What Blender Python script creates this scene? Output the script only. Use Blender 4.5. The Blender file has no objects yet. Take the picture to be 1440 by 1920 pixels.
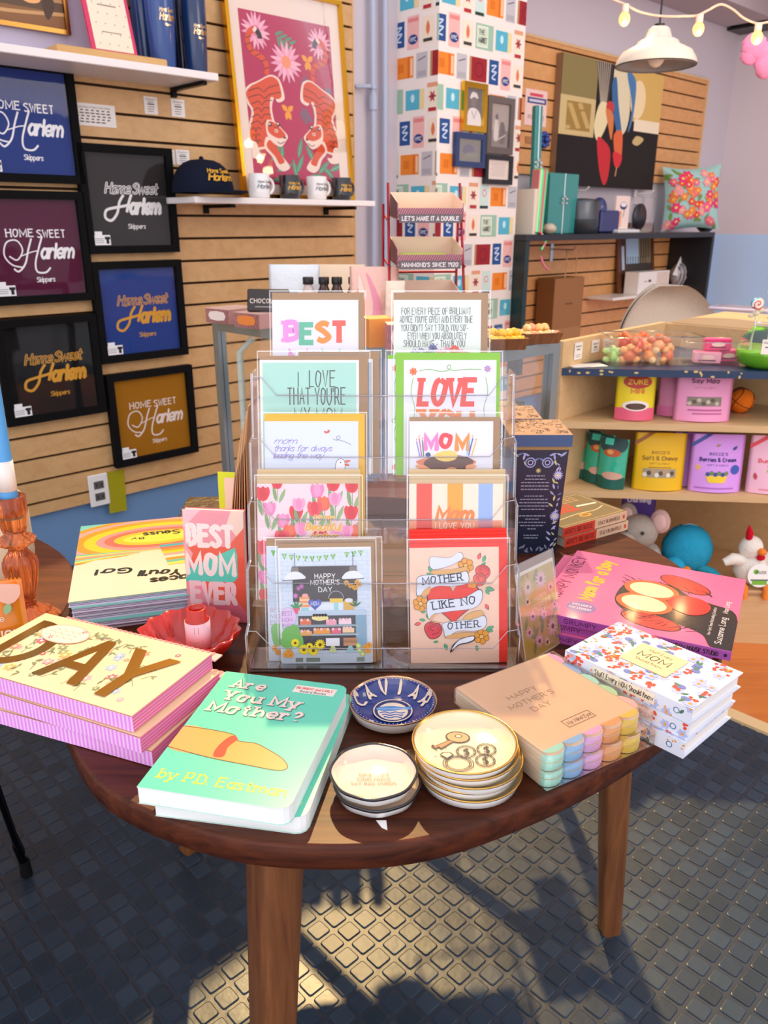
import bpy, math, random
from mathutils import Vector, Matrix
PI=math.pi
R=math.radians
random.seed(7)
SC=bpy.context.scene
COL=SC.collection
# ---------------------------------------------------------------- camera
CH=1.15                                   # eye height of the phone, metres
PITCH=math.atan(540/1500)                 # tilted down a little under 20 degrees
cam=bpy.data.cameras.new('camera'); cob=bpy.data.objects.new('camera',cam); COL.objects.link(cob)
cam.sensor_fit='VERTICAL'; cam.sensor_height=36; cam.sensor_width=27; cam.lens=36*1500/1920
cam.clip_start=.02; cam.clip_end=60
cob.location=(0,0,CH); cob.rotation_euler=(PI/2-PITCH,0,0)
cam.dof.use_dof=True; cam.dof.focus_distance=.93; cam.dof.aperture_fstop=11
SC.camera=cob
# ---------------------------------------------------------------- light
SC.view_settings.view_transform='Standard'; SC.view_settings.look='None'
SC.view_settings.gamma=1; SC.view_settings.use_curve_mapping=False
SC.view_settings.exposure=0.5
SC.cycles.transparent_max_bounces=28
w=bpy.data.worlds.new('world'); SC.world=w; w.use_nodes=True
nt=w.node_tree; nt.nodes.clear()
wo=nt.nodes.new('ShaderNodeOutputWorld'); bg=nt.nodes.new('ShaderNodeBackground')
tc=nt.nodes.new('ShaderNodeTexCoord'); sp=nt.nodes.new('ShaderNodeSeparateXYZ')
rp=nt.nodes.new('ShaderNodeValToRGB')
nt.links.new(tc.outputs['Generated'],sp.inputs[0])
mr=nt.nodes.new('ShaderNodeMapRange'); mr.inputs['From Min'].default_value=-1; mr.inputs['From Max'].default_value=1
ma=nt.nodes.new('ShaderNodeMath'); ma.operation='MULTIPLY_ADD'; ma.inputs[1].default_value=-1; nt.links.new(sp.outputs['Y'],ma.inputs[0])
mb=nt.nodes.new('ShaderNodeMath'); mb.operation='MULTIPLY'; mb.inputs[1].default_value=.25; nt.links.new(sp.outputs['Z'],mb.inputs[0]); nt.links.new(mb.outputs[0],ma.inputs[2])
nt.links.new(ma.outputs[0],mr.inputs['Value']); nt.links.new(mr.outputs[0],rp.inputs[0])
e=rp.color_ramp.elements
e[0].position=.2; e[0].color=(.33,.31,.33,1)
e[1].position=.9; e[1].color=(.98,.95,1.03,1)
nt.links.new(rp.outputs[0],bg.inputs['Color']); bg.inputs['Strength'].default_value=.95
nt.links.new(bg.outputs[0],wo.inputs[0])
def sun(name,el,az,col,st,ang):
    l=bpy.data.lights.new(name,'SUN'); l.color=col; l.energy=st; l.angle=R(ang)
    o=bpy.data.objects.new(name,l); COL.objects.link(o)
    # az: compass of the source measured from +Y towards +X
    d=Vector((math.sin(R(az))*math.cos(R(el)),math.cos(R(az))*math.cos(R(el)),math.sin(R(el))))
    o.rotation_euler=d.to_track_quat('Z','Y').to_euler(); return o
sun('sun',48,-4,(1,.68,.30),2.9,.8)
def area(name,loc,aim,sx,sy,col,pw):
    l=bpy.data.lights.new(name,'AREA'); l.shape='RECTANGLE'; l.size=sx; l.size_y=sy; l.color=col; l.energy=pw
    o=bpy.data.objects.new(name,l); COL.objects.link(o); o.location=loc
    o.rotation_euler=(Vector(loc)-Vector(aim)).to_track_quat('Z','Y').to_euler(); return o
area('storefront_daylight',(-.6,-2.6,2.1),(.1,2.0,.9),3.6,2.2,(1,.97,.98),14)
area('warm_right_fill',(2.5,1.3,2.4),(2.2,3.4,.6),1.6,1.2,(1,.86,.72),17)  # warm fill added to brighten the right wall and rear slats, no actual fixture
# ---------------------------------------------------------------- measuring helpers
ct,st=math.cos(PITCH),math.sin(PITCH)
def ray(px,py):
    x=(px-720)/1500; y=(960-py)/1500
    return (x,ct+y*st,-st+y*ct)
def H(px,py,h):                           # point at height h
    r=ray(px,py); t=(h-CH)/r[2]; return Vector((r[0]*t,r[1]*t,h))
def DD(px,py,d):                          # point at distance d in front
    r=ray(px,py); t=d/r[1]; return Vector((r[0]*t,d,CH+r[2]*t))
WA=R(43.5); WU=Vector((math.cos(WA),math.sin(WA),0)); WN=Vector((math.sin(WA),-math.cos(WA),0)); W0=Vector((-.62,3.1,0))
def W(px,py,off=0):                       # (s,z) on the long wall, off in front of it
    r=ray(px,py); t=(W0.dot(WN)+off)/(r[0]*WN.x+r[1]*WN.y); p=Vector((r[0]*t,r[1]*t,0))
    return (p-W0).dot(WU), CH+r[2]*t
def WP(s,z,off=0): return W0+WU*s+WN*off+Vector((0,0,z))
# ---------------------------------------------------------------- colour and materials
def lin(v): return v/12.92 if v<=.04045 else ((v+.055)/1.055)**2.4
def C(h):
    if not isinstance(h,str): return h
    return tuple(lin(int(h[i:i+2],16)/255) for i in (0,2,4))+(1,)
MATS={}
def newmat(name):
    m=bpy.data.materials.new(name); m.use_nodes=True; MATS[name]=m
    return m,m.node_tree,m.node_tree.nodes['Principled BSDF']
def pmat(name,rough,metal=0,coat=0,spec=.5,bump=None,var=0):
    m,t,b=newmat(name)
    a=t.nodes.new('ShaderNodeAttribute'); a.attribute_name='Col'
    src=a.outputs['Color']
    tc=t.nodes.new('ShaderNodeTexCoord')
    if var:
        n=t.nodes.new('ShaderNodeTexNoise'); n.inputs['Scale'].default_value=var[0]; n.inputs['Detail'].default_value=4
        t.links.new(tc.outputs['Object'],n.inputs['Vector'])
        r=t.nodes.new('ShaderNodeMapRange'); r.inputs['To Min'].default_value=1-var[1]; r.inputs['To Max'].default_value=1+var[1]
        t.links.new(n.outputs[0],r.inputs[0])
        x=t.nodes.new('ShaderNodeVectorMath'); x.operation='SCALE'
        t.links.new(src,x.inputs[0]); t.links.new(r.outputs[0],x.inputs['Scale']); src=x.outputs[0]
    t.links.new(src,b.inputs['Base Color'])
    b.inputs['Roughness'].default_value=rough; b.inputs['Metallic'].default_value=metal
    b.inputs['Coat Weight'].default_value=coat; b.inputs['Coat Roughness'].default_value=.08
    b.inputs['Specular IOR Level'].default_value=spec
    if bump:
        n=t.nodes.new('ShaderNodeTexNoise'); n.inputs['Scale'].default_value=bump[0]; n.inputs['Detail'].default_value=3
        t.links.new(tc.outputs['Object'],n.inputs['Vector'])
        k=t.nodes.new('ShaderNodeBump'); k.inputs['Strength'].default_value=bump[1]; k.inputs['Distance'].default_value=bump[2]
        t.links.new(n.outputs[0],k.inputs['Height']); t.links.new(k.outputs[0],b.inputs['Normal'])
    return m
pmat('paper',.6,spec=.3,var=(60,.03))
pmat('card',.42,spec=.4)
pmat('gloss',.22,coat=.4)
pmat('ceramic',.1,coat=.8)
pmat('satin',.35)
pmat('matte',.8,spec=.2,var=(9,.06))
pmat('foil',.22,metal=1)
pmat('metal',.35,metal=.85)
pmat('plush',.95,spec=.1,bump=(160,.6,.004),var=(60,.12))
pmat('cloth',.9,spec=.15,bump=(420,.5,.002),var=(120,.1))
pmat('wallpaint',.65,spec=.3,var=(1.3,.05))
pmat('rubber',.34,spec=.42,bump=(35,.25,.002),var=(6,.22))
pmat('wrap',.3,coat=.6,bump=(45,.7,.006))
def wood(name,c1,c2,sc,rough,coat=0,axis=0,contrast=.5,spec=.5):
    m,t,b=newmat(name); tc=t.nodes.new('ShaderNodeTexCoord'); mp=t.nodes.new('ShaderNodeMapping')
    s=[sc*14]*3; s[axis]=sc; mp.inputs['Scale'].default_value=s
    n=t.nodes.new('ShaderNodeTexNoise'); n.inputs['Scale'].default_value=1; n.inputs['Detail'].default_value=8; n.inputs['Roughness'].default_value=.65; n.inputs['Distortion'].default_value=.6
    t.links.new(tc.outputs['Object'],mp.inputs[0]); t.links.new(mp.outputs[0],n.inputs['Vector'])
    r=t.nodes.new('ShaderNodeValToRGB'); t.links.new(n.outputs[0],r.inputs[0])
    r.color_ramp.elements[0].position=.5-contrast/2; r.color_ramp.elements[0].color=C(c1)
    r.color_ramp.elements[1].position=.5+contrast/2; r.color_ramp.elements[1].color=C(c2)
    t.links.new(r.outputs[0],b.inputs['Base Color']); b.inputs['Roughness'].default_value=rough; b.inputs['Coat Weight'].default_value=coat
    b.inputs['Coat Roughness'].default_value=.15; b.inputs['Specular IOR Level'].default_value=spec
    k=t.nodes.new('ShaderNodeBump'); k.inputs['Strength'].default_value=.15; k.inputs['Distance'].default_value=.001
    t.links.new(n.outputs[0],k.inputs['Height']); t.links.new(k.outputs[0],b.inputs['Normal'])
    return m
wood('walnut','2a1009','643019',5,.40,.05,0,.4,.22)
wood('walnut_leg','5a2f18','8f5a30',5,.4,.2,2,.5)
wood('side_wood','4a2210','8a4a22',4,.35,.3,0,.5)
wood('slat_wood','c2935a','e0b681',2.2,.45,0,0,.7)
wood('slat_wood_warm','cc8c50','e8ae70',2.2,.45,0,0,.7)
wood('maple','cda36e','e6c391',3,.45,0,0,.8)
wood('pine_floor','b85a22','ee9348',2.5,.35,.2,0,.8)
wood('bamboo','c89450','dfb475',4,.45,0,0,.7)
def film(name,tint,glossy,rough,fac=None,gcol=(1,1,1,1)):
    m,t,b=newmat(name); t.nodes.remove(b); o=t.nodes['Material Output']
    tr=t.nodes.new('ShaderNodeBsdfTransparent'); tr.inputs[0].default_value=C(tint)
    gl=t.nodes.new('ShaderNodeBsdfGlossy'); gl.inputs['Roughness'].default_value=rough; gl.inputs[0].default_value=gcol
    mx=t.nodes.new('ShaderNodeMixShader'); f=t.nodes.new('ShaderNodeFresnel'); f.inputs[0].default_value=1.5
    ma=t.nodes.new('ShaderNodeMath'); ma.operation='MULTIPLY_ADD'; ma.inputs[1].default_value=glossy; ma.inputs[2].default_value=fac or 0
    tc=t.nodes.new('ShaderNodeTexCoord'); n=t.nodes.new('ShaderNodeTexNoise'); n.inputs['Scale'].default_value=14
    k=t.nodes.new('ShaderNodeBump'); k.inputs['Strength'].default_value=.08 if name=='pane' else .35; k.inputs['Distance'].default_value=.004
    t.links.new(tc.outputs['Object'],n.inputs['Vector']); t.links.new(n.outputs[0],k.inputs['Height'])
    t.links.new(k.outputs[0],gl.inputs['Normal'])
    t.links.new(f.outputs[0],ma.inputs[0]); t.links.new(ma.outputs[0],mx.inputs[0]); t.links.new(tr.outputs[0],mx.inputs[1]); t.links.new(gl.outputs[0],mx.inputs[2])
    t.links.new(mx.outputs[0],o.inputs[0]); return m
film('film','ffffff',.55,.1)
film('acrylic','ffffff',.55,.05)
film('acrylic_edge','e6e0ea',1.0,.15,.22)
film('seam','ffffff',.9,.2,.12)
film('pane','ffffff',.25,.03)
film('bag','ffffff',.7,.2,.03)
def glassmat(name,col,rough=.03):
    m,t,b=newmat(name); b.inputs['Base Color'].default_value=C(col); b.inputs['Roughness'].default_value=rough
    b.inputs['Transmission Weight'].default_value=1; b.inputs['IOR'].default_value=1.45; return m
glassmat('amber_glass','ff9a58',.05); MATS['amber_glass'].node_tree.nodes['Principled BSDF'].inputs['Transmission Weight'].default_value=.88; glassmat('clear_glass','f4fff4')
m,t,b=newmat('glow'); b.inputs['Base Color'].default_value=C('ffcf80'); b.inputs['Emission Color'].default_value=C('ff9c38'); b.inputs['Emission Strength'].default_value=2.2
m,t,b=newmat('iridescent'); lw=t.nodes.new('ShaderNodeTexCoord'); wv=t.nodes.new('ShaderNodeTexWave'); wv.inputs['Scale'].default_value=9
t.links.new(lw.outputs['Object'],wv.inputs[0]); rr=t.nodes.new('ShaderNodeValToRGB'); t.links.new(wv.outputs[1],rr.inputs[0])
rr.color_ramp.elements[0].color=C('ff5f8f'); rr.color_ramp.elements[1].color=C('4dffa0'); t.links.new(rr.outputs[0],b.inputs['Base Color']); b.inputs['Roughness'].default_value=.2; b.inputs['Metallic'].default_value=.5
# ---------------------------------------------------------------- mesh builder
def catmull(p,n=6,closed=False):
    out=[]; L=len(p)
    if L<3: return list(p)
    rng=range(L) if closed else range(L-1)
    for i in rng:
        g=(lambda k:p[k%L]) if closed else (lambda k:p[max(0,min(L-1,k))])
        a,b,c,d=g(i-1),g(i),g(i+1),g(i+2)
        for j in range(n):
            t=j/n
            out.append(tuple(.5*((2*b[k])+(-a[k]+c[k])*t+(2*a[k]-5*b[k]+4*c[k]-d[k])*t*t+(-a[k]+3*b[k]-3*c[k]+d[k])*t**3) for k in range(len(b))))
    if not closed: out.append(tuple(p[-1]))
    return out
class B:
    def __init__(s,col='ffffff',mat='satin'):
        s.v=[]; s.f=[]; s.c=[]; s.m=[]; s.sm=[]; s.col=col; s.mat=mat; s.M=None; s.arts=[]
    def face(s,pts,col=None,mat=None,sm=False):
        i=len(s.v)
        for p in pts: s.v.append(tuple(s.M@Vector(p)) if s.M else tuple(p))
        s.f.append(list(range(i,i+len(pts)))); s.c.append(C(col or s.col)); s.m.append(mat or s.mat); s.sm.append(sm)
    def grid(s,rows,col=None,mat=None,sm=True,cu=True,cv=False):
        """rows of points; cu closes each row, cv closes the row loop; vertices are shared"""
        i0=len(s.v); n=len(rows[0]); cc=C(col or s.col)
        for r in rows:
            for p in r: s.v.append(tuple(s.M@Vector(p)) if s.M else tuple(p))
        nr=len(rows)
        for a in range(nr if cv else nr-1):
            for b in range(n if cu else n-1):
                b2=(b+1)%n; a2=(a+1)%nr
                s.f.append([i0+a*n+b,i0+a*n+b2,i0+a2*n+b2,i0+a2*n+b]); s.c.append(cc); s.m.append(mat or s.mat); s.sm.append(sm)
    def cap(s,ring,col=None,mat=None): s.face(ring,col,mat)
    def box(s,x0,y0,z0,x1,y1,z1,col=None,mat=None,bev=0,cols=None):
        if bev:
            b=min(bev,(x1-x0)/2.01,(y1-y0)/2.01,(z1-z0)/2.01)
            def ring(z,i): 
                o=[(x0+i,y0+b),(x0+b,y0+i),(x1-b,y0+i),(x1-i,y0+b),(x1-i,y1-b),(x1-b,y1-i),(x0+b,y1-i),(x0+i,y1-b)]
                return [(x,y,z) for x,y in o]
            rs=[ring(z0,b),ring(z0+b,0),ring(z1-b,0),ring(z1,b)]
            s.grid(rs,col,mat,False); s.face(rs[0][::-1],col,mat); s.face(rs[3],(cols or {}).get('+z',col),mat); return
        P=[(x0,y0,z0),(x1,y0,z0),(x1,y1,z0),(x0,y1,z0),(x0,y0,z1),(x1,y0,z1),(x1,y1,z1),(x0,y1,z1)]
        g=cols or {}
        for k,q in (('-z',(3,2,1,0)),('+z',(4,5,6,7)),('-y',(0,1,5,4)),('+x',(1,2,6,5)),('+y',(2,3,7,6)),('-x',(3,0,4,7))):
            s.face([P[i] for i in q],g.get(k,col),mat)
    def cyl(s,x,y,z0,z1,r0,r1=None,n=24,col=None,mat=None,caps=True):
        r1=r0 if r1 is None else r1
        rg=lambda z,r:[(x+r*math.cos(2*PI*i/n),y+r*math.sin(2*PI*i/n),z) for i in range(n)]
        a,b=rg(z0,r0),rg(z1,r1); s.grid([a,b],col,mat)
        if caps: s.face(a[::-1],col,mat); s.face(b,col,mat)
    def lathe(s,prof,n=32,col=None,mat=None,flute=0,fn=0,x=0,y=0,c0=False,c1=False):
        rows=[]
        for r,z in prof:
            rows.append([(x+r*(1+(flute*math.cos(fn*2*PI*i/n) if fn else 0))*math.cos(2*PI*i/n),y+r*(1+(flute*math.cos(fn*2*PI*i/n) if fn else 0))*math.sin(2*PI*i/n),z) for i in range(n)])
        s.grid(rows,col,mat)
        if c0: s.face(rows[0][::-1],col,mat)
        if c1: s.face(rows[-1],col,mat)
    def tube(s,pts,r,n=8,col=None,mat=None,taper=None,closed=False):
        pts=[Vector(p) for p in pts]; rows=[]; L=len(pts); up=None
        for i,p in enumerate(pts):
            a=pts[i-1] if (i or closed) else p; b=pts[(i+1)%L] if (i<L-1 or closed) else p
            t=(b-a).normalized()
            if up is None: up=t.orthogonal().normalized()
            up=(up-t*up.dot(t)).normalized(); sd=t.cross(up)
            rr=r*(taper[i] if taper else 1)
            rows.append([tuple(p+up*rr*math.cos(2*PI*k/n)+sd*rr*math.sin(2*PI*k/n)) for k in range(n)])
        s.grid(rows,col,mat,cv=closed)
        if not closed: s.face(rows[0][::-1],col,mat); s.face(rows[-1],col,mat)
    def ball(s,x,y,z,rx,ry=None,rz=None,n=20,m=12,col=None,mat=None,wob=0,seed=0):
        ry=ry or rx; rz=rz or rx; rnd=random.Random(seed); rows=[]
        for j in range(1,m):
            a=PI*j/m
            rows.append([(x+rx*math.sin(a)*math.cos(2*PI*i/n)*(1+wob*rnd.uniform(-1,1)),y+ry*math.sin(a)*math.sin(2*PI*i/n)*(1+wob*rnd.uniform(-1,1)),z-rz*math.cos(a)*(1+wob*rnd.uniform(-.5,.5))) for i in range(n)])
        s.grid(rows,col,mat)
        for k,(row,zz) in enumerate(((rows[0],z-rz),(rows[-1],z+rz))):
            for i in range(n): s.face([(x,y,zz),row[(i+1)%n],row[i]] if k==0 else [(x,y,zz),row[i],row[(i+1)%n]],col,mat,True)
    def prism(s,pts,z0,z1,col=None,mat=None,side=None,smat=None):
        a=[(p[0],p[1],z0) for p in pts]; b=[(p[0],p[1],z1) for p in pts]
        s.face(a[::-1],col,mat); s.face(b,col,mat)
        n=len(pts)
        for i in range(n): s.face([a[i],a[(i+1)%n],b[(i+1)%n],b[i]],side or col,smat or mat)
    def build(s,name,parent=None,loc=None,rot=None,label=None):
        for a in s.arts: a.up()
        me=bpy.data.meshes.new(name); me.from_pydata(s.v,[],s.f)
        keys=[]; 
        for k in s.m:
            if k not in keys: keys.append(k)
        for k in keys: me.materials.append(MATS[k])
        me.polygons.foreach_set('material_index',[keys.index(k) for k in s.m])
        me.polygons.foreach_set('use_smooth',s.sm)
        ca=me.color_attributes.new('Col','FLOAT_COLOR','CORNER')
        buf=[]
        for f,c in zip(s.f,s.c): buf.extend(list(c)*len(f))
        ca.data.foreach_set('color',buf)
        me.update()
        o=bpy.data.objects.new(name,me); COL.objects.link(o)
        if parent: o.parent=parent
        if loc is not None: o.location=loc
        if rot is not None: o.rotation_euler=rot
        if label: o['label']=label
        return o
def tag(o,label,cat,group=None):
    o['label']=label; o['category']=cat
    if group: o['group']=group
    return o
def thing(name,label,cat,loc=(0,0,0),rot=(0,0,0),group=None):
    o=bpy.data.objects.new(name,None); COL.objects.link(o); o.empty_display_size=.05
    o.location=loc; o.rotation_euler=rot if not isinstance(rot,(int,float)) else (0,0,rot)
    return tag(o,label,cat,group)
def struct(b,name,loc=None,rot=None):
    o=b.build(name,None,loc,rot); o['kind']='structure'; return o
def dup(root,loc,rot=None,label=None):
    r=root.copy(); COL.objects.link(r); r.location=loc
    if rot is not None: r.rotation_euler=rot if not isinstance(rot,(int,float)) else (0,0,rot)
    if label: r['label']=label
    for ch in list(root.children):
        c=ch.copy(); COL.objects.link(c); c.parent=r
        for g in list(ch.children):
            d=g.copy(); COL.objects.link(d); d.parent=c
    return r
# ---------------------------------------------------------------- lettering
GL={'A':'033c63 1656','B':'030c ~0c4c5a4808 ~0848664403','C':'~6b4c1b07142363','D':'030c ~0c2c5a65430 3'.replace('0 3','03'),'E':'6c0c0363 0858','F':'6c0c03 0858',
'G':'~6b4c1b0714336465 6737','H':'030c 636c 0868','I':'030c','J':'~4c452305','K':'030c 5c07 2953','L':'0c0353','M':'030c458c83','N':'030c636c','O':'~3c1b071433556a4c3c'.replace('4c3c','5b3c'),
'P':'030c ~0c4c5a4707','Q':'~3c1b071433556a5b3c 4562','R':'030c ~0c4c5a4707 3763','S':'~6b3c0a38653304','T':'0c6c 333c','U':'~0c0633666c','V':'0c336c','W':'0c234a638c','X':'0c63 6c03','Y':'0c376c 3733','Z':'0c6c0363',
'a':'~5829062355 5953','b':'0c03 ~0739563305','c':'~5829062354','d':'5c53 ~5729062355','e':'~06564918062354','f':'~4b3c1a13 0939','g':'~5829062355 ~59513001','h':'0c03 ~06395753','i':'0903 0b0c','j':'~29211001 2b2c',
'k':'0c03 4905 1643','l':'0c03','m':'0903 ~06294743 ~46698783','n':'0903 ~06395753','o':'~3918051343576849 39'.replace(' ',''),'p':'0900 ~0839563304','q':'5950 ~5829062355','r':'0903 ~062948','s':'~48290826442304','t':'~2c2443 0949',
'u':'~09052355 5953','v':'093369','w':'0923486389','x':'0953 5903','y':'0933 6910','z':'09590353','.':'0304','!':'0c06 0304','?':'~0a2c4a2726 2324',"'":'0c0a','-':'0747',',':'0402','&':'~630a2c4a053366',':':'0304 0809','$':'~5b3c0a38553304 3d32',
'1':'0a2c23','2':'~0b2c5a03 0353','3':'~0b3c5a28 ~2855330 4'.replace('0 4','04'),'4':'4c0656 434c','5':'5c0c08 ~0848553304','7':'0c6c23','8':'~2c0a46432305484a2c','9':'~5a2c0a3859 5943','0':'~3c1b071433556a5b3c'}
def glyph(ch):
    st=[]; mx=0
    for tk in GL.get(ch,'').split():
        sm=tk[0]=='~'; tk=tk.lstrip('~')
        p=[(int(tk[i],36),int(tk[i+1],36)-3) for i in range(0,len(tk)-1,2)]
        mx=max(mx,max(q[0] for q in p)); st.append((sm,p))
    return st,mx
def strokes(txt,shear=0,gap=2.6,space=4.5,jit=0):
    """polylines in units where the capital height is 9"""
    x=0; out=[]; rnd=random.Random(len(txt))
    for ch in txt:
        if ch==' ': x+=space; continue
        s,mx=glyph(ch); dy=rnd.uniform(-jit,jit)
        for sm,p in s:
            q=[(x+a+shear*b,b+dy) for a,b in p]
            out.append((catmull(q,5) if sm else q,sm))
        x+=mx+gap
    return out,max(x-gap,.1)
_fc={}
def fmesh(txt,bold,shear):
    k=(txt,bold,shear)
    if k in _fc: return _fc[k]
    cu=bpy.data.curves.new('t','FONT'); cu.body=txt; cu.size=1; cu.offset=bold; cu.shear=shear; cu.resolution_u=3; cu.fill_mode='FRONT'
    cu.align_x='LEFT'
    ob=bpy.data.objects.new('t',cu); me=bpy.data.meshes.new_from_object(ob)
    v=[(a.co.x,a.co.y) for a in me.vertices]; f=[list(p.vertices) for p in me.polygons]
    bpy.data.objects.remove(ob); bpy.data.curves.remove(cu); bpy.data.meshes.remove(me)
    wd=max([a[0] for a in v] or [1]); _fc[k]=(v,f,wd); return _fc[k]
class Art:
    """flat printing on a plane: page box (x0,y0)-(x1,y1) maps to the rectangle O, O+U, O+V"""
    def __init__(s,b,O,U,V,box,eps=.00004,mat='card',clip=True):
        s.b=b; s.O=Vector(O); s.U=Vector(U); s.V=Vector(V); s.N=s.U.cross(s.V).normalized(); s.x0,s.y0,s.x1,s.y1=box
        s.eps=eps; s.k=0; s.mat=mat; s.clip=clip
        s.kx=(s.x1-s.x0)/s.U.length; s.ky=(s.y1-s.y0)/s.V.length
        s.ax=abs(s.kx); s.ay=abs(s.ky); s.buf=[]; s.g={}; b.arts.append(s)
    def P(s,p):
        return s.O+s.U*((p[0]-s.x0)/(s.x1-s.x0))+s.V*((p[1]-s.y0)/(s.y1-s.y0))+s.N*(s.eps*s.k)
    def add(s,pts,col,mat=None):
        pts=list(pts)
        if s.clip:
            lo=(min(s.x0,s.x1),min(s.y0,s.y1)); hi=(max(s.x0,s.x1),max(s.y0,s.y1))
            for ax in (0,1):
                for lim,sg in ((lo[ax],1),(hi[ax],-1)):
                    o=[]
                    for i,p in enumerate(pts):
                        q=pts[i-1]; a=(q[ax]-lim)*sg>=0; c=(p[ax]-lim)*sg>=0
                        if a!=c:
                            t=(lim-q[ax])/(p[ax]-q[ax]); o.append((q[0]+(p[0]-q[0])*t,q[1]+(p[1]-q[1])*t))
                        if c: o.append(p)
                    pts=o
                    if len(pts)<3: return
        a=sum(pts[i-1][0]*pts[i][1]-pts[i][0]*pts[i-1][1] for i in range(len(pts)))*(s.kx*s.ky)
        if a<0: pts=pts[::-1]
        s.buf.append((pts,col,mat or s.mat))
    def split(s,pts):               # cut a shape into small tiles so it can follow a curved surface
        out=[pts]
        for ax,n in ((0,s.strips[0]),(1,s.strips[1])):
            lo=(s.x0,s.y0)[ax]; hi=(s.x1,s.y1)[ax]; st_=(hi-lo)/n; new=[]
            for poly in out:
                a=min(p[ax] for p in poly); b_=max(p[ax] for p in poly); i0=int((a-lo)/st_); i1=int((b_-lo)/st_)
                for i in (range(max(i0,0),min(i1,n-1)+1) if s.clip else range(i0-1,i1+2)):
                    q=poly
                    for lim,sg in ((lo+i*st_,1),(lo+(i+1)*st_,-1)):
                        o=[]
                        for j,p in enumerate(q):
                            r=q[j-1]; u=(r[ax]-lim)*sg>=0; v=(p[ax]-lim)*sg>=0
                            if u!=v: t=(lim-r[ax])/(p[ax]-r[ax]); o.append((r[0]+(p[0]-r[0])*t,r[1]+(p[1]-r[1])*t))
                            if v: o.append(p)
                        q=o
                        if len(q)<3: break
                    if len(q)>=3: new.append(q)
            out=new
        return out
    strips=None
    def up(s):                      # print the finished element one thin ink layer above whatever it overlaps
        if not s.buf: return
        xs=[p[0] for q in s.buf for p in q[0]]; ys=[p[1] for q in s.buf for p in q[0]]; n=48
        gx=lambda v:int((v-min(s.x0,s.x1))/abs(s.x1-s.x0)*n); gy=lambda v:int((v-min(s.y0,s.y1))/abs(s.y1-s.y0)*n)
        cells=[(i,j) for i in range(gx(min(xs)),gx(max(xs))+1) for j in range(gy(min(ys)),gy(max(ys))+1)]
        s.k=1+max(s.g.get(c_,0) for c_ in cells)
        for c_ in cells: s.g[c_]=s.k
        for i,(pts,col,mat) in enumerate(s.buf):
            for q in (s.split(pts) if s.strips else [pts]): s.b.face([s.P(p)+s.N*(i%9*2.5e-6) for p in q],col,mat)
        s.buf=[]
    def poly(s,pts,col,mat=None): s.up(); s.add(pts,col,mat)
    def rect(s,x0,y0,x1,y1,col,mat=None): s.poly([(x0,y0),(x1,y0),(x1,y1),(x0,y1)],col,mat)
    def blob(s,pts,col,mat=None,n=5): s.poly(catmull(pts,n,True),col,mat)
    def ell(s,x,y,rx,ry=None,col='ffffff',n=20,rot=0,mat=None,a0=0,a1=360):
        ry=rx*s.ay/s.ax if ry is None else ry
        q=[]; 
        for i in range(n+(0 if a1-a0>=360 else 1)):
            a=R(a0+(a1-a0)*i/n); u,v=rx*math.cos(a),ry*math.sin(a)
            q.append((x+u*math.cos(rot)-v*math.sin(rot),y+u*math.sin(rot)+v*math.cos(rot)))
        s.poly(q,col,mat)
    def ring(s,x,y,r,w,col,mat=None,a0=0,a1=360,n=28,ry=None):
        ry=r*s.ay/s.ax if ry is None else ry
        s.line([(x+r*math.cos(R(a0+(a1-a0)*i/n)),y+ry*math.sin(R(a0+(a1-a0)*i/n))) for i in range(n+1)],w,col,mat)
    def line(s,pts,w,col,mat=None,up=True,caps=False):
        """w in page x units"""
        if up: s.up()
        r=s.ay/s.ax; q=[(p[0],p[1]/r) for p in pts]; L=len(q); Lf=[];Rt=[]
        for i in range(L):
            a=q[max(0,i-1)]; b=q[min(L-1,i+1)]; dx,dy=b[0]-a[0],b[1]-a[1]; d=math.hypot(dx,dy) or 1
            if 0<i<L-1:
                d1=math.hypot(q[i][0]-a[0],q[i][1]-a[1]) or 1; d2=math.hypot(b[0]-q[i][0],b[1]-q[i][1]) or 1
                dx=(q[i][0]-a[0])/d1+(b[0]-q[i][0])/d2; dy=(q[i][1]-a[1])/d1+(b[1]-q[i][1])/d2; d=math.hypot(dx,dy)
                if d<.25: d=.25
                k=min(2/d,1.8)
                d=math.hypot(dx,dy) or 1
            else: k=1
            nx,ny=-dy/d*w/2*k,dx/d*w/2*k
            Lf.append((q[i][0]+nx,(q[i][1]+ny)*r)); Rt.append((q[i][0]-nx,(q[i][1]-ny)*r))
        for i in range(L-1): s.add([Lf[i],Lf[i+1],Rt[i+1],Rt[i]],col,mat)
        if caps:
            for p in (pts[0],pts[-1]):
                s.add([(p[0]+w/2*math.cos(a*PI/3),p[1]+w/2*r*math.sin(a*PI/3)) for a in range(6)],col,mat)
    def curve(s,pts,w,col,mat=None,n=6): s.line(catmull(pts,n),w,col,mat)
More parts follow.
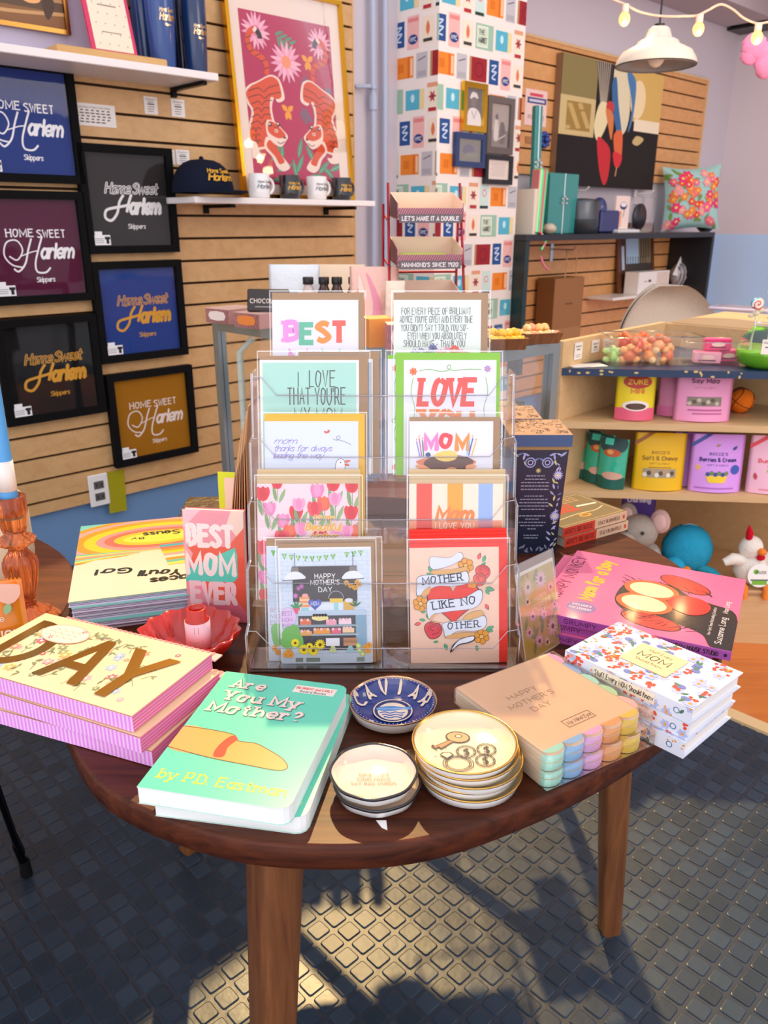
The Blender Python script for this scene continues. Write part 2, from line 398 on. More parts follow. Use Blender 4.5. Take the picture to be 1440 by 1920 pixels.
    def text(s,t,x,y,h,col,wid=None,al='l',wt=1.1,shear=0,slab=0,rot=0,mat=None,jit=0,gap=2.6,arc=None,font='s',bold=0,up=True):
        """(x,y) is the baseline start/middle; h the capital height in page y units (always positive)"""
        if up: s.up()
        sy=1 if s.y1>s.y0 else -1; sx=1 if s.x1>s.x0 else -1
        hx=h*s.ax/s.ay                               # same physical size expressed in page x units
        if font=='b':
            v,f,wd=fmesh(t,bold,shear); u=hx/.72
            k=1 if wid is None else wid/(wd*u)
            W_=wd*u*k; off={'l':0,'c':-W_/2,'r':-W_}[al]
            c_,s_=math.cos(rot),math.sin(rot); r=s.ay/s.ax
            def tr(p):
                a=off+p[0]*u*k; b=p[1]*u
                if arc: 
                    th=a/arc; return (x+sx*(math.sin(th)*(arc+b)),y+sy*r*(math.cos(th)*(arc+b)-arc))
                return (x+sx*(a*c_-b*s_),y+sy*r*(a*s_+b*c_))
            for q in f: s.add([tr(v[i]) for i in q],col,mat)
            return
        st,wd=strokes(t,shear,gap,jit=jit); u=hx/9; k=1 if wid is None else wid/(wd*u)
        W_=wd*u*k; off={'l':0,'c':-W_/2,'r':-W_}[al]; r=s.ay/s.ax; c_,s_=math.cos(rot),math.sin(rot)
        def tr(p):
            a=off+p[0]*u*k; b=p[1]*u
            if arc:
                th=a/arc; return (x+sx*(math.sin(th)*(arc+b)),y+sy*r*(math.cos(th)*(arc+b)-arc))
            return (x+sx*(a*c_-b*s_),y+sy*r*(a*s_+b*c_))
        for p,sm in st:
            s.line([tr(a) for a in p],wt*u,col,mat,up=False,caps=not slab)
            if slab and not sm:
                for i,j in ((0,1),(-1,-2)):
                    e=p[i]; g=p[j]
                    if abs(e[1]-g[1])>2*abs(e[0]-g[0])*.5 and abs(e[1]-g[1])>2.5:
                        s.line([tr((e[0]-slab,e[1])),tr((e[0]+slab,e[1]))],wt*u*.7,col,mat,up=False)
    def leaf(s,x,y,L,w,a,col):
        c_,s_=math.cos(R(a)),math.sin(R(a)); r=s.ay/s.ax*(1 if s.y1>s.y0 else -1)
        s.poly([(x+(t*L)*c_-(q*w)*s_,y+r*((t*L)*s_+(q*w)*c_)) for t,q in ((0,0),(.25,.35),(.55,.42),(.85,.2),(1,0),(.85,-.2),(.55,-.42),(.25,-.35))],col)
    def flower(s,x,y,r,n,col,mid,pw=.55,a0=0,line=None):
        for i in range(n): s.leaf(x,y,r,r*pw,a0+360*i/n,col)
        if mid: s.ell(x,y,r*.28,None,mid,10)
    def heart(s,x,y,w,col,mat=None):
        r=s.ay/s.ax*(1 if s.y1>s.y0 else -1); q=[]
        for i in range(32):
            t=2*PI*i/32; q.append((x+w/32*16*math.sin(t)**3,y+r*w/32*(13*math.cos(t)-5*math.cos(2*t)-2*math.cos(3*t)-math.cos(4*t))))
        s.poly(q,col,mat)
def page(b,W_,H_,box,z=0,mat='card',eps=.00004,x=0,y=0):     # art lying on a flat top, centred on x,y
    return Art(b,(x-W_/2,y-H_/2,z),(W_,0,0),(0,H_,0),box,eps,mat)
def front(b,W_,H_,box,y=0,z=0,mat='card',eps=.00004,x=0):    # art on an upright face that looks towards -Y
    return Art(b,(x-W_/2,y,z),(W_,0,0),(0,0,H_),box,eps,mat)
# ================================================================ the room
FB=Vector((.92,1.626,0))                                  # a point on the joint between rubber and board floor
b=B('2a3440','rubber')
b.box(-2.6,-.6,-.02,3.2,5.2,-.0001,'333b48')
pit=.0373; uu,nn=Vector((WU.x,WU.y)),Vector((WN.x,WN.y)); fb=Vector((FB.x,FB.y))
for i in range(-60,60):
    for j in range(-70,50):
        p=fb-uu*(pit*(i+.6))+nn*(pit*j)
        if i<0 or not(-1.35<p.x<1.3 and .42<p.y<2.15): continue
        if abs(p.x)>.62*p.y+.35: continue
        rr=[]
        for z,h,r in ((0,.0156,.0045),(.0013,.0151,.0042),(.0018,.0136,.0035)):
            q=[]
            for sx,sy in ((1,1),(-1,1),(-1,-1),(1,-1)):
                a,c_=sx*(h-r),sy*(h-r)
                k_=[(a+sx*r,c_),(a+sx*r*.72,c_+sy*r*.72),(a,c_+sy*r)]; q+= k_ if sx*sy>0 else k_[::-1]
            rr.append([(p.x+uu.x*a+nn.x*c_,p.y+uu.y*a+nn.y*c_,z) for a,c_ in q])
        k=random.choice(('2c3b4c','334353','273543'))
        b.grid(rr,k,sm=False); b.face(rr[2],k)
struct(b,'floor')
b=B(mat='pine_floor')
p0=FB+WN*1.6+WU*.025; p1=FB-WN*2.2+WU*.025; p2=p1+WU*3; p3=p0+WU*3
b.face([(p.x,p.y,.004) for p in (p0,p3,p2,p1)][::1]); struct(b,'floor_boards')
b=B('e8c795','satin'); q=[FB+WN*1.6-WU*.012,FB+WN*1.6+WU*.028,FB-WN*2.2+WU*.028,FB-WN*2.2-WU*.012]
b.prism([(p.x,p.y) for p in q],0,.009); struct(b,'trim_1')
def wallbox(b,s0,s1,o0,o1,z0,z1,col=None,mat=None):
    q=[WP(s0,0,o0),WP(s0,0,o1),WP(s1,0,o1),WP(s1,0,o0)]
    b.prism([(p.x,p.y) for p in q],z0,z1,col,mat)
b=B('ccc4cb','wallpaint')
wallbox(b,-2.2,4.05,-.1,0,.6,2.42); wallbox(b,-2.2,4.05,-.1,0,0,.6,'6f93bd')
struct(b,'wall_back')
b=B('dcd2d6','wallpaint')
wallbox(b,3.99,4.09,0,3.6,1.085,2.42); wallbox(b,3.985,4.09,0,3.6,0,1.085,'bcdcff'); struct(b,'wall_right')
b=B('b5a8ac','wallpaint'); wallbox(b,1.5,3.76,.002,.3,2.3,2.42); struct(b,'trim_2')
b=B('15151a','satin'); wallbox(b,3.84,3.984,.005,3.4,2.3,2.50); wallbox(b,3.74,3.99,.005,3.4,2.50,2.52); wallbox(b,3.80,3.984,.005,3.4,2.285,2.3); struct(b,'ceiling_beam')
b=B('d8b48c','maple'); wallbox(b,3.3,3.98,.302,3.4,2.521,2.7); struct(b,'ceiling_soffit')
def slatwall(name,s0,s1,z0,z1,ref,mat,gap=.0085,end='caa06a'):
    b=B(mat=mat); wallbox(b,s0,s1,.001,.009,z0,z1,'3a2614','matte')
    k=ref
    while k>z0: k-=.0762
    while k<z1:
        a,c_=max(k+gap/2,z0),min(k+.0762-gap/2,z1)
        if c_-a>.004: wallbox(b,s0,s1,.009,.022,a,c_)
        k+=.0762
    struct(b,name)
zl=W(405,231,.02)[1]; zr=W(1310,183,.02)[1]
slatwall('wall_slats_left',-1.9,W(662,240,.02)[0],.222,2.55,zl,'slat_wood')
slatwall('wall_slats_right',1.5,W(1326,152,.02)[0],1.385,W(1326,152,.02)[1],zr,'slat_wood_warm')
slatwall('wall_slats_low',1.5,3.9,.25,1.09,zr,'slat_wood_warm')
b=B('caa06a','maple'); se=W(662,240,.02)[0]; wallbox(b,se,se+.006,.001,.024,.222,2.55); struct(b,'trim_3')
b=B('d9b183','maple'); se=W(1326,152,.02)[0]; wallbox(b,se,se+.02,.001,.026,1.385,W(1326,152,.02)[1]+.012); wallbox(b,1.5,se,.001,.026,W(1326,152,.02)[1],W(1326,152,.02)[1]+.012); struct(b,'trim_4')
for k,s in enumerate((.765,.832)):
    b=B('aeb6cc','satin'); p=WP(s,0,.03)
    b.cyl(p.x,p.y,0,2.7,.0125,n=14)
    if k==0:
        b.cyl(p.x,p.y,1.585,1.64,.018,n=14); b.cyl(p.x,p.y,1.66,1.672,.017,n=14)
        q=WP(s-.05,0,.03); b.box(q.x-.03,q.y-.01,1.66,q.x+.03,q.y+.012,1.672)
    tag(b.build('conduit_pipe'),['thin painted wall pipe with a coupling, left of the pair','thin painted wall pipe without coupling, next to the papered column'][k],'pipe','wall pipes')
# papered column
cs0,cs1,co=.932,1.478,.23
b=B('f3e8e0','wallpaint'); wallbox(b,cs0,cs1,0,co,0,2.42)
seq=[('red',110,88),('blue',62,92),('pink',66,118),('tag',66,92),('market',112,92),('teal',106,74),('poster',60,108),('mint',56,100),('orange',108,78),('grey',62,92)]
def paper(A,x0,x1,z0,z1):
    tot=sum(w for _,w,_ in seq)+10*16; row=0; y=z0
    while y<z1:
        x=x0-tot-(row*335)%tot; i=0
        while x<x1:
            nm,w,h=seq[i%10]
            if x+w>x0:
                A.k=1; cy=y+60; a,c_,d,e_=x,x+w,cy-h/2,cy+h/2
                col={'red':'9c1f2c','blue':'27508f','pink':'f3b9b3','tag':'f4e4cf','market':'9fc3ab','teal':'56b4cc','poster':'f0e6cf','mint':'cfe6dc','orange':'f08a2c','grey':'c4c0c4'}[nm]
                A.rect(a,d,c_,e_,col)
                if nm=='red': A.ring((a+c_)/2+6,cy,26,4,'6e0f1c'); A.rect(a,d,a+12,e_,'b98a5a')
                elif nm=='blue': A.curve([(a+14,cy+24),(a+44,cy+26),(a+18,cy+4),(a+46,cy+2),(a+20,cy-20),(a+44,cy-26)],6,'cfe0f2')
                elif nm=='pink': A.rect(a+4,e_-22,c_-4,e_-8,'e58a86'); A.ell((a+c_)/2,d+34,27,18,'27407f',14); A.text('NYC',(a+c_)/2,d+28,13,'ffffff',al='c',wt=1.6)
                elif nm=='tag': A.leaf(a+33,d+26,52,26,90,'e07a52'); A.rect(a+8,d+4,c_-8,d+16,'3a3a3a')
                elif nm=='market': A.rect(a+8,d+8,c_-34,e_-8,'e9efdf'); A.rect(a+13,d+13,c_-39,e_-13,'cfdcc4'); A.text('THE',a+20,cy+8,16,'2c3c38',wt=1.6,wid=34); A.text('MARKET',a+18,cy-22,18,'2c3c38',wt=1.6,wid=52)
                elif nm=='teal': A.rect(c_-26,d,c_,e_,'efd79a'); A.ell(a+40,cy+6,11,16,'c7ecf4',10)
                elif nm=='poster': A.rect(a,e_-16,c_,e_,'e3a07c'); A.flower(a+30,cy+4,22,6,'c2364a','2c5a4a'); A.rect(a+8,d+4,c_-8,d+18,'b8303c')
                elif nm=='mint': A.ring(a+28,cy+14,13,5,'e58a9a',n=12); A.rect(a,d,c_,d+12,'28403c')
                elif nm=='orange': A.rect(c_-34,d,c_-22,e_,'e06a1c'); A.rect(c_-18,d+8,c_-4,e_-8,'f6c9a0'); A.rect(a+20,cy-16,a+52,cy+16,'e2761c')
                else: A.line([(a+10,cy+18),(c_-10,cy+30)],4,'5a565c'); A.rect(a+6,d+6,c_-6,d+26,'b0acb2')
            x+=w+16; i+=1
        y+=122; row+=1
z0,z1=.35,2.35
f=WP(cs0,z0,co+.0005); A=Art(b,f,WU*(cs1-cs0),(0,0,z1-z0),(0,0,(cs1-cs0)*1000,(z1-z0)*1000),.00008,'paper'); paper(A,0,546,0,2000)
f=WP(cs0-.0005,z0,0); A=Art(b,f,WN*co,(0,0,z1-z0),(-230,0,0,(z1-z0)*1000),.00008,'paper'); paper(A,-230,0,0,2000)
struct(b,'wall_column')
# ---------------------------------------------------------------- wall things: local x along the wall, local -y out of it
def wt(name,label,cat,s,z,off,group=None,tilt=0,roll=0):
    o=thing(name,label,cat,WP(s,z,off),(0,0,0),group)
    o.rotation_euler=(-tilt,0,WA); return o
def bars(b,w,h,bd,d,col,mat,y=0):       # a picture frame, back at y, base centred
    for x0,x1,z0,z1 in ((-w/2,w/2,0,bd),(-w/2,w/2,h-bd,h),(-w/2,-w/2+bd,bd,h-bd),(w/2-bd,w/2,bd,h-bd)): b.box(x0,y-d,z0,x1,y,z1,col,mat)
def wrect(x0,x1,y0,y1,off):              # rectangle in the photograph -> s0,s1,z0,z1 on the wall
    xm,ym=(x0+x1)/2,(y0+y1)/2
    return W(x0,ym,off)[0],W(x1,ym,off)[0],W(xm,y1,off)[1],W(xm,y0,off)[1]
def serif_print(A,col):
    A.text('HOME',20,62,7.5,col,wid=29,wt=1.5,slab=1.2); A.text('SWEET',53,61,7.5,col,wid=31,wt=1.5,slab=1.2)
    A.curve([(34,30),(22,33),(15,43),(19,56),(30,58),(35,48),(28,38),(20,42)],1.5,col); A.curve([(46,60),(41,48),(36,34),(28,26),(23,29)],1.9,col)
    A.curve([(33,42),(45,46),(52,47)],1.1,col); A.curve([(58,62),(52,48),(47,34),(48,25),(57,24),(63,29)],1.9,col)
    A.text('arlem',54,39,15,col,wid=36,wt=1.7,shear=.3,gap=1.5); A.ell(90,40,1.1,None,col,8)
    A.text('Skippers',46,14,5,col,wid=20,wt=1.4,shear=.1,gap=2)
def script_print(A,col,bg,bold=True):
    A.text('Home',22,58,10.5,col,wid=30,wt=2.4,shear=.3,gap=.8); A.text('Sweet',56,58,10.5,col,wid=31,wt=2.4,shear=.3,gap=.8)
    A.text('Home',22,58,10.5,bg,wid=30,wt=.8,shear=.3,gap=.8); A.text('Sweet',56,58,10.5,bg,wid=31,wt=.8,shear=.3,gap=.8)
    A.curve([(44,56),(38,48),(34,36),(26,28),(19,31),(21,39),(32,42),(44,44),(51,46)],3,col); A.curve([(54,57),(49,46),(46,37)],3.2,col)
    A.text('arlem',50,36,16,col,wid=38,wt=2.3,shear=.3,gap=1.7); A.ell(90,37,1.4,None,col,8)
    A.text('Skippers',46,19,5,col,wid=22,wt=1.4,shear=.1,gap=2)
shirts=[('shirt_blue','1f3a86','framed royal blue shirt with white Home Sweet lettering, highest in the left column','ffffff',0,(-60,130,120,348)),
('m','5a1a3a','framed maroon shirt with white Home Sweet lettering, middle of the left column','ffffff',0,None),
('b','121214','framed black shirt with gold Home Sweet lettering, lowest of the left column','e0a02c',1,None),
('g','35302f','framed charcoal grey shirt with white Home Sweet lettering beside the cap shelf','f2f0ee',1,None),
('n','27458f','framed blue shirt with gold lettering, middle of the right column','e0a232',1,None),
('o','a8701a','framed mustard shirt with white lettering, just above the wall outlet','f3e6dc',0,None)]
cen=[(-.655,1.268),(-.668,.915),(-.675,.541),(-.343,1.058),(-.342,.703),(-.333,.334)]
for (nm,bgc,lab,tx,scr,_),(s,z) in zip(shirts,cen):
    t=wt('framed_shirt',lab,'framed shirt',s,z,.026,'framed shirts on the slatted wall')
    hh=.33
    b=B('040405','matte'); bars(b,.33,hh,.024,.028,None,None); b.build('frame',t)
    b=B(bgc,'cloth'); b.box(-.145,-.01,.02,.145,-.002,hh-.02)
    A=front(b,.282,hh-.048,(0,0,100,100),-.0102,.024,'card',.00005)
    (script_print(A,tx,bgc) if scr else serif_print(A,tx)); b.build('folded_shirt',t)
    b=B('ffffff','pane'); b.box(-.142,-.021,.023,.142,-.02,hh-.023); b.build('glass_pane',t)
    b=B('f2f2f2','card'); b.box(-.139,-.0245,.027,-.085,-.0235,.058); b.box(-.137,-.0245,.058,-.112,-.0235,.069)
    A=front(b,.054,.031,(0,0,100,60),-.0246,.027,'card',.00005,x=-.112); A.rect(72,8,90,50,'141414'); A.rect(64,34,98,50,'141414')
    for k in range(3): A.rect(6,14+k*11,58,18+k*11,'9a9a9e')
    b.build('price_card',t)
# shelves
oA=.22; zA=W(400,139,oA)[1]; sA=W(403,145,oA)[0]
t=wt('wall_shelf','long white floating shelf holding the navy tumblers, top left','shelf',0,zA-.022,.022,'white shelves on the slatted wall')
b=B('f4ece8','satin'); b.box(-1.6,-oA,0,sA,0,.022,bev=.002); b.build('board',t)
for s in (sA-.05,sA-.75):
    b=B('101014','metal'); b.box(s,-.2,-.012,s+.018,0,-.001); b.box(s,-.012,-.03,s+.018,0,-.012); b.build('bracket',t)
oB=.2; zB=W(697,377,oB)[1]; sB=W(697,384,oB)[0]; sB0=W(321,378,oB)[0]+.075
t=wt('wall_shelf','white floating shelf holding the cap, tiger print and mugs','shelf',0,zB-.02,.022,'white shelves on the slatted wall')
b=B('f6eeea','satin'); b.box(sB0,-oB,0,sB,0,.02,bev=.002); b.build('board',t)
for s in (sB-.1,sB0+.15):
    b=B('101014','metal'); b.box(s,-.18,-.012,s+.018,0,-.001); b.box(s,-.012,-.03,s+.018,0,-.012); b.build('bracket',t)
# lilac backing board, small painting
s1=W(238,60,.03)[0]
b=B('c9c0d6','wallpaint'); b.box(-1.3,-.012,0,s1,0,.85); o=b.build('backing_board',None,WP(0,zA+.002,.036),(0,0,WA)); tag(o,'flat lilac backing board standing on the top left shelf','board')
x0,x1,z0,z1=wrect(-100,122,-60,49,.06)
t=wt('painting','small gold framed landscape painting hung above the upper left shelf','painting',(x0+x1)/2,z0,.053)
w_,h_=x1-x0,z1-z0
b=B('9c7038','foil'); bars(b,w_,h_,.012,.02,None,None); b.build('frame',t)
b=B('b98a5c','card'); b.box(-w_/2+.01,-.01,.01,w_/2-.01,-.002,h_-.01)
A=front(b,w_-.024,h_-.024,(0,0,100,60),-.0101,.012,'card',.00005); A.rect(0,0,100,22,'8a5c34'); A.rect(0,22,100,34,'5c4430'); A.ell(70,34,9,6,'f0b070'); A.curve([(0,18),(40,14),(100,20)],3,'c99a66'); A.blob([(84,10),(80,30),(86,50),(92,30)],'4a3424')
b.build('canvas',t)
# bamboo board and pink notebook
s=W(180,100,.1)[0]
b=B('dcae6c','bamboo'); b.box(-.17,-.06,0,.17,.06,.022,bev=.003)
tag(b.build('bamboo_board',None,WP(s,zA,.16),(0,0,WA)),'pale bamboo serving board under the pink notebook','board')
s=W(205,60,.14)[0]
t=wt('notebook','pink edged notebook with cream cover leaning above the bamboo board','notebook',s,zA+.0225,.17,tilt=R(14))
b=B('d8285c','gloss'); b.box(-.072,0,0,.072,.012,.26,bev=.002); b.build('cover',t)
b=B('f5e6cc','card'); A=front(b,.12,.235,(0,0,100,190),-.0004,.012); A.rect(0,0,100,190,'f5e6cc')
for i in range(8):
    for j in range(4): A.ell(14+j*24+(i%2)*10,14+i*23,1.6,None,'8a7468',6)
A.rect(26,100,74,103,'a08878'); A.rect(24,40,76,42,'8a6a5a'); b.build('label_panel',t)
# tumblers
def tumbler(lab,px,py,off,r,h,kind):
    s=W(px,py,off)[0]; t=wt('tumbler',lab,'tumbler',s,zA,off,'navy tumblers on the shelf')
    b=B(kind,'gloss'); b.lathe([(r*.8,0),(r*.84,.004),(r,h*.55),(r*1.02,h*.93),(r*.98,h*.96)],28,c0=True,c1=True); b.build('body',t)
    b=B(kind,'satin'); b.cyl(0,0,h*.95,h,r*1.04,n=28); b.cyl(0,0,h,h+.006,r*.6,n=20); b.build('lid',t)
    b=B(kind,'gloss'); b.cyl(r*.3,0,h,h+.1,.004,n=8); b.build('straw',t)
    if lab.find('plain')<0:
        b=B('e9c79a','foil'); n=12
        def cp(u,v):                      # wrap a flat print round the front
            a=-PI/2+(u-50)/100*1.5; return (1.012*r*math.cos(a),1.012*r*math.sin(a),h*(.42+v/100*.22))
        for tx,y,hh,sc_ in (('Home Sweet',62,18,70),('Harlem',24,34,74),('Skippers',2,10,34)):
            st_,wd=strokes(tx,.3,.8)
            for p,_ in st_:
                for i in range(len(p)-1):
                    (a0,b0),(a1,b1)=p[i],p[i+1]; k=sc_/wd; d=math.hypot(a1-a0,b1-b0) or 1; nx,ny=-(b1-b0)/d*1.1,(a1-a0)/d*1.1
                    q=[(50-sc_/2+u*k,y+v*hh/9) for u,v in ((a0+nx,b0+ny),(a0-nx,b0-ny),(a1-nx,b1-ny),(a1+nx,b1+ny))]
                    b.face([cp(*e_) for e_ in q])
        b.build('lettering',t)
tumbler('matte navy tumbler with plain body, leftmost of the shelf row',272,90,.07,.034,.25,'1c3c70')
tumbler('large matte blue tumbler with small gold lettering, front of the row',305,90,.165,.044,.275,'23488a')
tumbler('slim dark tumbler with plain body, half hidden between two lettered ones',341,90,.065,.034,.235,'101c3c')
tumbler('shiny navy tumbler with gold lettering, rightmost in the row',366,90,.155,.04,.235,'14305e')
# cap
s=W(378,350,.14)[0]
t=wt('cap','dark navy baseball cap with gold lettering and green brim underside','cap',s,zB+.001,.15)
b=B('141a2c','cloth'); rows=[]
for k in range(8):
    a=k/7*PI/2*.97; rows.append([(.105*math.cos(a)**.7*math.cos(q*2*PI/28),.1*math.cos(a)**.7*math.sin(q*2*PI/28)-.0,.012+.105*math.sin(a)) for q in range(28)])
b.grid(rows); b.face(rows[-1]); b.ball(0,0,.119,.008,n=10,m=6); b.build('crown',t)
b=B('14503c','cloth'); q=[(math.cos(R(a))*.085,-.07-.1*math.sin(R(a))**.8) for a in range(0,181,12)]
b.prism([(x+.02,y) for x,y in q],.004,.009,'141a2c'); b.build('brim',t,rot=(R(-3),0,0))
b=B('d9a028','card')
for tx,zz,hh,sc_ in (('Home Sweet',.072,.013,.085),('Harlem',.048,.022,.09)):
    st_,wd=strokes(tx,.3,.7)
    for p,_ in st_:
        for i in range(len(p)-1):
            (a0,b0),(a1,b1)=p[i],p[i+1]; k=sc_/wd; d=math.hypot(a1-a0,b1-b0) or 1; nx,ny=-(b1-b0)/d*.9,(a1-a0)/d*.9
            def cq(u,v):
                x=-sc_/2+u*k+.01; z=zz+v*hh/9; aa=math.asin(min(.97,(z-.012)/.105)); rr=.1*math.cos(aa)**.7+.004
                return (x,-math.sqrt(max(rr*rr*1.02-x*x*.9,1e-4)),z)
            b.face([cq(*e_) for e_ in ((a0+nx,b0+ny),(a0-nx,b0-ny),(a1-nx,b1-ny),(a1+nx,b1+ny))])
b.build('lettering',t)
# tiger print
p0=W(458,385,.11); p1=W(664,378,.11)
w_=p1[0]-p0[0]; h_=.70
t=wt('framed_print','gold framed pink art print of two orange tigers leaning on the wall','framed print',(p0[0]+p1[0])/2,zB+.001,.095,tilt=R(5.2))
b=B('d9a02c','foil'); bars(b,w_,h_,.014,.022,None,None); b.build('frame',t)
b=B('f2dccb','card'); b.box(-w_/2+.01,-.008,.01,w_/2-.01,-.002,h_-.01)
aw,ah=w_*.775,h_-.14
A=front(b,aw,ah,(435,345,612,20),-.0082,.05,'card',.00005)
def X(x,y):                      # undo the slant of the leaning print
    L=433+(y-22)*.1006; r_=614+(y-58)*.0680; u=(x-L)/(r_-L); T=22+36*u; Bt=340+12*u
    return (435+177*u,20+325*(y-T)/(Bt-T))
A.rect(435,345,612,20,'b81850')
rnd=random.Random(3)
def leafy(x,y,n,L,a,col):
    for i in range(n):
        s_=-1 if i%2 else 1; A.leaf(x+math.cos(R(a))*L*i*.28,y-math.sin(R(a))*L*i*.28,L,L*.35,a+s_*48,col)
    A.leaf(x,y,L*n*.33,L*.2,a,col)
leafy(500,55,7,17,-28,'4f9873'); leafy(455,150,6,14,-70,'6a6a80'); leafy(540,190,7,13,-60,'5e6a7c'); leafy(600,140,5,12,-100,'6a6a80'); leafy(548,150,5,12,60,'5e6a7c')
for x,y,a in ((470,300,50),(480,318,20),(500,330,-10),(520,335,100),(520,320,60),(540,330,10),(565,320,40),(590,312,20),(600,330,140),(450,300,100),(490,305,80),(560,300,120),(525,290,70),(440,290,90),(607,290,80),(470,335,0),(575,338,-5)): A.leaf(x,y,34,11,a,'4c8f6c'); A.leaf(x,y,30,2,a,'8fc0a0')
for x,y,r in ((466,62,27),(592,88,25),(524,118,31)):
    x,y=X(x,y)
    for i in range(17): A.leaf(x,y,r,r*.26,360*i/17+rnd.uniform(-5,5),'f0a0bc' if i%2 else 'f8b8c8')
    A.ell(x,y,r*.3,None,'f2946c' if r>30 else 'e87ca0',14)
for x,y in ((567,118),(527,206)):
    x,y=X(x,y)
    for a in (35,145,250,290): A.leaf(x,y,14,10,a,'f2a020')
def tiger(m):
    f=lambda x,y:(523.5+(X(x,y)[0]-523.5)*m,X(x,y)[1]) ; og='dd4a1c'
    ln=lambda p,w,c_,n=4: A.curve([f(*q) for q in p],w,c_,n=n)
    ln([(463,58),(453,66),(452,84),(460,98),(476,108),(486,122),(486,140)],9,og)
    for q in ((453,72),(452,84),(458,97),(470,104),(481,114),(486,128)): ln([(q[0]-5,q[1]+2),(q[0],q[1]),(q[0]+5,q[1]-2)],1.2,'5a1a18',1)
    ln([(466,60),(472,68),(474,76)],9,'2a1a20'); ln([(462,57),(466,62)],8,'f8e0cc',1)
    A.blob([f(*q) for q in ((470,150),(492,140),(508,146),(516,162),(520,184),(508,190),(500,182),(496,200),(500,222),(506,236),(500,268),(484,274),(470,278),(462,290),(452,286),(452,262),(452,236),(458,206),(450,190),(444,172),(452,158))],'f6ddcb')
    A.blob([f(*q) for q in ((470,153),(492,143),(506,149),(512,163),(514,180),(504,184),(494,180),(492,200),(496,222),(502,236),(496,264),(484,270),(470,272),(462,276),(456,262),(456,236),(462,206),(454,190),(448,172),(456,160))],og)
    for k,(xa,ya,xb,yb) in enumerate(((452,168,508,158),(452,180,512,172),(458,192,496,186),(460,204,492,200),(458,216,494,212),(456,228,498,226),(456,240,476,238),(458,252,474,250),(462,262,476,262))):
        ln([(xa,ya),((xa*2+xb)/3,ya-5),((xa+xb)/2,ya+2),((xa+2*xb)/3,ya-5),(xb,yb)],1.3,'6a1c18',3)
    A.blob([f(*q) for q in ((486,252),(500,268),(512,286),(524,300),(530,312),(518,318),(506,310),(496,290),(482,272))],'f6ddcb')
    A.blob([f(*q) for q in ((492,258),(503,270),(514,288),(520,300),(510,304),(502,290),(486,270))],og)
    A.blob([f(*q) for q in ((452,262),(466,262),(474,282),(484,284),(478,294),(464,292),(454,284))],'f6ddcb')
    A.blob([f(*q) for q in ((486,222),(502,226),(516,240),(526,252),(522,262),(512,272),(496,262),(486,246))],'f6ddcb')
    A.blob([f(*q) for q in ((490,224),(502,228),(514,240),(522,252),(510,256),(496,250),(488,240))],og)
    for q in ((492,230),(508,230)): A.ell(*f(*q),4,4,'2a1a20',8); A.ell(*f(q[0]-1,q[1]-1),2,2,'f6ddcb',8)
    A.ell(*f(504,242),3.4,3.4,'f6ddcb',10); A.ell(*f(504,242),1.6,1.6,'2a1a20',8); A.ell(*f(520,255),3,2.4,'5a1a24',8)
    ln([(498,232),(503,236),(509,233)],1.1,'6a1c18'); ln([(506,262),(512,266),(520,262)],1.2,'6a1c18')
tiger(1); tiger(-1)
A.k=0
b.build('print',t)
b=B('ffffff','pane'); b.box(-w_/2+.013,-.0165,.013,w_/2-.013,-.016,h_-.013); b.build('glass_pane',t)
# mugs
def mug(lab,px,off,col,tx,ink):
    s=W(px,356,off)[0]; t=wt('mug',lab,'mug',s,zB+.0005,off,'mugs in front of the tiger print')
    b=B(col,'ceramic'); b.lathe([(.03,0),(.036,.003),(.038,.02),(.0385,.08),(.037,.081),(.036,.075),(.035,.01),(.001,.008)],26,c0=True); b.build('cup',t)
    b=B(col,'ceramic'); b.tube([(.036+.026*math.sin(R(a)),0,.042+.026*math.cos(R(a))) for a in range(8,173,12)],.0052,8); b.build('handle',t)
    b=B(ink,'card')
    for tx_,z,hh,sc_ in (('Home Sweet',.05,.008,.7),('Harlem',.032,.014,.75)):
        st_,wd=strokes(tx_,.3,.8)
        for p,_ in st_:
            for i in range(len(p)-1):
                (a0,b0),(a1,b1)=p[i],p[i+1]; d=math.hypot(a1-a0,b1-b0) or 1; nx,ny=-(b1-b0)/d,(a1-a0)/d
                b.face([(.0391*math.sin((u/wd-.5)*sc_*2),-.0391*math.cos((u/wd-.5)*sc_*2),z+v*hh/9) for u,v in ((a0+nx,b0+ny),(a0-nx,b0-ny),(a1-nx,b1-ny),(a1+nx,b1+ny))])
    b.build('lettering',t)
mug('white mug with grey lettering at the left end of the row',486,.165,'f2f0ee','','8a9098')
mug('black mug with gold lettering between the two white ones',543,.158,'16151a','','e0a838')
mug('white mug with grey lettering between the two black mugs',594,.165,'f2ece6','','8a9098')
mug('black mug with gold lettering at the right end of the row',640,.158,'16151a','','e0a838')
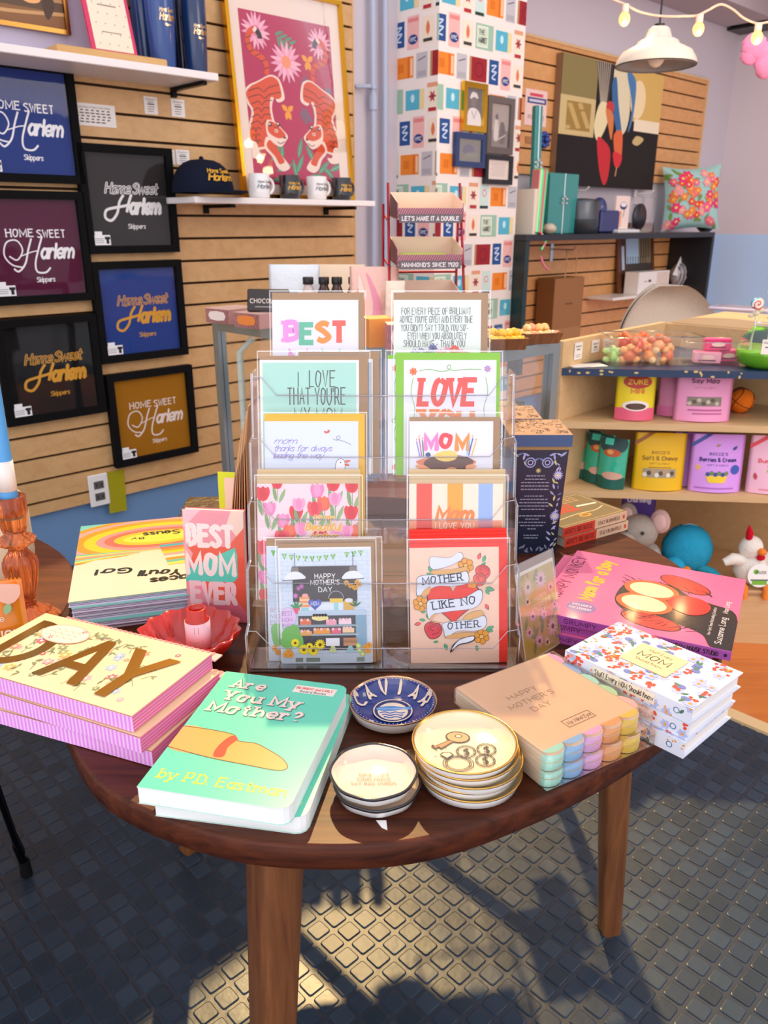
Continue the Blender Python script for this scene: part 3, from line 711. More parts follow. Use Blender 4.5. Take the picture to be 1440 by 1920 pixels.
# small notices on the slats
def notice(lab,x0,y0,x1,y1,rows,head=None):
    a,c_,d,e_=wrect(x0,x1,y0,y1,.03); t=wt('price_notice' if x1-x0<60 else 'wall_notice',lab,'notice',(a+c_)/2,d,.023,'paper notices on the slats')
    w,h=c_-a,e_-d; b=B('f3eee8','paper'); b.box(-w/2,-.0012,0,w/2,0,h); A=front(b,w*.86,h*.86,(0,0,100,100*h/w),-.0013,h*.07,'card',.00005)
    H_=100*h/w; n=rows
    for k in range(n): 
        y=H_*(1-(k+1)/(n+.6)); 
        if head and k==0: A.text(head,50,y,H_/n*.75,'3a3034',al='c',wid=86)
        elif x1-x0>60 and k==0: A.text('Every purchase of Home Sweet Harlem',50,y,H_/n*.55,'4a4044',al='c',wid=90)
        elif x1-x0>60: [A.rect(6+j*13+(k*3)%5,y,15+j*13+(k*5)%4,y+H_/n*.42,'6a6064') for j in range(7-(k==5))]
        elif k==2: A.rect(20,y,80,y+H_/n*.5,'4a4044')
        else: A.rect(18+5*(k%2),y,82-6*(k%3),y+H_/n*.3,'8a8084')
    o=b.build('sheet',t); return t
notice('wide white paper notice pinned under the upper left shelf',129,194,218,236,6)
notice('small price notice under the upper shelf, left of two',272,181,297,214,6,'Skippers')
notice('small price notice under the upper shelf, right of two',323,186,348,219,6,'Skippers')
notice('small price notice partly behind the charcoal shirt frame',305,281,330,308,6,'Skippers')
notice('small price notice right above the cap',332,281,357,309,6,'Skippers')
# outlet and tape
s=(W(165,912,.03)[0]+W(205,908,.03)[0])/2
t=wt('wall_outlet','white double socket plate low on the slatted wall','outlet',s,.205,.0225)
b=B('efece8','satin'); b.box(-.036,-.008,0,.036,0,.116,bev=.003); b.build('plate',t)
for z in (.035,.078):
    b=B('5a5654','satin'); b.box(-.018,-.0105,z-.014,.018,-.0075,z+.014,bev=.004); A=front(b,.036,.028,(0,0,10,10),-.0106,z-.014,'card',.00005); A.rect(2,3,3,7,'141414'); A.rect(7,3,8,7,'141414'); b.build('socket',t)
s=W(218,915,.03)[0]
b=B('a8a010','gloss'); b.box(-.033,-.0015,0,.033,0,.155); o=b.build('tape_strip',None,WP(s,.165,.0235),(0,R(2),WA)); tag(o,'strip of olive green tape on the wall beside the outlet','tape')
# column pictures
def colpic(name,lab,cat,x0,y0,x1,y1,fc,fm,bd,bgc,draw):
    a,c_,d,e_=wrect(x0,x1,y0,y1,co+.01); t=wt(name,lab,cat,(a+c_)/2,d,co+.004,'pictures on the papered column'); w,h=c_-a,e_-d
    b=B(fc,fm); bars(b,w,h,bd,.018,None,None); b.build('frame',t)
    b=B(bgc,'card'); b.box(-w/2+bd*.5,-.008,bd*.5,w/2-bd*.5,-.002,h-bd*.5); A=front(b,w-2*bd,h-2*bd,(0,0,100,100),-.0082,bd,'card',.00005); draw(A); b.build('photo',t)
    b=B('ffffff','pane'); b.box(-w/2+bd,-.0125,bd,w/2-bd,-.012,h-bd); b.build('glass_pane',t)
def man(A): A.blob([(10,0),(14,36),(34,48),(66,46),(90,30),(92,0)],'ece6e2'); A.ell(46,66,17,16,'6a5a54'); A.blob([(24,72),(36,90),(64,88),(72,74),(50,78)],'e8e2de'); A.line([(36,40),(50,20),(66,42)],3,'5a5452')
def grp(A): A.rect(0,0,100,40,'6e6258'); A.blob([(20,20),(24,60),(38,66),(46,40),(42,16)],'d6cec4'); A.ell(34,70,8,7,'3c322c'); A.blob([(52,12),(54,54),(70,60),(82,40),(78,12)],'3a322e'); A.ell(66,66,8,7,'a89a8c'); A.line([(30,14),(84,30)],4,'c9c0b4')
def blu(A): A.ell(46,52,26,24,'4a4c6c'); A.ell(60,30,30,12,'74786a')
def txt(A):
    for k in range(8): A.rect(14+4*(k%3),82-k*9,86-5*(k%2),84-k*9,'8a7c74')
colpic('framed_photo','narrow bright gold frame with a black and white portrait of a person in a cap','framed photo',866,155,910,247,'e0b03a','foil',.022,'48423f',man)
colpic('framed_photo','tall grey brown frame with an old group photo beside the gold frame','framed photo',911,182,960,289,'6c625e','matte',.026,'a09488',grp)
colpic('framed_photo','small dark blue frame with a faded picture below the gold frame','framed photo',851,250,907,314,'243a68','satin',.022,'6a6c60',blu)
colpic('framed_certificate','small black framed typed certificate, lowest on the papered column','framed certificate',907,291,958,346,'17161a','satin',.02,'f0dfd0',txt)
# ================================================================ the display table
TZ=.65
pts=[(-.053,.534),(.04,.545),(.138,.592),(.23,.655),(.322,.737),(.40,.835),(.448,.95),(.468,1.08),(.44,1.21),(.37,1.34),(.22,1.425),(.05,1.47),(-.13,1.48),(-.30,1.42),(-.41,1.28),(-.445,1.1),(-.437,.96),(-.395,.82),(-.336,.712),(-.262,.612),(-.15,.55)]
pts=[(x,y+max(0,.75-y)*.055) for x,y in pts]
ol=catmull(pts,6,True)
t=thing('display_table','dark walnut three-legged side table with rounded triangular top in the foreground','table',(0,.95,0))
def off(pp,d):
    o=[]
    for i in range(len(pp)):
        a,c_=pp[i-1],pp[(i+1)%len(pp)]; dx,dy=c_[0]-a[0],c_[1]-a[1]; l=math.hypot(dx,dy); o.append((pp[i][0]-dy/l*d,pp[i][1]+dx/l*d))
    return o
b=B(mat='walnut'); rs=[]
for z,d in ((.622,.004),(.6245,.0005),(.634,0),(.6465,0),(.6492,.0012),(TZ,.0035)):
    rs.append([(x,y-.95,z) for x,y in off(ol,d)])
b.grid(rs); b.face(rs[0][::-1]); b.face(rs[-1]); b.build('tabletop',t)
def leg(top,bot,wt_,wb,rot,name='leg'):
    b=B(mat='walnut_leg'); rows=[]
    for k in range(7):
        f=k/6; w=wt_+(wb-wt_)*f; cx=top[0]+(bot[0]-top[0])*f; cy=top[1]+(bot[1]-top[1])*f; z=.622*(1-f)
        q=[]
        for sx,sy in ((1,1),(-1,1),(-1,-1),(1,-1)):
            r=w*.22; h=w/2
            for a in (0,30,60,90):
                aa={(1,1):0,(-1,1):90,(-1,-1):180,(1,-1):270}[(sx,sy)]+a
                x=sx*(h-r)+r*math.cos(R(aa)); y=sy*(h-r)+r*math.sin(R(aa))
                q.append((cx+x*math.cos(rot)-y*math.sin(rot),cy+x*math.sin(rot)+y*math.cos(rot)-.95,z))
        rows.append(q)
    b.grid(rows); b.face(rows[0]); b.face(rows[-1][::-1]); b.build(name,t)
leg((-.108,.655),(-.138,.625),.052,.034,R(35)); leg((.352,1.07),(.39,1.06),.052,.034,R(10)); leg((-.33,1.2),(-.38,1.25),.052,.034,R(50))
# ---------------------------------------------------------------- card rack
RL,RR=-.161,.158
def row(i): return .842+.034*i,TZ+.004+.068*i
LEAN=R(14)
t=thing('card_rack','clear acrylic five-tier rack full of greeting cards in the middle of the table','card rack',((RL+RR)/2,.93,TZ))
ox,oy=(RL+RR)/2,.93
b=B('ffffff','acrylic')
b.box(RL-ox,.825-oy,0,RR-ox,1.03-oy,.003); b.build('base_plate',t)
for x in (RL,RR):
    b=B('ffffff','acrylic'); s_=1 if x>0 else -1
    prof=[(.826,0),(.826,.05),(.846,.055),(.858,.118),(.880,.122),(.892,.186),(.914,.19),(.926,.254),(.948,.258),(.965,.33),(1.0,.33),(1.03,.0)]
    for k in range(len(prof)-1):
        pass
    P0=[(x-ox,y-oy,z) for y,z in prof]; P1=[(x-ox-.0025*s_,y-oy,z) for y,z in prof]
    b.face(P0); b.face(P1[::-1])
    for k in range(len(prof)): 
        k2=(k+1)%len(prof); b.face([P0[k],P0[k2],P1[k2],P1[k]],mat='acrylic_edge')
    b.tube([(p[0],p[1],p[2]) for p in P0[:10]],.0009,5,mat='acrylic_edge'); b.build('side_panel',t)
for i in range(5):
    d,z=row(i); y=d-oy-.012; z-=TZ
    b=B('ffffff','acrylic'); b.box(RL-ox+.003,y,z-.003 if i else z,RR-ox-.003,y+.05,z-.001 if i else z+.001)
    b.box(RL-ox+.003,y-.0015,z-.003,RR-ox-.003,y,z+.026)
    bt=y+.05
    b.face([(RL-ox+.003,bt-.006,z),(RR-ox-.003,bt-.006,z),(RR-ox-.003,bt+.03,z+.12),(RL-ox+.003,bt+.03,z+.12)])
    b.build('pocket',t)
    b=B('ffffff','acrylic_edge')
    lip=[(RL-ox+.003,z+.05),(RL-ox+.012,z+.05),(RL-ox+.03,z+.028),(-.012,z+.027),(.012,z+.027),(RR-ox-.03,z+.028),(RR-ox-.014,z+.05),(RR-ox-.003,z+.052)]
    b.tube([(x,y-.001,zz) for x,zz in lip],.0007,5); b.tube([(.0,y-.001,z),(.0,y-.001,z+.026)],.0008,5); b.build('pocket_edge',t)
# ---------------------------------------------------------------- greeting cards
HPX=[219,216,214,211,209]
def card(lab,i,x0,x1,y,env,ex1,draw,bg='f6f6fa',back=0,ex0=None,n_env=1,ey=None,roll=0,dz=0,stack=.0012):
    d,z=row(i); d+=back; zz=.146
    a=DD(x0,y,d+.034).x; c_=DD(x1,y,d+.034).x; e0=DD(ex0 or x0,y,d+.034).x; e1=DD(ex1,y,d+.034).x
    w=c_-a; cx=(a+c_)/2
    t=thing('greeting_card',lab,'greeting card',(cx,d,z+dz+.0006),(-LEAN,roll,0),'greeting cards in the acrylic rack')
    b=B(bg,'card'); b.box(-w/2,-.0006,0,w/2,0,.14)
    A=front(b,w,.14,(x0,y+HPX[i],x1,y),-.0007); draw(A); b.build('card_front',t)
    for k in range(n_env):
        b=B(env,'paper'); yy=.0004+k*stack; up=.005+k*.004
        b.box(e0-cx,yy,0,e1-cx,yy+.0009,.14+up); b.box(e0-cx,yy+.0002,.1,e1-cx,yy+.00095,.14+up-.002); b.build('envelope',t)
    b=B('ffffff','film'); b.box(e0-cx-.003,-.0022,.0002,e1-cx+.003,-.0019,.151); b.build('clear_sleeve',t)
    b=B('ffffff','seam'); b.box(e0-cx-.003,-.0024,.1495,e1-cx+.003,-.0021,.151); b.box(e1-cx+.0018,-.0024,.0,e1-cx+.003,-.0021,.149); b.box(e0-cx-.003,-.0024,.0,e0-cx-.0018,-.0021,.149); b.build('sleeve_seam',t)
    return t
KR='b08a62'; TN='d9bf94'
def a_best(A):
    for ch,x,y,c_,wd in (('B',533,636,'f29ae0',30),('E',563,640,'5fc3a0',28),('S',593,637,'f5962e',27),('T',621,637,'f0604c',31),('M',541,690,'f29ae0',37),('O',579,691,'b3a3ea',29),('M',603,691,'4fc09a',36)):
        A.text(ch,x+2,y,32,c_,wid=wd-6,wt=2.8,slab=1.3 if ch=='T' else 2.2)
def a_brill(A):
    for s_,x,w_,y in (('FOR EVERY PIECE OF BRILLIANT',753,130,593),("ADVICE YOU'VE GIVEN AND EVERY TIME",750,136,608),("YOU DIDN'T SAY 'I TOLD YOU SO'-",752,126,623),('EVEN WHEN YOU ABSOLUTELY',765,110,638),('SHOULD HAVE - THANK YOU',757,115,652)):
        A.text(s_,x,y,11.5,'54585c',wid=w_,wt=.75,jit=.5)
    for x,y,r,c_ in ((778,664,9,'8f86c9'),(790,661,8,'8f86c9'),(812,655,9,'6f6bb0'),(802,664,7,'4a5a6a'),(826,664,9,'f07a9a'),(840,660,9,'f5a0b4'),(853,658,10,'f0583e'),(866,664,9,'f07a9a'),(876,666,7,'f5a0b4')): A.flower(x,y,r,9,c_,'3a4a5a' if c_[0]=='6' else 'f6d0c0',.8)
def a_that(A):
    A.rect(492,682,668,890,'b5e6d8')
    for s_,x,w_,y,h in (('I',559,2,725,26),('LOVE',580,48,725,29),("THAT YOU'RE",539,108,758,30),('MY MOM',551,90,792,28)): A.text(s_,x,y,h,'3c4a4a',wid=w_,wt=.6,jit=.3)
def a_love(A):
    A.curve([(786,696),(805,693),(828,697),(843,693),(845,687),(841,685),(839,691),(850,695),(875,693),(903,693)],1.3,'7fc24c')
    for s_ in (1,-1):
        c0=843; A.curve([(c0-s_*68,708),(c0-s_*72,735),(c0-s_*65,765),(c0-s_*70,800),(c0-s_*66,840)],1.2,'7fc24c')
    A.flower(775,697,8,7,'f2803c','d95a2a',.75); A.flower(914,692,7,7,'b892dc','f5a05a',.75); A.flower(775,870,8,7,'f28a7a','d95a2a',.75)
    A.text('LOVE',786,756,44,'ee5348',wid=104,wt=2.0,shear=.14,slab=2.2,gap=2); A.text('YOU',790,813,44,'f28a3a',wid=96,wt=2.1,slab=2.4)
def a_vine(A):
    A.rect(727,672,757,886,'f4f6fa'); A.flower(742,694,7,7,'f2803c','d95a2a',.75); A.curve([(744,706),(739,730),(745,758),(740,790)],1.2,'7fc24c'); A.ring(739,790,4,1.2,'7fc24c'); A.curve([(744,795),(739,815),(745,840),(741,862)],1.2,'7fc24c'); A.flower(741,876,7,7,'f28a7a','d95a2a',.75)
def a_duck(A):
    for s_,x,w_,y in (('mom.',514,42,838),('thanks for always',513,108,852),('leading the way',512,94,865)): A.text(s_,x,y,10.5,'a793d8',wid=w_,wt=1.1,shear=.35,gap=.6)
    A.curve([(624,829),(632,832),(638,826),(633,824),(632,830),(645,834),(658,840)],.8,'6a6a8a'); A.leaf(614,819,8,6,60,'e0624c'); A.leaf(614,819,8,5,150,'e0624c'); A.leaf(543,895,9,6,60,'e0624c'); A.leaf(543,895,8,5,140,'e0624c')
    A.blob([(629,898),(628,885),(630,873),(636,867),(643,868),(647,874),(646,884),(647,898)],'fbfbff'); A.curve([(629,900),(628,884),(631,871),(638,866),(645,869),(647,878),(646,900)],.9,'3a3a5a')
    A.leaf(645,872,13,6,12,'f0683c'); A.leaf(645,876,11,5,-12,'e2562c'); A.ell(638,873,1.2,None,'2a2a3a',8); A.curve([(490,893),(510,898),(535,897)],.8,'6a6a8a')
def a_panc(A):
    for ch,x,y,c_ in (('M',798,838,'f28ad0'),('O',827,834,'ee3f4c'),('M',857,839,'f5962e')): A.text(ch,x,y,24 if ch!='O' else 22,c_,wid=21 if ch!='O' else 18,wt=3.4)
    for x,y,l,c_,s_ in ((781,824,28,'7c9ad8',-.08),(786,818,34,'e05fb0',-.05),(792,822,30,'3f9c6a',-.03),(880,822,26,'7cc9d8',.05),(887,818,32,'3f62c9',.08),(893,824,26,'f0c85a',.1)):
        A.line([(x,y),(x-s_*l*3,y+l)],2.2,c_); A.leaf(x,y-1,5,3,90,'f2b84a')
    for y,rx,c_ in ((898,54,'d9713c'),(889,56,'f0a06a'),(880,54,'e0784a'),(870,58,'f2a878'),(862,57,'e88858')): A.ell(837,y,rx,9,c_,26)
    A.blob([(800,858),(795,866),(806,874),(812,884),(811,897),(820,899),(832,896),(830,884),(838,874),(852,872),(862,880),(866,894),(876,896),(880,888),(874,876),(876,868),(888,864),(884,856),(862,850),(820,850)],'6a3a2c')
    A.blob([(814,850),(826,843),(846,841),(858,848),(854,857),(838,861),(822,858)],'f6d870'); A.ell(803,849,5,5,'3c4c8c',10)
def tulip(A,x,y,r,c_,c2,a=90):
    s_=.5 if a>0 else 1
    A.leaf(x-2,y+r*3.2,r*3,r*.75,100,'7fa86a'); A.leaf(x+3,y+r*3.4,r*2.8,r*.8,66,'94b87c'); A.line([(x,y),(x+1,y+r*3)],.9,'5a8a4a')
    A.blob([(x-r,y-r*.3),(x-r*.75,y-r*1.0),(x-r*.3,y-r*.85),(x,y-r*1.1),(x+r*.4,y-r*.85),(x+r*.8,y-r),(x+r,y-r*.2),(x+r*.6,y+r*.75),(x,y+r),(x-r*.7,y+r*.7)],c_); A.blob([(x-r*.5,y-r*.5),(x,y-r),(x+r*.5,y-r*.4),(x+r*.3,y+r*.6),(x-r*.3,y+r*.6)],c2)
def a_tulip(A):
    P=[('e8283c','d81830'),('f288c0','f5a0cc'),('f2603c','f0744c'),('f5a8d0','f290c0'),('f04a5c','e03048')]
    pp=[(493,930,13,0),(520,910,11,0),(555,965,13,0),(530,980,13,1),(505,958,12,1),(595,925,13,1),(625,912,13,0),(608,948,13,2),(590,958,14,4),(628,940,12,3),(660,915,13,0),(658,965,13,0),(560,950,12,3),(544,1000,13,2),(528,1012,14,4),(565,995,13,3),(600,1012,14,0),(630,1005,12,3),(665,1000,13,2),(492,1030,14,4),(500,1055,13,3),(650,1000,12,3),(495,1085,13,1),(540,1060,13,0),(496,1120,13,0)]
    for x,y,r,k in pp: tulip(A,x,y,r,*P[k])
    for s_,x,w_,y,h in (('to my',588,38,978,10),('Beautiful',573,64,997,12),('Mother',583,50,1015,12)): A.text(s_,x,y,h,'fbe2d0',wid=w_,wt=4.2,shear=.2,slab=.8,gap=1.6); A.text(s_,x,y,h,'b98a3a',wid=w_,wt=2.2,shear=.2,slab=.8,gap=1.6,mat='foil')
def a_strp(A):
    A.rect(781,900,810,1130,'ee5240'); A.rect(839,900,868,1130,'f5ad2c'); A.rect(897,900,924,1130,'9fbcf0')
    A.rect(767,979,942,1009,'f29a70'); A.rect(781,979,810,1009,'e84434'); A.rect(839,979,868,1009,'f07a34'); A.rect(897,979,924,1009,'d08a98')
    A.text('Mom',819,977,22,'ee8a34',wid=66,wt=2.7,shear=.2,slab=1,gap=2); A.text('I LOVE YOU',817,994,10,'fbe2d0',wid=72,wt=1.5)
def a_shop(A):
    A.rect(528,1040,697,1256,'dbe8f8'); 
    for k in range(18):
        A.line([(528,1046+k*8),(697,1046+k*8)],.4,'b4c6dc')
    for k in range(17):
        for j in range(9): A.line([(532+j*20+(k%2)*10,1046+k*8),(532+j*20+(k%2)*10,1054+k*8)],.4,'b4c6dc',up=(j==0))
    A.rect(551,1071,672,1138,'4e484c')
    for s_,y,h,x,w_ in (('HAPPY',1094,8.5,612,38),("MOTHER'S",1106,9,612,54),('DAY',1119,8.5,612,25)): A.text(s_,x,y,h,'ffffff',wid=w_,al='c',wt=1.3)
    for k,ch in enumerate('SWEETEST MOM'):
        if ch==' ': continue
        x=537+k*13; y=1052+5*math.sin(PI*min(k,8)/8)-(k-8)*1.3*(k>8); A.poly([(x-5,y-5),(x+5,y-5),(x,y+6)],'6fb84c'); A.text(ch,x,y+1,5,'f4fff0',al='c',wt=1.3)
    for x in (556,665):
        A.line([(x,1046),(x,1072)],1,'3a3a3c'); A.poly([(x-6,1072),(x+6,1072),(x+8,1082),(x-8,1082)],'8a8684'); A.blob([(x-19,1096),(x-16,1086),(x-6,1081),(x+6,1081),(x+15,1086),(x+18,1094)],'eef2f8'); A.line([(x-24,1097),(x+20,1095)],1.2,'4a4a4e')
    A.rect(560,1140,645,1160,'e6f0fa'); 
    for y,c_ in ((1128,'f0a06c'),(1132,'f6d0a8'),(1136,'f0a06c'),(1141,'f6d0a8'),(1144,'f0a06c')): A.rect(563,y,582,y+4,c_)
    A.ell(574,1126,6,4,'f5b0a8'); A.rect(566,1149,580,1160,'9fdce4')
    A.heart(592,1142,25,'5a66c0'); A.text('MOM',592,1145,8,'dfe4ff',al='c',wt=1.2,wid=15)
    A.rect(620,1132,645,1140,'f2d25c'); A.ring(632,1132,14,1,'c4ccd8',a0=180,a1=360); A.rect(628,1140,636,1158,'a8dce6'); A.rect(647,1137,665,1155,'e6b85c'); A.ell(656,1136,8,4,'e4ecf4')
    for x,y,c_ in ((562,1112,'b860b0'),(556,1126,'c880c0'),(568,1108,'c070b8')): A.flower(x,y,6,8,c_,'d8a0d0',.5)
    for x,y in ((652,1103),(660,1108),(668,1112),(676,1106),(672,1102)): A.flower(x,y,6,7,'f0b43c','d89020',.6)
    for a in (40,80,110,150): A.leaf(558,1150,15,5,a,'4f9c6a'); A.leaf(668,1148,14,4,a,'4a7c54')
    A.poly([(551,1149),(564,1149),(561,1160),(554,1160)],'e8647c')
    A.rect(560,1158,688,1230,'4a4a52'); A.rect(560,1154,688,1164,'c4d8ea'); A.rect(668,1164,688,1230,'8fb4cc')
    for k,y in enumerate((1181,1198)): A.rect(553,y,674,y+4,'b8ccd8')
    for x0,x1,y,c_ in ((563,584,1172,'e8845c'),(612,632,1173,'f2b0c4'),(636,660,1172,'f8e0ec'),(563,585,1193,'e8b070'),(588,620,1190,'f0a850'),(622,640,1190,'e87890'),(643,665,1188,'f6d8b0')):
        A.rect(x0,y,x1,y+9,c_)
        for q in range(int((x1-x0)/6)): A.ell(x0+3+q*6,y,3,3,c_ if q%2 else 'f8c8d0',8)
    A.blob([(586,1170),(600,1174),(616,1170),(612,1164),(590,1164)],'f2e6a8')
    for q in range(5): A.ell(590+q*5.4,1163,3,3,'3c3036',8)
    for x in (624,657): A.rect(x-13,1207,x+13,1222,'f2f2f6' if x<640 else 'f2b890'); A.poly([(x-3,1222),(x+3,1222),(x+8,1234),(x-8,1234)],'d8e4a0' if x<640 else 'a8dce0')
    A.rect(528,1236,697,1256,'cfdcea')
    A.ell(541,1166,15,18,'e8d0f0',22)
    for k,s_ in enumerate(('BEST','MOM','EVER')): A.text(s_,530,1163+k*12,8,'a070c0',wid=19,wt=.8)
    for x,y in ((540,1200),(550,1195),(536,1215),(556,1212)): A.blob([(x-12,y),(x-4,y-14),(x+10,y-10),(x+12,y+8),(x,y+12)],'7fc26a')
    for x,y,r in ((553,1215,9),(569,1228,11),(587,1230,11),(600,1219,11),(580,1222,8)): A.flower(x,y,r,14,'f5e02c','6a4a1c',.45)
    for x,y in ((540,1232),(544,1238),(535,1237),(686,1226),(692,1222),(690,1232)): A.flower(x,y,7,8,'f0a83c','e0902c',.6)
    for x,y in ((674,1230),(680,1238),(672,1222)): A.flower(x,y,6,7,'c8dc6c','f8f8e0',.6)
    for x in (560,580,592,676): A.rect(x-7,1244,x+7,1252,'8a9488')
def a_shop2(A):
    A.rect(502,1040,527,1256,'d6e4f6'); A.poly([(510,1046),(520,1046),(515,1058)],'6fb84c')
    for k,s_ in enumerate(('BES','MO','EVE')): A.text(s_,507,1163+k*12,8,'c070a0',wid=17,wt=.8)
    for k in range(12): A.line([(506,1062+k*8),(526,1062+k*8)],.4,'b4c6dc')
    A.blob([(508,1190),(526,1188),(526,1224),(512,1224)],'8cc880'); 
    for x,y in ((514,1232),(520,1240)): A.flower(x,y,7,8,'f0a83c','e0902c',.6)
def rose(A,x,y,r,c_='ee5a58'):
    A.blob([(x-r,y),(x-r*.8,y-r*.7),(x,y-r),(x+r*.8,y-r*.6),(x+r,y+r*.2),(x+r*.5,y+r*.9),(x-r*.4,y+r)],'2e3038'); A.blob([(x-r*.94,y),(x-r*.75,y-r*.65),(x,y-r*.94),(x+r*.75,y-r*.55),(x+r*.94,y+r*.2),(x+r*.46,y+r*.84),(x-r*.36,y+r*.94)],c_)
    for k in (.3,.55,.8): A.curve([(x+r*k*math.cos(a/2.+k*5),y-r*.15+r*k*.8*math.sin(a/2.+k*5)) for a in range(9)],r*.06,'8a1c28',n=3)
def a_tattoo(A):
    ink='2e3444'
    def rib(top,bot,col):
        A.blob(top+bot,ink,n=6); c_=[sum(p[0] for p in top+bot)/len(top+bot),sum(p[1] for p in top+bot)/len(top+bot)]
        A.blob([(c_[0]+(p[0]-c_[0])*.985,c_[1]+(p[1]-c_[1])*.955) for p in top+bot],col,n=6)
    lf=lambda x,y,L,a: (A.leaf(x,y,L*1.05,L*.62,a,ink),A.leaf(x,y,L,L*.52,a,'5ab888'))
    for q in ((813,1088,14,120),(812,1092,10,160),(908,1070,14,70),(904,1078,12,40),(912,1118,18,-15),(912,1122,12,-45),(790,1142,10,150),(801,1160,10,200),(800,1178,12,170),(806,1175,10,120),(912,1200,18,30),(914,1198,13,-10),(835,1222,14,-70),(824,1218,10,190),(895,1226,12,-80)): lf(*q)
    for x,y,r in ((876,1076,15),(791,1146,15),(905,1210,15)):
        for i in range(6):
            a=R(60*i+20); A.ell(x+r*.62*math.cos(a),y+r*.62*math.sin(a),r*.42,None,ink,12); A.ell(x+r*.62*math.cos(a),y+r*.62*math.sin(a),r*.37,None,'f2a83c',12)
        A.ell(x,y,r*.32,None,ink,10); A.ell(x,y,r*.26,None,'f8c868',10)
    rose(A,908,1088,14); rose(A,902,1102,12,'f06a60'); rose(A,814,1196,17,'e85060'); 
    for x,y,a in ((899,1065,70),(912,1148,-60),(792,1183,190)): A.leaf(x,y,14,9,a,ink); A.leaf(x,y,12.6,7.6,a,'ee6468')
    def hp(sc_,col):
        q=[]
        for i in range(36):
            tt=2*PI*i/36; q.append((852+sc_*3.05*16*math.sin(tt)**3,1140-sc_*2.75*(13*math.cos(tt)-5*math.cos(2*tt)-2*math.cos(3*tt)-math.cos(4*tt))))
        A.poly(q,col)
    hp(1.04,ink); hp(1.0,'ee3a2c')
    A.poly([(880,1102),(884,1108),(888,1103),(892,1108),(897,1104),(894,1118),(880,1116)],'f2a030')
    rib([(812,1058),(845,1060),(866,1050)],[(870,1062),(845,1076),(815,1082),(808,1070)],'e6ecfa')
    rib([(812,1084),(850,1082),(877,1077)],[(877,1084),(850,1090),(818,1092)],'e8b878')
    rib([(789,1094),(830,1091),(860,1090),(878,1086)],[(880,1108),(850,1114),(820,1114),(786,1132),(784,1110)],'e6ecfa')
    rib([(800,1118),(810,1114),(806,1128)],[(796,1132),(792,1128)],'e8b878')
    rib([(805,1140),(830,1137),(870,1136),(903,1120)],[(906,1140),(890,1156),(850,1161),(820,1166),(806,1176),(802,1158)],'e6ecfa')
    rib([(808,1172),(820,1164),(812,1178)],[(830,1182),(815,1182)],'e8b878'); rib([(880,1166),(902,1160),(910,1168)],[(905,1176),(880,1178),(870,1176)],'e8b878')
    rib([(832,1184),(860,1179),(890,1176),(911,1170)],[(913,1190),(895,1199),(860,1199),(838,1212),(834,1198)],'e6ecfa')
    rib([(838,1208),(865,1202),(890,1202)],[(890,1208),(865,1212),(840,1212)],'e8b878')
    A.poly(catmull([(888,1208),(865,1214),(850,1226),(846,1240),(862,1226),(880,1222),(892,1216)],5,True),ink); A.poly(catmull([(888,1209),(865,1215),(853,1226),(849,1235),(862,1224),(879,1220),(890,1215)],5,True),'eef2fc')
    A.poly(catmull([(850,1060),(862,1050),(863,1048),(858,1064),(845,1070)],5,True),'e6ecfa')
    A.text('MOTHER',796,1110,13.5,'2a3a4c',wid=74,wt=1.4,slab=1.9,rot=.10); A.text('LIKE NO',814,1157,14,'2a3a4c',wid=80,wt=1.4,slab=1.9,rot=.13); A.text('OTHER.',842,1195,12,'2a3a4c',wid=62,wt=1.4,slab=1.9,rot=.07)
nul=lambda A:None
card('white card reading BEST MOM in bright letters, top left tier',4,510,672,563,KR,682,a_best,'f2f0fa',n_env=2)
card('pale card about a piece of brilliant advice, top right tier',4,738,902,567,KR,915,a_brill,'eef6ee',n_env=2)
card('mint card reading I LOVE THAT YOU\'RE MY MOM, second left tier',3,487,673,677,KR,690,a_that,'f4faf8')
card('white and blue card in a kraft envelope peeking out behind the mint card',3,560,699,678,KR,711,lambda A:A.rect(640,684,696,860,'8fa0ac'),'eceef4',back=.007,n_env=2)
card('white card with red LOVE YOU and green vines',3,757,931,676,'8fd02c',938,a_love,'f0f2fa',ex0=742,n_env=2)
card('white card edge with vine and tiny flowers, behind the LOVE YOU card',3,727,880,677,'8fd02c',890,a_vine,'f0f2fa',back=.007)
card('pale blue card thanking Mom with a goose, yellow envelope behind',2,496,672,797,'f5c018',684,a_duck,'e4ecfa',n_env=2)
card('white card with pancakes, candles and MOM letters',2,768,925,787,KR,938,a_panc,'f0f0f7')
card('pink tulip card reading to my Beautiful Mother',1,482,671,911,TN,676,a_tulip,'fadce4',n_env=4,stack=.0016)
card('striped card reading Mom I LOVE YOU',1,767,943,911,TN,948,a_strp,'fdeBd6'.lower(),n_env=4,stack=.0016)
card("blue bakery card reading HAPPY MOTHER'S DAY, bottom left tier",0,525,699,1036,KR,705,a_shop,'f2f4fb',roll=R(-1))
card('second bakery card showing only its left edge, bottom left tier',0,502,676,1038,KR,714,a_shop2,'f2f4fb',back=.005,roll=R(-.5),n_env=2)
card('peach tattoo style card reading MOTHER LIKE NO OTHER, bottom right tier',0,771,938,1041,'f03428',954,a_tattoo,'fbd6c0',n_env=5,stack=.0018,roll=R(-1))
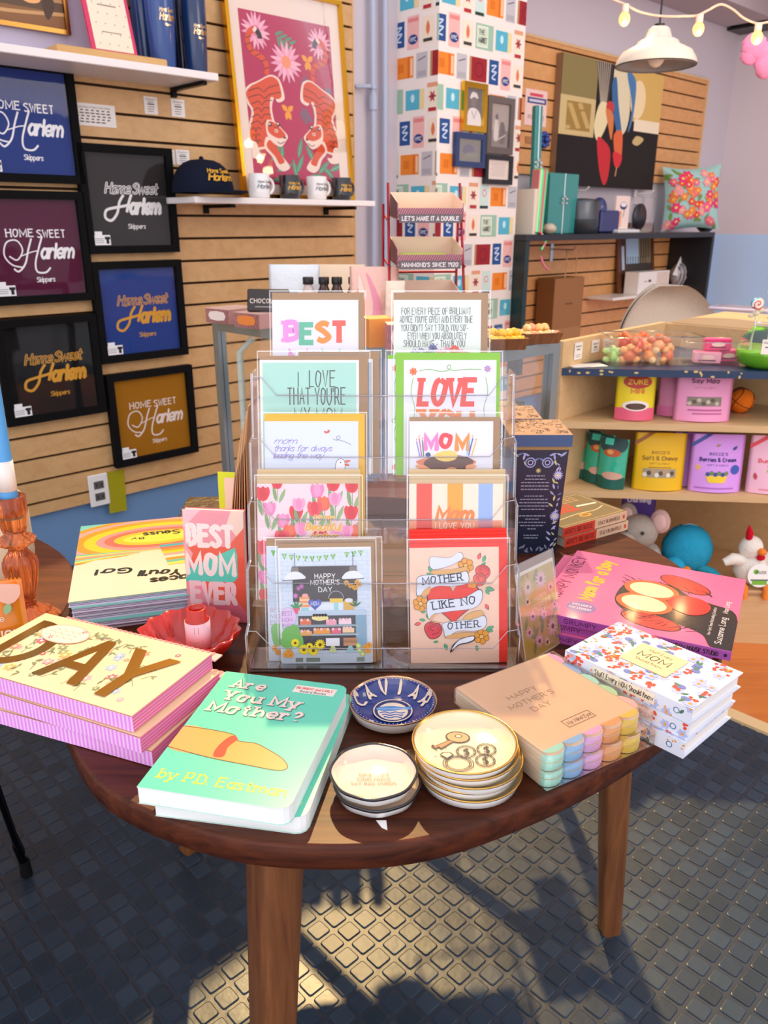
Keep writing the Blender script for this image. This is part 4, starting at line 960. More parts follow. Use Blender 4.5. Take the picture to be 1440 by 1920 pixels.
# kraft envelopes fanned behind the rack
for k in range(7):
    b=B('d2aa80' if k%2 else 'b98a60','paper'); x=-.196-.0060*k; 
    y0,y1=1.062,1.165; h=.262-.008*k
    u_=.007+.0036*k; q=[(0,y0,0),(0,y1,0),(u_,y1,h),(u_,y0+.03,h),(u_*.84,y0,h-.045)]
    for sx in (0,1):
        pass
    o=[(p[0]+.0014,p[1],p[2]) for p in q]; b.face(q[::-1]); b.face(o)
    for i in range(5): j=(i+1)%5; b.face([q[i],q[j],o[j],o[i]])
    e=b.build('kraft_envelope',None,(x,-.0,TZ)); tag(e,'kraft envelope in the fanned row leaning behind the left side of the rack','envelope','kraft envelopes fanned behind the rack')
b=B('d8ee30','card'); b.box(-.03,-.001,0,.03,0,.135); A=front(b,.05,.12,(0,0,10,24),-.0012,.006); A.rect(1,0,10,24,'f5dccb')
o=b.build('neon_envelope',None,(-.232,1.19,TZ),(R(-3),0,R(-8))); tag(o,'neon yellow envelope behind the kraft envelope row','envelope')
# ---------------------------------------------------------------- books, boxes
def stack_thing(name,lab,cat,cx,cy,z,ang,group=None): return thing(name,lab,cat,(cx,cy,z),(0,0,ang),group)
# board books
def board_book(lab,cx,cy,z,ang,cover=True):
    t=stack_thing('board_book',lab,'book',cx,cy,z,ang,'board books'); W_,H_=.140,.197
    def rr(w,h,r): 
        q=[(-w/2,-h/2),(-w/2,h/2)]
        q+= [(w/2-r+r*math.cos(R(a)),h/2-r+r*math.sin(R(a))) for a in (90,60,30,0)]
        q+= [(w/2-r+r*math.cos(R(a)),-h/2+r+r*math.sin(R(a))) for a in (0,-30,-60,-90)]
        return q[::-1]
    b=B('5fd4b4','gloss'); q=rr(W_,H_,.011); b.prism([*q],.0172,.018,side='f4f4f4')
    A=page(b,W_,H_,(0,0,100,141),.0181,'gloss')
    A.k=1
    for s_,x,y,w_,h in (('Are',13,121,25,10),('You My',13,104,58,11),('Mother?',8,88,69,11)):
        A.text(s_,x+.6,y-.6,h,'2a6a5a',wid=w_,wt=2.5,slab=2.2,gap=3); A.text(s_,x,y,h,'f6dccf',wid=w_,wt=1.9,slab=2.1,gap=3)
    A.text('by P.D. Eastman',8,11,8.5,'e6dc3c',wid=85,wt=1.2,slab=1.6,gap=2)
    A.poly([(60,124),(92,124),(93,134),(61,134)],'f8e6d8'); A.text('BIG BRIGHT and EARLY',62,129,2.8,'e04a3c',wid=28,wt=1.6); A.text('Board Books',66,125,2.4,'2a3a6a',wid=20,wt=1.5)
    A.blob([(0,66),(20,66),(38,64),(44,58),(56,58),(66,54),(80,46),(86,38),(80,34),(60,35),(42,36),(24,38),(0,42)],'e8a458'); A.curve([(0,66),(20,66),(38,64),(44,58),(56,58),(66,54),(80,46),(86,38),(80,34),(60,35),(42,36),(24,38),(0,42)],.7,'5a3a20')
    A.blob([(37,62),(43,60),(40,50),(41,40),(34,39),(33,50)],'e0402c')
    b.build('cover',t)
    b=B('f7fbf8','paper'); b.prism(rr(W_-.001,H_-.001,.011),.0008,.0172); b.build('page_block',t)
    b=B('5fd4b4','gloss'); b.prism(rr(W_,H_,.011),0,.0008,side='f4f4f4'); b.build('back_cover',t)
    return t
board_book('turquoise board book on top of the pair in front',-.127,.659,TZ+.0182,R(-12.5))
board_book('turquoise board book underneath, showing only its edges',-.119,.668,TZ,R(-10))
# pink gift boxes
def pink_box(lab,cx,cy,z,ang,dx=0):
    t=stack_thing('keepsake_box',lab,'box',cx,cy,z,ang,'pink striped boxes'); W_,D_,h=.24,.128,.0195
    b=B('f7d5c0','card'); b.box(-W_/2,-D_/2,.0010,W_/2,D_/2,h-.001,cols={'+z':'fbe3c6'})
    for k in range(48):
        x=-W_/2+k*W_/48; 
        b.box(x,-D_/2-.0003,.001,x+W_/96,-D_/2,h-.001,'ee96f0'); b.box(x+W_/96,-D_/2-.0002,.001,x+W_/48,-D_/2,h-.001,'f8cdf6')
    for k in range(5):
        z_=.0015+k*.0036; b.box(W_/2,-D_/2,z_,W_/2+.0003,D_/2,z_+.0018,'e06aa0'); b.box(W_/2,-D_/2,z_+.0018,W_/2+.0002,D_/2,z_+.0036,'f09ac0')
    b.build('tray',t)
    b=B('fbdcae','gloss'); b.box(-W_/2,-D_/2-.0006,h-.001,W_/2,D_/2,h)
    b.box(-W_/2,-D_/2-.0008,h-.0006,W_/2,-D_/2-.0002,h,'e08a8c'); b.box(W_/2,-D_/2,h-.0006,W_/2+.0008,D_/2,h,'e08a8c')
    A=page(b,W_,D_,(0,0,240,128),h+.0001,'card'); rnd=random.Random(5)
    for k in range(100):
        x,y=rnd.uniform(22,212),rnd.uniform(14,112); c_=rnd.choice(('f0907c','e8607c','a4b8e0','8a9a70','f0b060','f5a4b4'))
        if rnd.random()<.5: A.flower(x,y,rnd.uniform(3.5,7.5),6,c_,'f6e0b0',.7)
        else: A.leaf(x,y,8,3.5,rnd.uniform(0,360),'7c8a64'); A.leaf(x,y,7,3,rnd.uniform(0,360),'7c8a64'); A.line([(x,y),(x+rnd.uniform(-9,9),y-9)],.6,'6a6a5a')
    A.k+=1
    for poly in (((92,18),(104,18),(112,42),(134,42),(140,18),(154,18),(130,104),(118,104)),):
        A.poly(poly,'b8862c','foil')
    A.poly(((115,54),(131,54),(124,80)),'fbdcae')
    A.poly(((180,14),(194,14),(196,56),(222,100),(206,100),(189,70),(172,104),(157,104),(182,56)),'b8862c','foil')
    A.ring(20,62,44,13,'b8862c','foil',-90,90,ry=44); A.rect(14,12,27,112,'b8862c','foil')
    A.ell(62,96,32,20,'f5b8a8',30); A.ell(62,96,30,18,'fbe2cc',30); [A.curve([(40+5*j,y+(3 if j%2 else 0)) for j in range(9)],.8,'e8a090',n=3) for y in (101,94,87)]; A.flower(80,108,4,5,'e8607c','f6e0b0'); A.flower(52,84,4,5,'e8607c','f6e0b0')
    b.build('lid',t)
    b=B('f7b6b0','card')                      # ribbed strip along the back edge of the lid
    b.box(-W_/2+.02,D_/2,h-.009,W_/2+.004,D_/2+.014,h-.0075)
    for k in range(30): b.box(-W_/2+.02+k*.0073,D_/2,h-.0075,-W_/2+.0236+k*.0073,D_/2+.014,h-.0068,'ea8a8c')
    b.build('back_flap',t)
    return t
ax=R(-24)
def corner(c_,ang,W_,D_):       # centre from the near right corner
    return c_[0]-W_/2*math.cos(ang)-D_/2*math.sin(ang), c_[1]-W_/2*math.sin(ang)+D_/2*math.cos(ang)
for k,(px,py,hh,a_,lab) in enumerate(((247,1341,.0195*3+.001,-24,'top box of the pink striped stack with gold letters DAY'),(262,1382,.0392,-24.5,'middle box of the pink striped stack'),(284,1408,.0195,-21.5,'bottom box of the pink striped stack, pushed furthest right'))):
    p=H(px,py,TZ+hh); c_=corner((p.x,p.y),R(a_),.24,.128); pink_box(lab,c_[0],c_[1],TZ+.0196*(2-k),R(a_))
# tall picture books upside down on the left
sc=[(-.411,.922)]
def seuss(k,dx,dy,da):
    ang=R(16.5+da); W_,H_=.208,.288; z=TZ+k*.0072
    c_=(-.405+W_/2*math.cos(ang)-H_/2*math.sin(ang)+dx,.925+W_/2*math.sin(ang)+H_/2*math.cos(ang)+dy)
    t=stack_thing('picture_book',['picture book with striped swirls, sixth and lowest of the left stack','picture book with striped swirls, fifth in the left stack','picture book with striped swirls, fourth in the left stack','picture book with striped swirls, third in the left stack','picture book with striped swirls, second in the left stack','cream picture book with yellow and orange swirls, on top of the left stack'][k],'book',*c_,z,ang,'picture books with the swirls')
    b=B('7fd0c4','gloss'); b.box(-W_/2,-H_/2,.0060,W_/2,H_/2,.0070)
    A=page(b,W_,H_,(0,0,208,288),.0071,'gloss'); A.k=1
    if k==5:
        A.rect(0,0,208,288,'fbe0c4'); A.rect(0,240,208,288,'7fd0c4')
        for rx,ry,c_ in ((150,96,'f5a028'),(138,86,'f5a8a0'),(124,76,'f8a028'),(110,64,'f8d020'),(92,50,'f29a94'),(80,40,'f0745c'),(66,30,'f5c838'),(52,20,'f8e450')): A.ell(118,205,rx,ry,c_,48)
        A.rect(0,152,208,130,'fbe0c4')
        for j,c_ in enumerate(('6fc0a8','f8e05c','f5a8a0','f5a028','7fd0c4','f8e05c','f0a028')): A.curve([(0,160-j*5.5),(60,156-j*3),(120,150-j*1.2),(208,150)],5.5,c_)
        A.rect(90,0,208,149,'fbe0c4'); A.blob([(0,118),(60,136),(110,146),(208,147),(208,0),(0,0)],'fbe0c4',n=2)
        for j,c_ in enumerate(('48b0c0','f0745c','f8a028','f8d020','f5a8a0','fbe0c4','f59828','6fc0a8','f8e05c')):
            y=168-j*9; x0,x1=118+j*1.2,182-j*3.4; A.poly([(x0,y),(x1,y+2),(x1-3.2,y-8),(x0+1,y-9)],c_)
        A.text('Dr. Seuss',184,228,-0+16,'1c2c20',wid=88,wt=2.0,rot=PI,shear=-.1); A.text('By',96,210,8,'1c2c20',wid=18,wt=2,rot=PI)
        for s_,x,y,w_,rt in (('Oh,',212,72,30,PI),('the',205,58,30,PI+.1),('Places',170,46,66,PI),("You'll",144,66,54,PI-.2),('Go!',78,92,46,PI-.1)): A.text(s_,x,y,17,'18281c',wid=w_,wt=2.5,rot=rt)
    b.build('cover',t)
    b=B('b8b4d4','paper'); b.box(-W_/2+.002,-H_/2+.001,.0008,W_/2-.001,H_/2-.001,.0060)
    for q in range(5): b.box(-W_/2+.002,-H_/2+.0006,.0012+q*.001,W_/2-.001,-H_/2+.001,.0016+q*.001,'7c7490' if q%2 else 'e8e4f0')
    b.build('page_block',t)
    b=B('e8e0f0','gloss'); b.box(-W_/2,-H_/2,0,W_/2,H_/2,.0008); b.build('back_cover',t)
for k in range(6): seuss(k,[.010,.006,.009,.003,.004,0][k],[.002,-.003,.004,0,-.002,0][k],[1.2,-.8,.6,1.0,-.4,0][k])
# BEST MOM EVER book
t=thing('gift_book','slim upright pink gift book reading BEST MOM EVER beside the card rack','book',(-.2225,.958,TZ+.0005),(R(-5),0,R(-7)))
b=B('f5b0b4','gloss'); b.box(-.0405,-.001,0,.0405,0,.153)
A=front(b,.081,.153,(343,1198,464,973),-.0011,0,'card')
A.rect(343,1198,464,973,'f5a3b0'); A.poly([(464,973),(440,973),(430,1000),(464,1040)],'fbe0d0'); A.poly([(343,973),(380,973),(343,1010)],'f8ccd4')
A.poly([(350,1045),(430,1045),(464,1005),(464,1198),(440,1198),(385,1140),(350,1075)],'f0644c'); A.poly([(343,1095),(445,1045),(449,1060),(449,1105),(440,1115),(343,1118)],'4fdcc8'); A.poly([(343,1040),(360,1060),(345,1110),(343,1110)],'f8b0b8'); A.poly([(352,1160),(450,1160),(464,1175),(464,1198),(400,1198)],'f07a90')
for s_,y,x,w_ in (('BEST',1043,350,92),('MOM',1100,346,99),('EVER',1159,353,92)): A.text(s_,x+2,y,38,'fdf2ee' if s_!='EVER' else 'fbd8dc',wid=w_-5,wt=2.5,gap=3.4)
b.build('cover',t)
b=B('fdf0e6','paper'); b.box(-.039,0,.001,.0395,.009,.152); b.build('page_block',t)
b=B('f07a90','gloss'); b.box(-.0405,.009,0,.0405,.010,.153); b.build('back_cover',t)
b=B('ffffff','film'); b.box(-.0415,-.0022,.0002,.0415,-.0019,.1545); b.build('clear_wrap',t)
# red fluted dish and red tube
b=B('c01a0a','ceramic'); n=120; prof=[(.020,.001,0),(.034,.003,.02),(.047,.012,.06),(.057,.026,.07),(.061,.036,.09),(.0595,.0365,.09),(.046,.0135,.06),(.033,.005,.02),(.001,.0035,0)]
rows=[[(r*(1+f*.5*math.cos(14*2*PI*i/n))*math.cos(2*PI*i/n),r*(1+f*.5*math.cos(14*2*PI*i/n))*math.sin(2*PI*i/n),z) for i in range(n)] for r,z,f in prof]
b.grid(rows); b.face(rows[0][::-1]); o=b.build('fluted_dish',None,(-.237,.868,TZ+.0002)); tag(o,'glossy red fluted dish in front of the upright pink book','dish')
t=thing('lip_tube','small red tube with a pale pink paper label standing in the red dish','tube',(-.2265,.868,TZ+.0045),(0,0,0))
b=B('c8240e','gloss'); b.lathe([(.0145,0),(.0145,.046),(.0115,.0465),(.0115,.060),(.0098,.0605),(.0095,.05)],28,c0=True,c1=True); b.build('tube_body',t)
b=B('f5cfd8','paper'); b.lathe([(.0150,.010),(.0153,.010),(.0153,.0445),(.0149,.0445)],28)
def cy(u,v): return (.01536*math.sin((u-50)/50*1.2),-.01536*math.cos((u-50)/50*1.2),.01+v)
b.face([cy(48,.022),cy(62,.022),cy(62,.031),cy(48,.031)],'9fa8b0','card')
for tx,z,hh,sc_ in (('SINGLE',.0065,.005,50),):
    st_,wd=strokes(tx)
    for p,_ in st_:
        for i in range(len(p)-1):
            (a0,b0),(a1,b1)=p[i],p[i+1]; d=math.hypot(a1-a0,b1-b0) or 1; nx,ny=-(b1-b0)/d*.6,(a1-a0)/d*.6
            b.face([(.01540*math.sin((50-sc_/2+u/wd*sc_-46)/50*1.2),-.01540*math.cos((50-sc_/2+u/wd*sc_-46)/50*1.2),.01+z+v*hh/9) for u,v in ((a0+nx,b0+ny),(a0-nx,b0-ny),(a1-nx,b1-ny),(a1+nx,b1+ny))],'c9a08c','card')
b.build('label',t)
# ---------------------------------------------------------------- dishes
def dish(name,lab,x,y,z,r,h,col,rim,inner,draw,group=None,lobes=0):
    t=thing(name,lab,'dish',(x,y,z),(0,0,0),group); n=48
    b=B(col,'ceramic'); lb=dict(flute=.012,fn=lobes) if lobes else {}
    b.lathe([(r*.74,0),(r*.78,.0006),(r*.93,h*.35),(r*.99,h*.85),(r,h)],n,c0=True,**lb); b.build('body',t)
    b=B(rim[0],rim[1]); b.lathe([(r*.992,h-.0016-rim[2]*.0012),(r*1.003,h-.0012-rim[2]*.001),(r*1.003,h+.0002),(r*.992,h+.0005),(r*(.955 if rim[2] else .98),h*1.0),(r*.95,h*.93)],n,**lb); b.build('rim',t)
    b=B(inner,'ceramic'); b.lathe([(r*.96,h*.97),(r*.93,h*.75),(r*.84,h*.38),(r*.74,h*.26),(r*.001,h*.24)],n,**lb)
    if draw:
        pf=[(0,h*.24),(r*.74,h*.26),(r*.84,h*.38),(r*.93,h*.75),(r*.96,h*.97),(r*1.2,h)]
        class DA(Art):                 # printing that follows the curve of the bowl
            def P(s,p):
                x,y=(p[0]-50)/100*r*1.5,(p[1]-50)/100*r*1.5; q=math.hypot(x,y)
                for (a,za),(c_,zc) in zip(pf,pf[1:]):
                    if q<=c_: break
                return Vector((x,y,za+(zc-za)*(q-a)/(c_-a)+.0009+s.eps*s.k))
        DA.strips=(16,16); A=DA(b,(-r*.75,-r*.75,0),(r*1.5,0,0),(0,r*1.5,0),(0,0,100,100),.00003,'gloss'); draw(A)
    b.build('bowl',t); return t
def a_caviar(A):
    A.clip=False; A.ell(50,48,31,31,'16286c',36); A.ring(50,48,29,2,'f2ddc6'); A.ell(50,46,23,23,'f4dfc8',30)
    A.blob([(24,52),(34,58),(52,60),(68,56),(78,60),(76,50),(66,51),(50,47),(34,47)],'4f8fd0'); A.line([(26,52),(50,52),(74,54)],1.5,'bcd8f0')
    for k in range(3): A.curve([(30+k*4,42-k*6),(38,44-k*6),(46,41-k*6),(54,44-k*6),(62,41-k*6),(68-k*3,43-k*6)],2.6,'2c5cb8')
    for i,ch in enumerate('CAVIAR'):
        a=R(158-i*27); A.text(ch,50+46*math.cos(a)*1.0,48+46*math.sin(a),17,'f4dcc4',al='c',rot=a-PI/2,wt=2.4,wid=11 if ch!='I' else 1)
    for i,ch in enumerate('OSETRA'):
        a=R(-140+i*20); A.text(ch,50+52*math.cos(a),48+52*math.sin(a)-2,12,'f4dcc4',al='c',rot=a+PI/2,wt=2.2,wid=9)
    for i in range(64):
        a=2*PI*i/64
        A.b.face([(x*1.0,y,z) for x,y,z in [(.0435*math.cos(a)+.0006*math.cos(q),.0435*math.sin(a)+.0006*math.sin(q),.0178) for q in (0,1.05,2.1,3.14,4.2,5.2)]],'d8e4f8','card')
dish('trinket_dish','dark blue dish reading CAVIAR with cream lettering, behind the two plate piles',.0095,.742,TZ,.0475,.0185,'f6efe8',('d8b090','foil',0),'1c3484',a_caviar)
def a_words(A):
    for s_,y,w_ in (('SOMETIMES',56,46),('GOOD MOMS',46,50),('SAY BAD WORDS',36,68)): A.text(s_,50,y,6.5,'5a4c50',al='c',wid=w_,wt=1.1,slab=1)
dish('trinket_dish','cream dish with black rim and tiny text, upper of the black rimmed pair',-.0095,.613,TZ+.0125,.0405,.0145,'f4f4f0',('16161c','ceramic',1),'f8e2cc',a_words,'black rimmed dishes',8)
dish('trinket_dish','cream dish with black rim, lower of the black rimmed pair',-.0065,.613,TZ,.0405,.0145,'f4f4f0',('16161c','ceramic',1),'f8e2cc',None,'black rimmed dishes',8)
b=B('f4f4f2','paper'); b.prism([(-.004,0),(.005,.0),(.006,-.012),(.001,-.009)],0,.0004); o=b.build('price_tag',None,(-.003,.577,TZ+.0002)); tag(o,'tiny white tag sticking out under the black rimmed dishes','tag')
def a_keys(A):
    A.clip=False; ik='3c3434'
    A.ell(44,76,16,12,ik,24,rot=-.15); A.ell(44,76,14,10,'d8a070',24,rot=-.15); A.ell(45,78,5,4,ik,14); A.ell(45,78,3.5,2.6,'f0d8a8',14)
    A.poly([(32,70),(14,58),(10,60),(8,56),(14,50),(18,54),(21,50),(25,54),(38,66)],ik); A.poly([(31,68),(15,57),(11,58),(14,53),(18,57),(21,53),(37,67)],'c88858')
    for x,y in ((52,46),(78,50),(74,28)): A.ring(x,y,12,1.3,ik); A.ring(x,y,10,.8,ik); A.text('$',x,y-6,11,ik,al='c',wt=1.6)
    for rx in (19,16,14): A.ring(40,22,rx,1,ik,ry=rx*.85)
    A.poly([(22,44),(32,44),(36,39),(27,30),(18,39)],ik); A.poly([(23,42.5),(31,42.5),(33.5,39),(27,33),(20,39)],'f0dcb4')
    for a in range(5): A.line([(27+13*math.cos(R(200-a*55)),40+11*math.sin(R(200-a*55))),(27+17*math.cos(R(200-a*55)),40+14*math.sin(R(200-a*55)))],.8,ik)
pos=[(.0815,.632),(.079,.634),(.081,.631),(.0775,.633),(.0755,.632)]
labs=['lowest of five','second lowest','middle one','second highest','highest']
for k in range(5):
    dish('gold_rim_dish',['white gold rimmed plate, lowest of the pile of five','white gold rimmed plate, fourth from the top of the pile','white gold rimmed plate, third from the top of the pile','white gold rimmed plate directly under the key plate','white gold rimmed plate with key, ring and dollar drawings, topmost of its pile'][k],pos[k][0],pos[k][1],TZ+.0076*k,.0495,.0155,'f8f6f2',('dcae5c','foil',0),'f4e4bc',a_keys if k==4 else None,'gold rimmed plates')
# ---------------------------------------------------------------- scalloped napkins
def napkin(lab,cx,cy,z,ang,wr):
    t=stack_thing('napkin_pack',lab,'napkins',cx,cy,z,ang,'scalloped napkin packs'); w=.128
    def scal(o):
        q=[(-w/2,-w/2),]
        for k in range(5):
            c_=-w/2+w*(k+.5)/5
            q+=[(c_+w/10*math.cos(R(a)),-w/2-o-.009*math.sin(R(a))) for a in range(180,-1,-30)]
        for k in range(5):
            c_=-w/2+w*(k+.5)/5
            q+=[(w/2+o+.009*math.cos(R(a)),c_+w/10*math.sin(R(a))) for a in range(-90,91,30)]
        q+=[(w/2,w/2),(-w/2,w/2)]; return q
    cols=['b8ecd8','9fc8f0','f0b8e0','f5b070','f0cf58','f8c8c0','c4e8b8']
    for k in range(4):
        b=B('f7e2c6','paper'); q=scal(.0012*(k%2)); z0,z1=.001+k*.0045,.0052+k*.0045; n=len(q)
        b.face([(x,y,z0) for x,y in q[::-1]]); b.face([(x,y,z1) for x,y in q])
        for i in range(n):
            a,c_=q[i],q[(i+1)%n]; lobe=(i-1)//7; cc=cols[lobe%7] if 1<=i<=70 and i<n-2 else 'f7e2c6'
            b.face([(*a,z0),(*c_,z0),(*c_,z1),(*a,z1)],cc)
        b.build('napkin_layer',t)
    b=B('f9cfa8','paper'); b.prism(scal(0),.019,.0205)
    A=page(b,w,w,(0,0,100,100),.02065,'card',.00003)
    for s_,y,w_ in (('HAPPY',62,30),("MOTHER'S",51,46),('DAY',40,19)): A.text(s_,40,y,5.5,'b08a60',al='c',wid=w_,wt=.9,mat='card')
    A.line([(38,10),(66,10),(66,19),(38,19),(38,10)],.6,'8a6048'); A.text('My Mind Eye',52,12.5,4,'6a4838',al='c',wid=24,wt=.9,shear=.4)
    q=scal(0)
    for k in range(10):          # coloured scallop tips
        i=k%5; c_=cols[k%7]
        if k<5: px_,py_=-50+100*(i+.5)/5,-50
        else: px_,py_=50,-50+100*(i+.5)/5
        a0=(180,360) if k<5 else (-90,90)
        b.face([((px_+10*math.cos(R(a)))*w/100,(py_+ (6.5)*math.sin(R(a)))*w/100,.0207) if k<5 else ((px_+6.5*math.cos(R(a)))*w/100,(py_+10*math.sin(R(a)))*w/100,.0207) for a in range(a0[0],a0[1]+1,30)],c_,'paper')
    b.build('top_napkin',t)
    b=B('ffffff','bag'); b.box(-w/2-.003,-w/2-.014,.0003,w/2+.014,w/2+.003,.0222,bev=.004); b.build('clear_bag',t)
    return t
napkin('peach scalloped napkin pack in clear film, lower of two',.170,.712,TZ,R(-60+90),0)
napkin('peach scalloped napkin pack in clear film, upper of two',.164,.707,TZ+.0226,R(-57+90),0)
# ---------------------------------------------------------------- flowered gift books
def gbook(lab,k,dx,dy,da):
    ang=R(-49+da); W_,H_=.152,.102; p=H(1300,1328,TZ+.0555); c_=(p.x-W_/2*math.cos(ang)-H_/2*math.sin(ang)+dx,p.y-W_/2*math.sin(ang)+H_/2*math.cos(ang)+dy)
    t=stack_thing('floral_book',lab,'book',*c_,TZ+.0185*k,ang,'small flowered books'); th=.0180; rnd=random.Random(k+11)
    def fl(A,w,h,n,sc_=1):
        for j in range(n):
            x,y=rnd.uniform(0,w),rnd.uniform(0,h); u=rnd.random()
            if u<.30: A.flower(x,y,7.5*sc_,6,'b8c4f0','f5a040',.8)
            elif u<.6:
                for q in range(5): A.ell(x+rnd.uniform(-5,5),y+rnd.uniform(-5,5),2.2*sc_,None,'ee5a40',8)
            elif u<.78: A.ell(x,y,5*sc_,4*sc_,'7c86cc',10); A.leaf(x,y,10*sc_,4.5,rnd.uniform(0,360),'5f8a6c')
            elif u<.9:
                for q in range(6): A.ell(x+rnd.uniform(-5,5),y+rnd.uniform(-5,5),1.3*sc_,None,'f5a040',8)
            else: A.leaf(x,y,9*sc_,4,rnd.uniform(0,360),'4f7c5c')
    b=B('e6ecfa','gloss'); b.box(-W_/2,-H_/2,th-.0012,W_/2,H_/2,th); A=page(b,W_,H_,(0,0,152,102),th+.0001,'gloss',.00003); fl(A,152,102,120)
    A.rect(48,30,104,78,'fbe0a8'); A.text('Stuff Every',76,66,5,'5a4a3a',al='c',wid=28,wt=1.1,slab=.6); A.text('MOM',76,50,11,'4a4038',al='c',wid=36,wt=1.1,slab=1); A.text('Should Know',76,41,5,'5a4a3a',al='c',wid=32,wt=1.1,slab=.6)
    b.build('cover',t)
    b=B('e6ecfa','gloss'); b.box(-W_/2,-H_/2-.0012,0,W_/2,-H_/2,th); A=front(b,W_,th,(0,0,152,18),-H_/2-.0013,0,'gloss',.00003); fl(A,152,18,26,.8)
    A.rect(38,3,112,15,'fbf0d8' if k else 'f0b890'); A.text('Stuff Every MOM Should Know',75,6.2,6,'4a443c',al='c',wid=70,wt=1.3,slab=.8); A.ring(136,9,3,.8,'3c6a9c'); b.build('spine',t)
    b=B('f0ece6','paper'); b.box(-W_/2+.002,-H_/2,.0012,W_/2-.003,H_/2-.003,th-.0012); b.build('page_block',t)
    b=B('dfe6f8','gloss'); b.box(-W_/2,-H_/2,0,W_/2,H_/2,.0012); A=Art(b,(W_/2+.0001,-H_/2,0),(0,H_,0),(0,0,th),(0,0,102,18),.00002,'gloss')
    b.build('back_cover',t)
gbook('small flowered book, bottom of the pile at the right edge',0,-.004,-.004,1.5); gbook('small flowered book, middle of the pile at the right edge',1,-.001,.0,1); gbook('small flowered book reading MOM on a yellow panel, top of its pile',2,0,0,0)
# ---------------------------------------------------------------- pink picture books on the right
rnd_m=random.Random(21)
def mbook(lab,k,dx,dy,da,hh):
    ang=R(-27+da); W_,H_=.235,.222; p=H(1372,1222,TZ+.036); c_=(p.x-W_/2*math.cos(ang)-H_/2*math.sin(ang)+dx,p.y-W_/2*math.sin(ang)+H_/2*math.cos(ang)+dy)
    t=stack_thing('hardcover_book',lab,'book',*c_,TZ+.0122*k,ang,'pink hardcover picture books'); th=.0118
    b=B('f26a9c','gloss'); b.box(-W_/2,-H_/2,th-.0022,W_/2,H_/2,th); A=page(b,W_,H_,(0,0,235,222),th+.0001,'gloss',.00003)
    if k==2:
        A.blob([(235,0),(232,100),(200,120),(176,128),(150,152),(120,158),(92,140),(84,104),(90,66),(120,40),(150,44),(176,40),(200,26),(212,0)],'241a1c')
        A.ell(162,166,38,20,'241a1c',24,rot=-.5); A.ell(162,166,36,18,'ee3a30',24,rot=-.5); A.ell(138,36,38,20,'241a1c',24,rot=-.2); A.ell(138,36,36,18,'ee3a30',24,rot=-.2)
        for k in range(60): x=rnd_m.uniform(88,200); y=rnd_m.choice((rnd_m.uniform(34,60),rnd_m.uniform(130,156))); A.line([(x,y),(x-rnd_m.uniform(4,16),y+(9 if y>90 else -9))],1.1,'241a1c')
        A.ell(124,128,36,29,'e8602c',26,rot=-.2); A.ell(122,82,36,29,'e8602c',26,rot=-.2); A.ell(124,128,29,22,'fbd8b0',26,rot=-.2); A.ell(122,82,29,22,'fbd8b0',26,rot=-.2); A.blob([(150,108),(160,126),(184,128),(200,112),(198,88),(182,74),(162,80),(150,96)],'f02c24')
        A.text('GRUMPY MONKEY',20,30,16,'3c1826',wid=168,wt=1,rot=PI/2,jit=1); A.text('Mom for a Day',58,60,17,'f5b82c',wid=140,wt=2.4,rot=PI/2,jit=1)
        A.ell(52,34,19,17,'8a70a8',26); A.text('INCLUDES',52,38,5,'fbe8ec',al='c',wid=24,rot=PI/2*0); A.text('FUN STICKERS',52,28,4.5,'fbe8ec',al='c',wid=28)
        A.text('Suzanne Lang',222,12,7,'fbeef0',wid=74,wt=1.1,rot=PI/2); A.text('Max Lang',222,100,6,'fbeef0',wid=36,wt=1.1,rot=PI/2); A.text('New York Times Bestselling Creators',208,30,3.6,'fbeef0',wid=80,wt=1,rot=PI/2)
    b.build('cover',t)
    b=B('a44ea8','gloss'); b.box(-W_/2,-H_/2-.0015,0,W_/2,-H_/2,th); A=front(b,W_,th,(0,0,235,12),-H_/2-.0016,0,'gloss',.00003); A.text('GRUMPY',40,3,6,'3c1840',wid=40); A.text('RANDOM HOUSE STUDIO',165,3,5.5,'2c1430',wid=56,wt=1.6); A.ell(229,6,2,2.4,'2c1430',8); b.build('spine',t)
    b=B('f4ece6','paper'); b.box(-W_/2+.002,-H_/2,.0022,W_/2-.004,H_/2-.004,th-.0022); b.build('page_block',t)
    b=B('f26a9c','gloss'); b.box(-W_/2,-H_/2,0,W_/2,H_/2,.0022); b.build('back_cover',t)
mbook('pink hardcover picture book, lowest of the three at the right',0,-.018,.01,1.5,0); mbook('pink hardcover picture book, middle of the three at the right',1,-.016,.012,0,0); mbook('pink hardcover with big black, orange and red shapes, topmost at the right',2,0,0,0,0)
# ---------------------------------------------------------------- leaning daisy card
p0=H(985,1250,TZ); p1=H(1053,1203,TZ); d_=p1-p0; w_=d_.length; an=math.atan2(d_.y,d_.x)
t=thing('daisy_card','small daisy patterned card in a sleeve leaning on the right side of the rack','greeting card',((p0.x+p1.x)/2,(p0.y+p1.y)/2,TZ+.0006),(0,0,0)); t.rotation_euler=(R(-13),R(2),an)
b=B('f0e6d8','card'); b.box(-w_/2,-.0008,0,w_/2,0,.112); A=front(b,w_-.003,.106,(0,0,100,124),-.0009,.002)
A.rect(0,0,100,124,'c8a83c'); rnd=random.Random(2)
for k in range(26): A.leaf(rnd.uniform(0,100),rnd.uniform(0,120),24,9,rnd.uniform(40,140),rnd.choice(('8a9a3c','6f8a4a','d8b850','b87a4c')))
for k,(x,y,r) in enumerate(((26,104,13),(62,106,16),(86,88,11),(30,60,10),(80,30,16),(40,20,12),(16,40,11),(60,54,9),(20,84,9),(92,60,9),(60,12,10))): A.flower(x,y,r,12,'f2b8c8' if k%2 else 'ecc0a8','6a3040',.3)
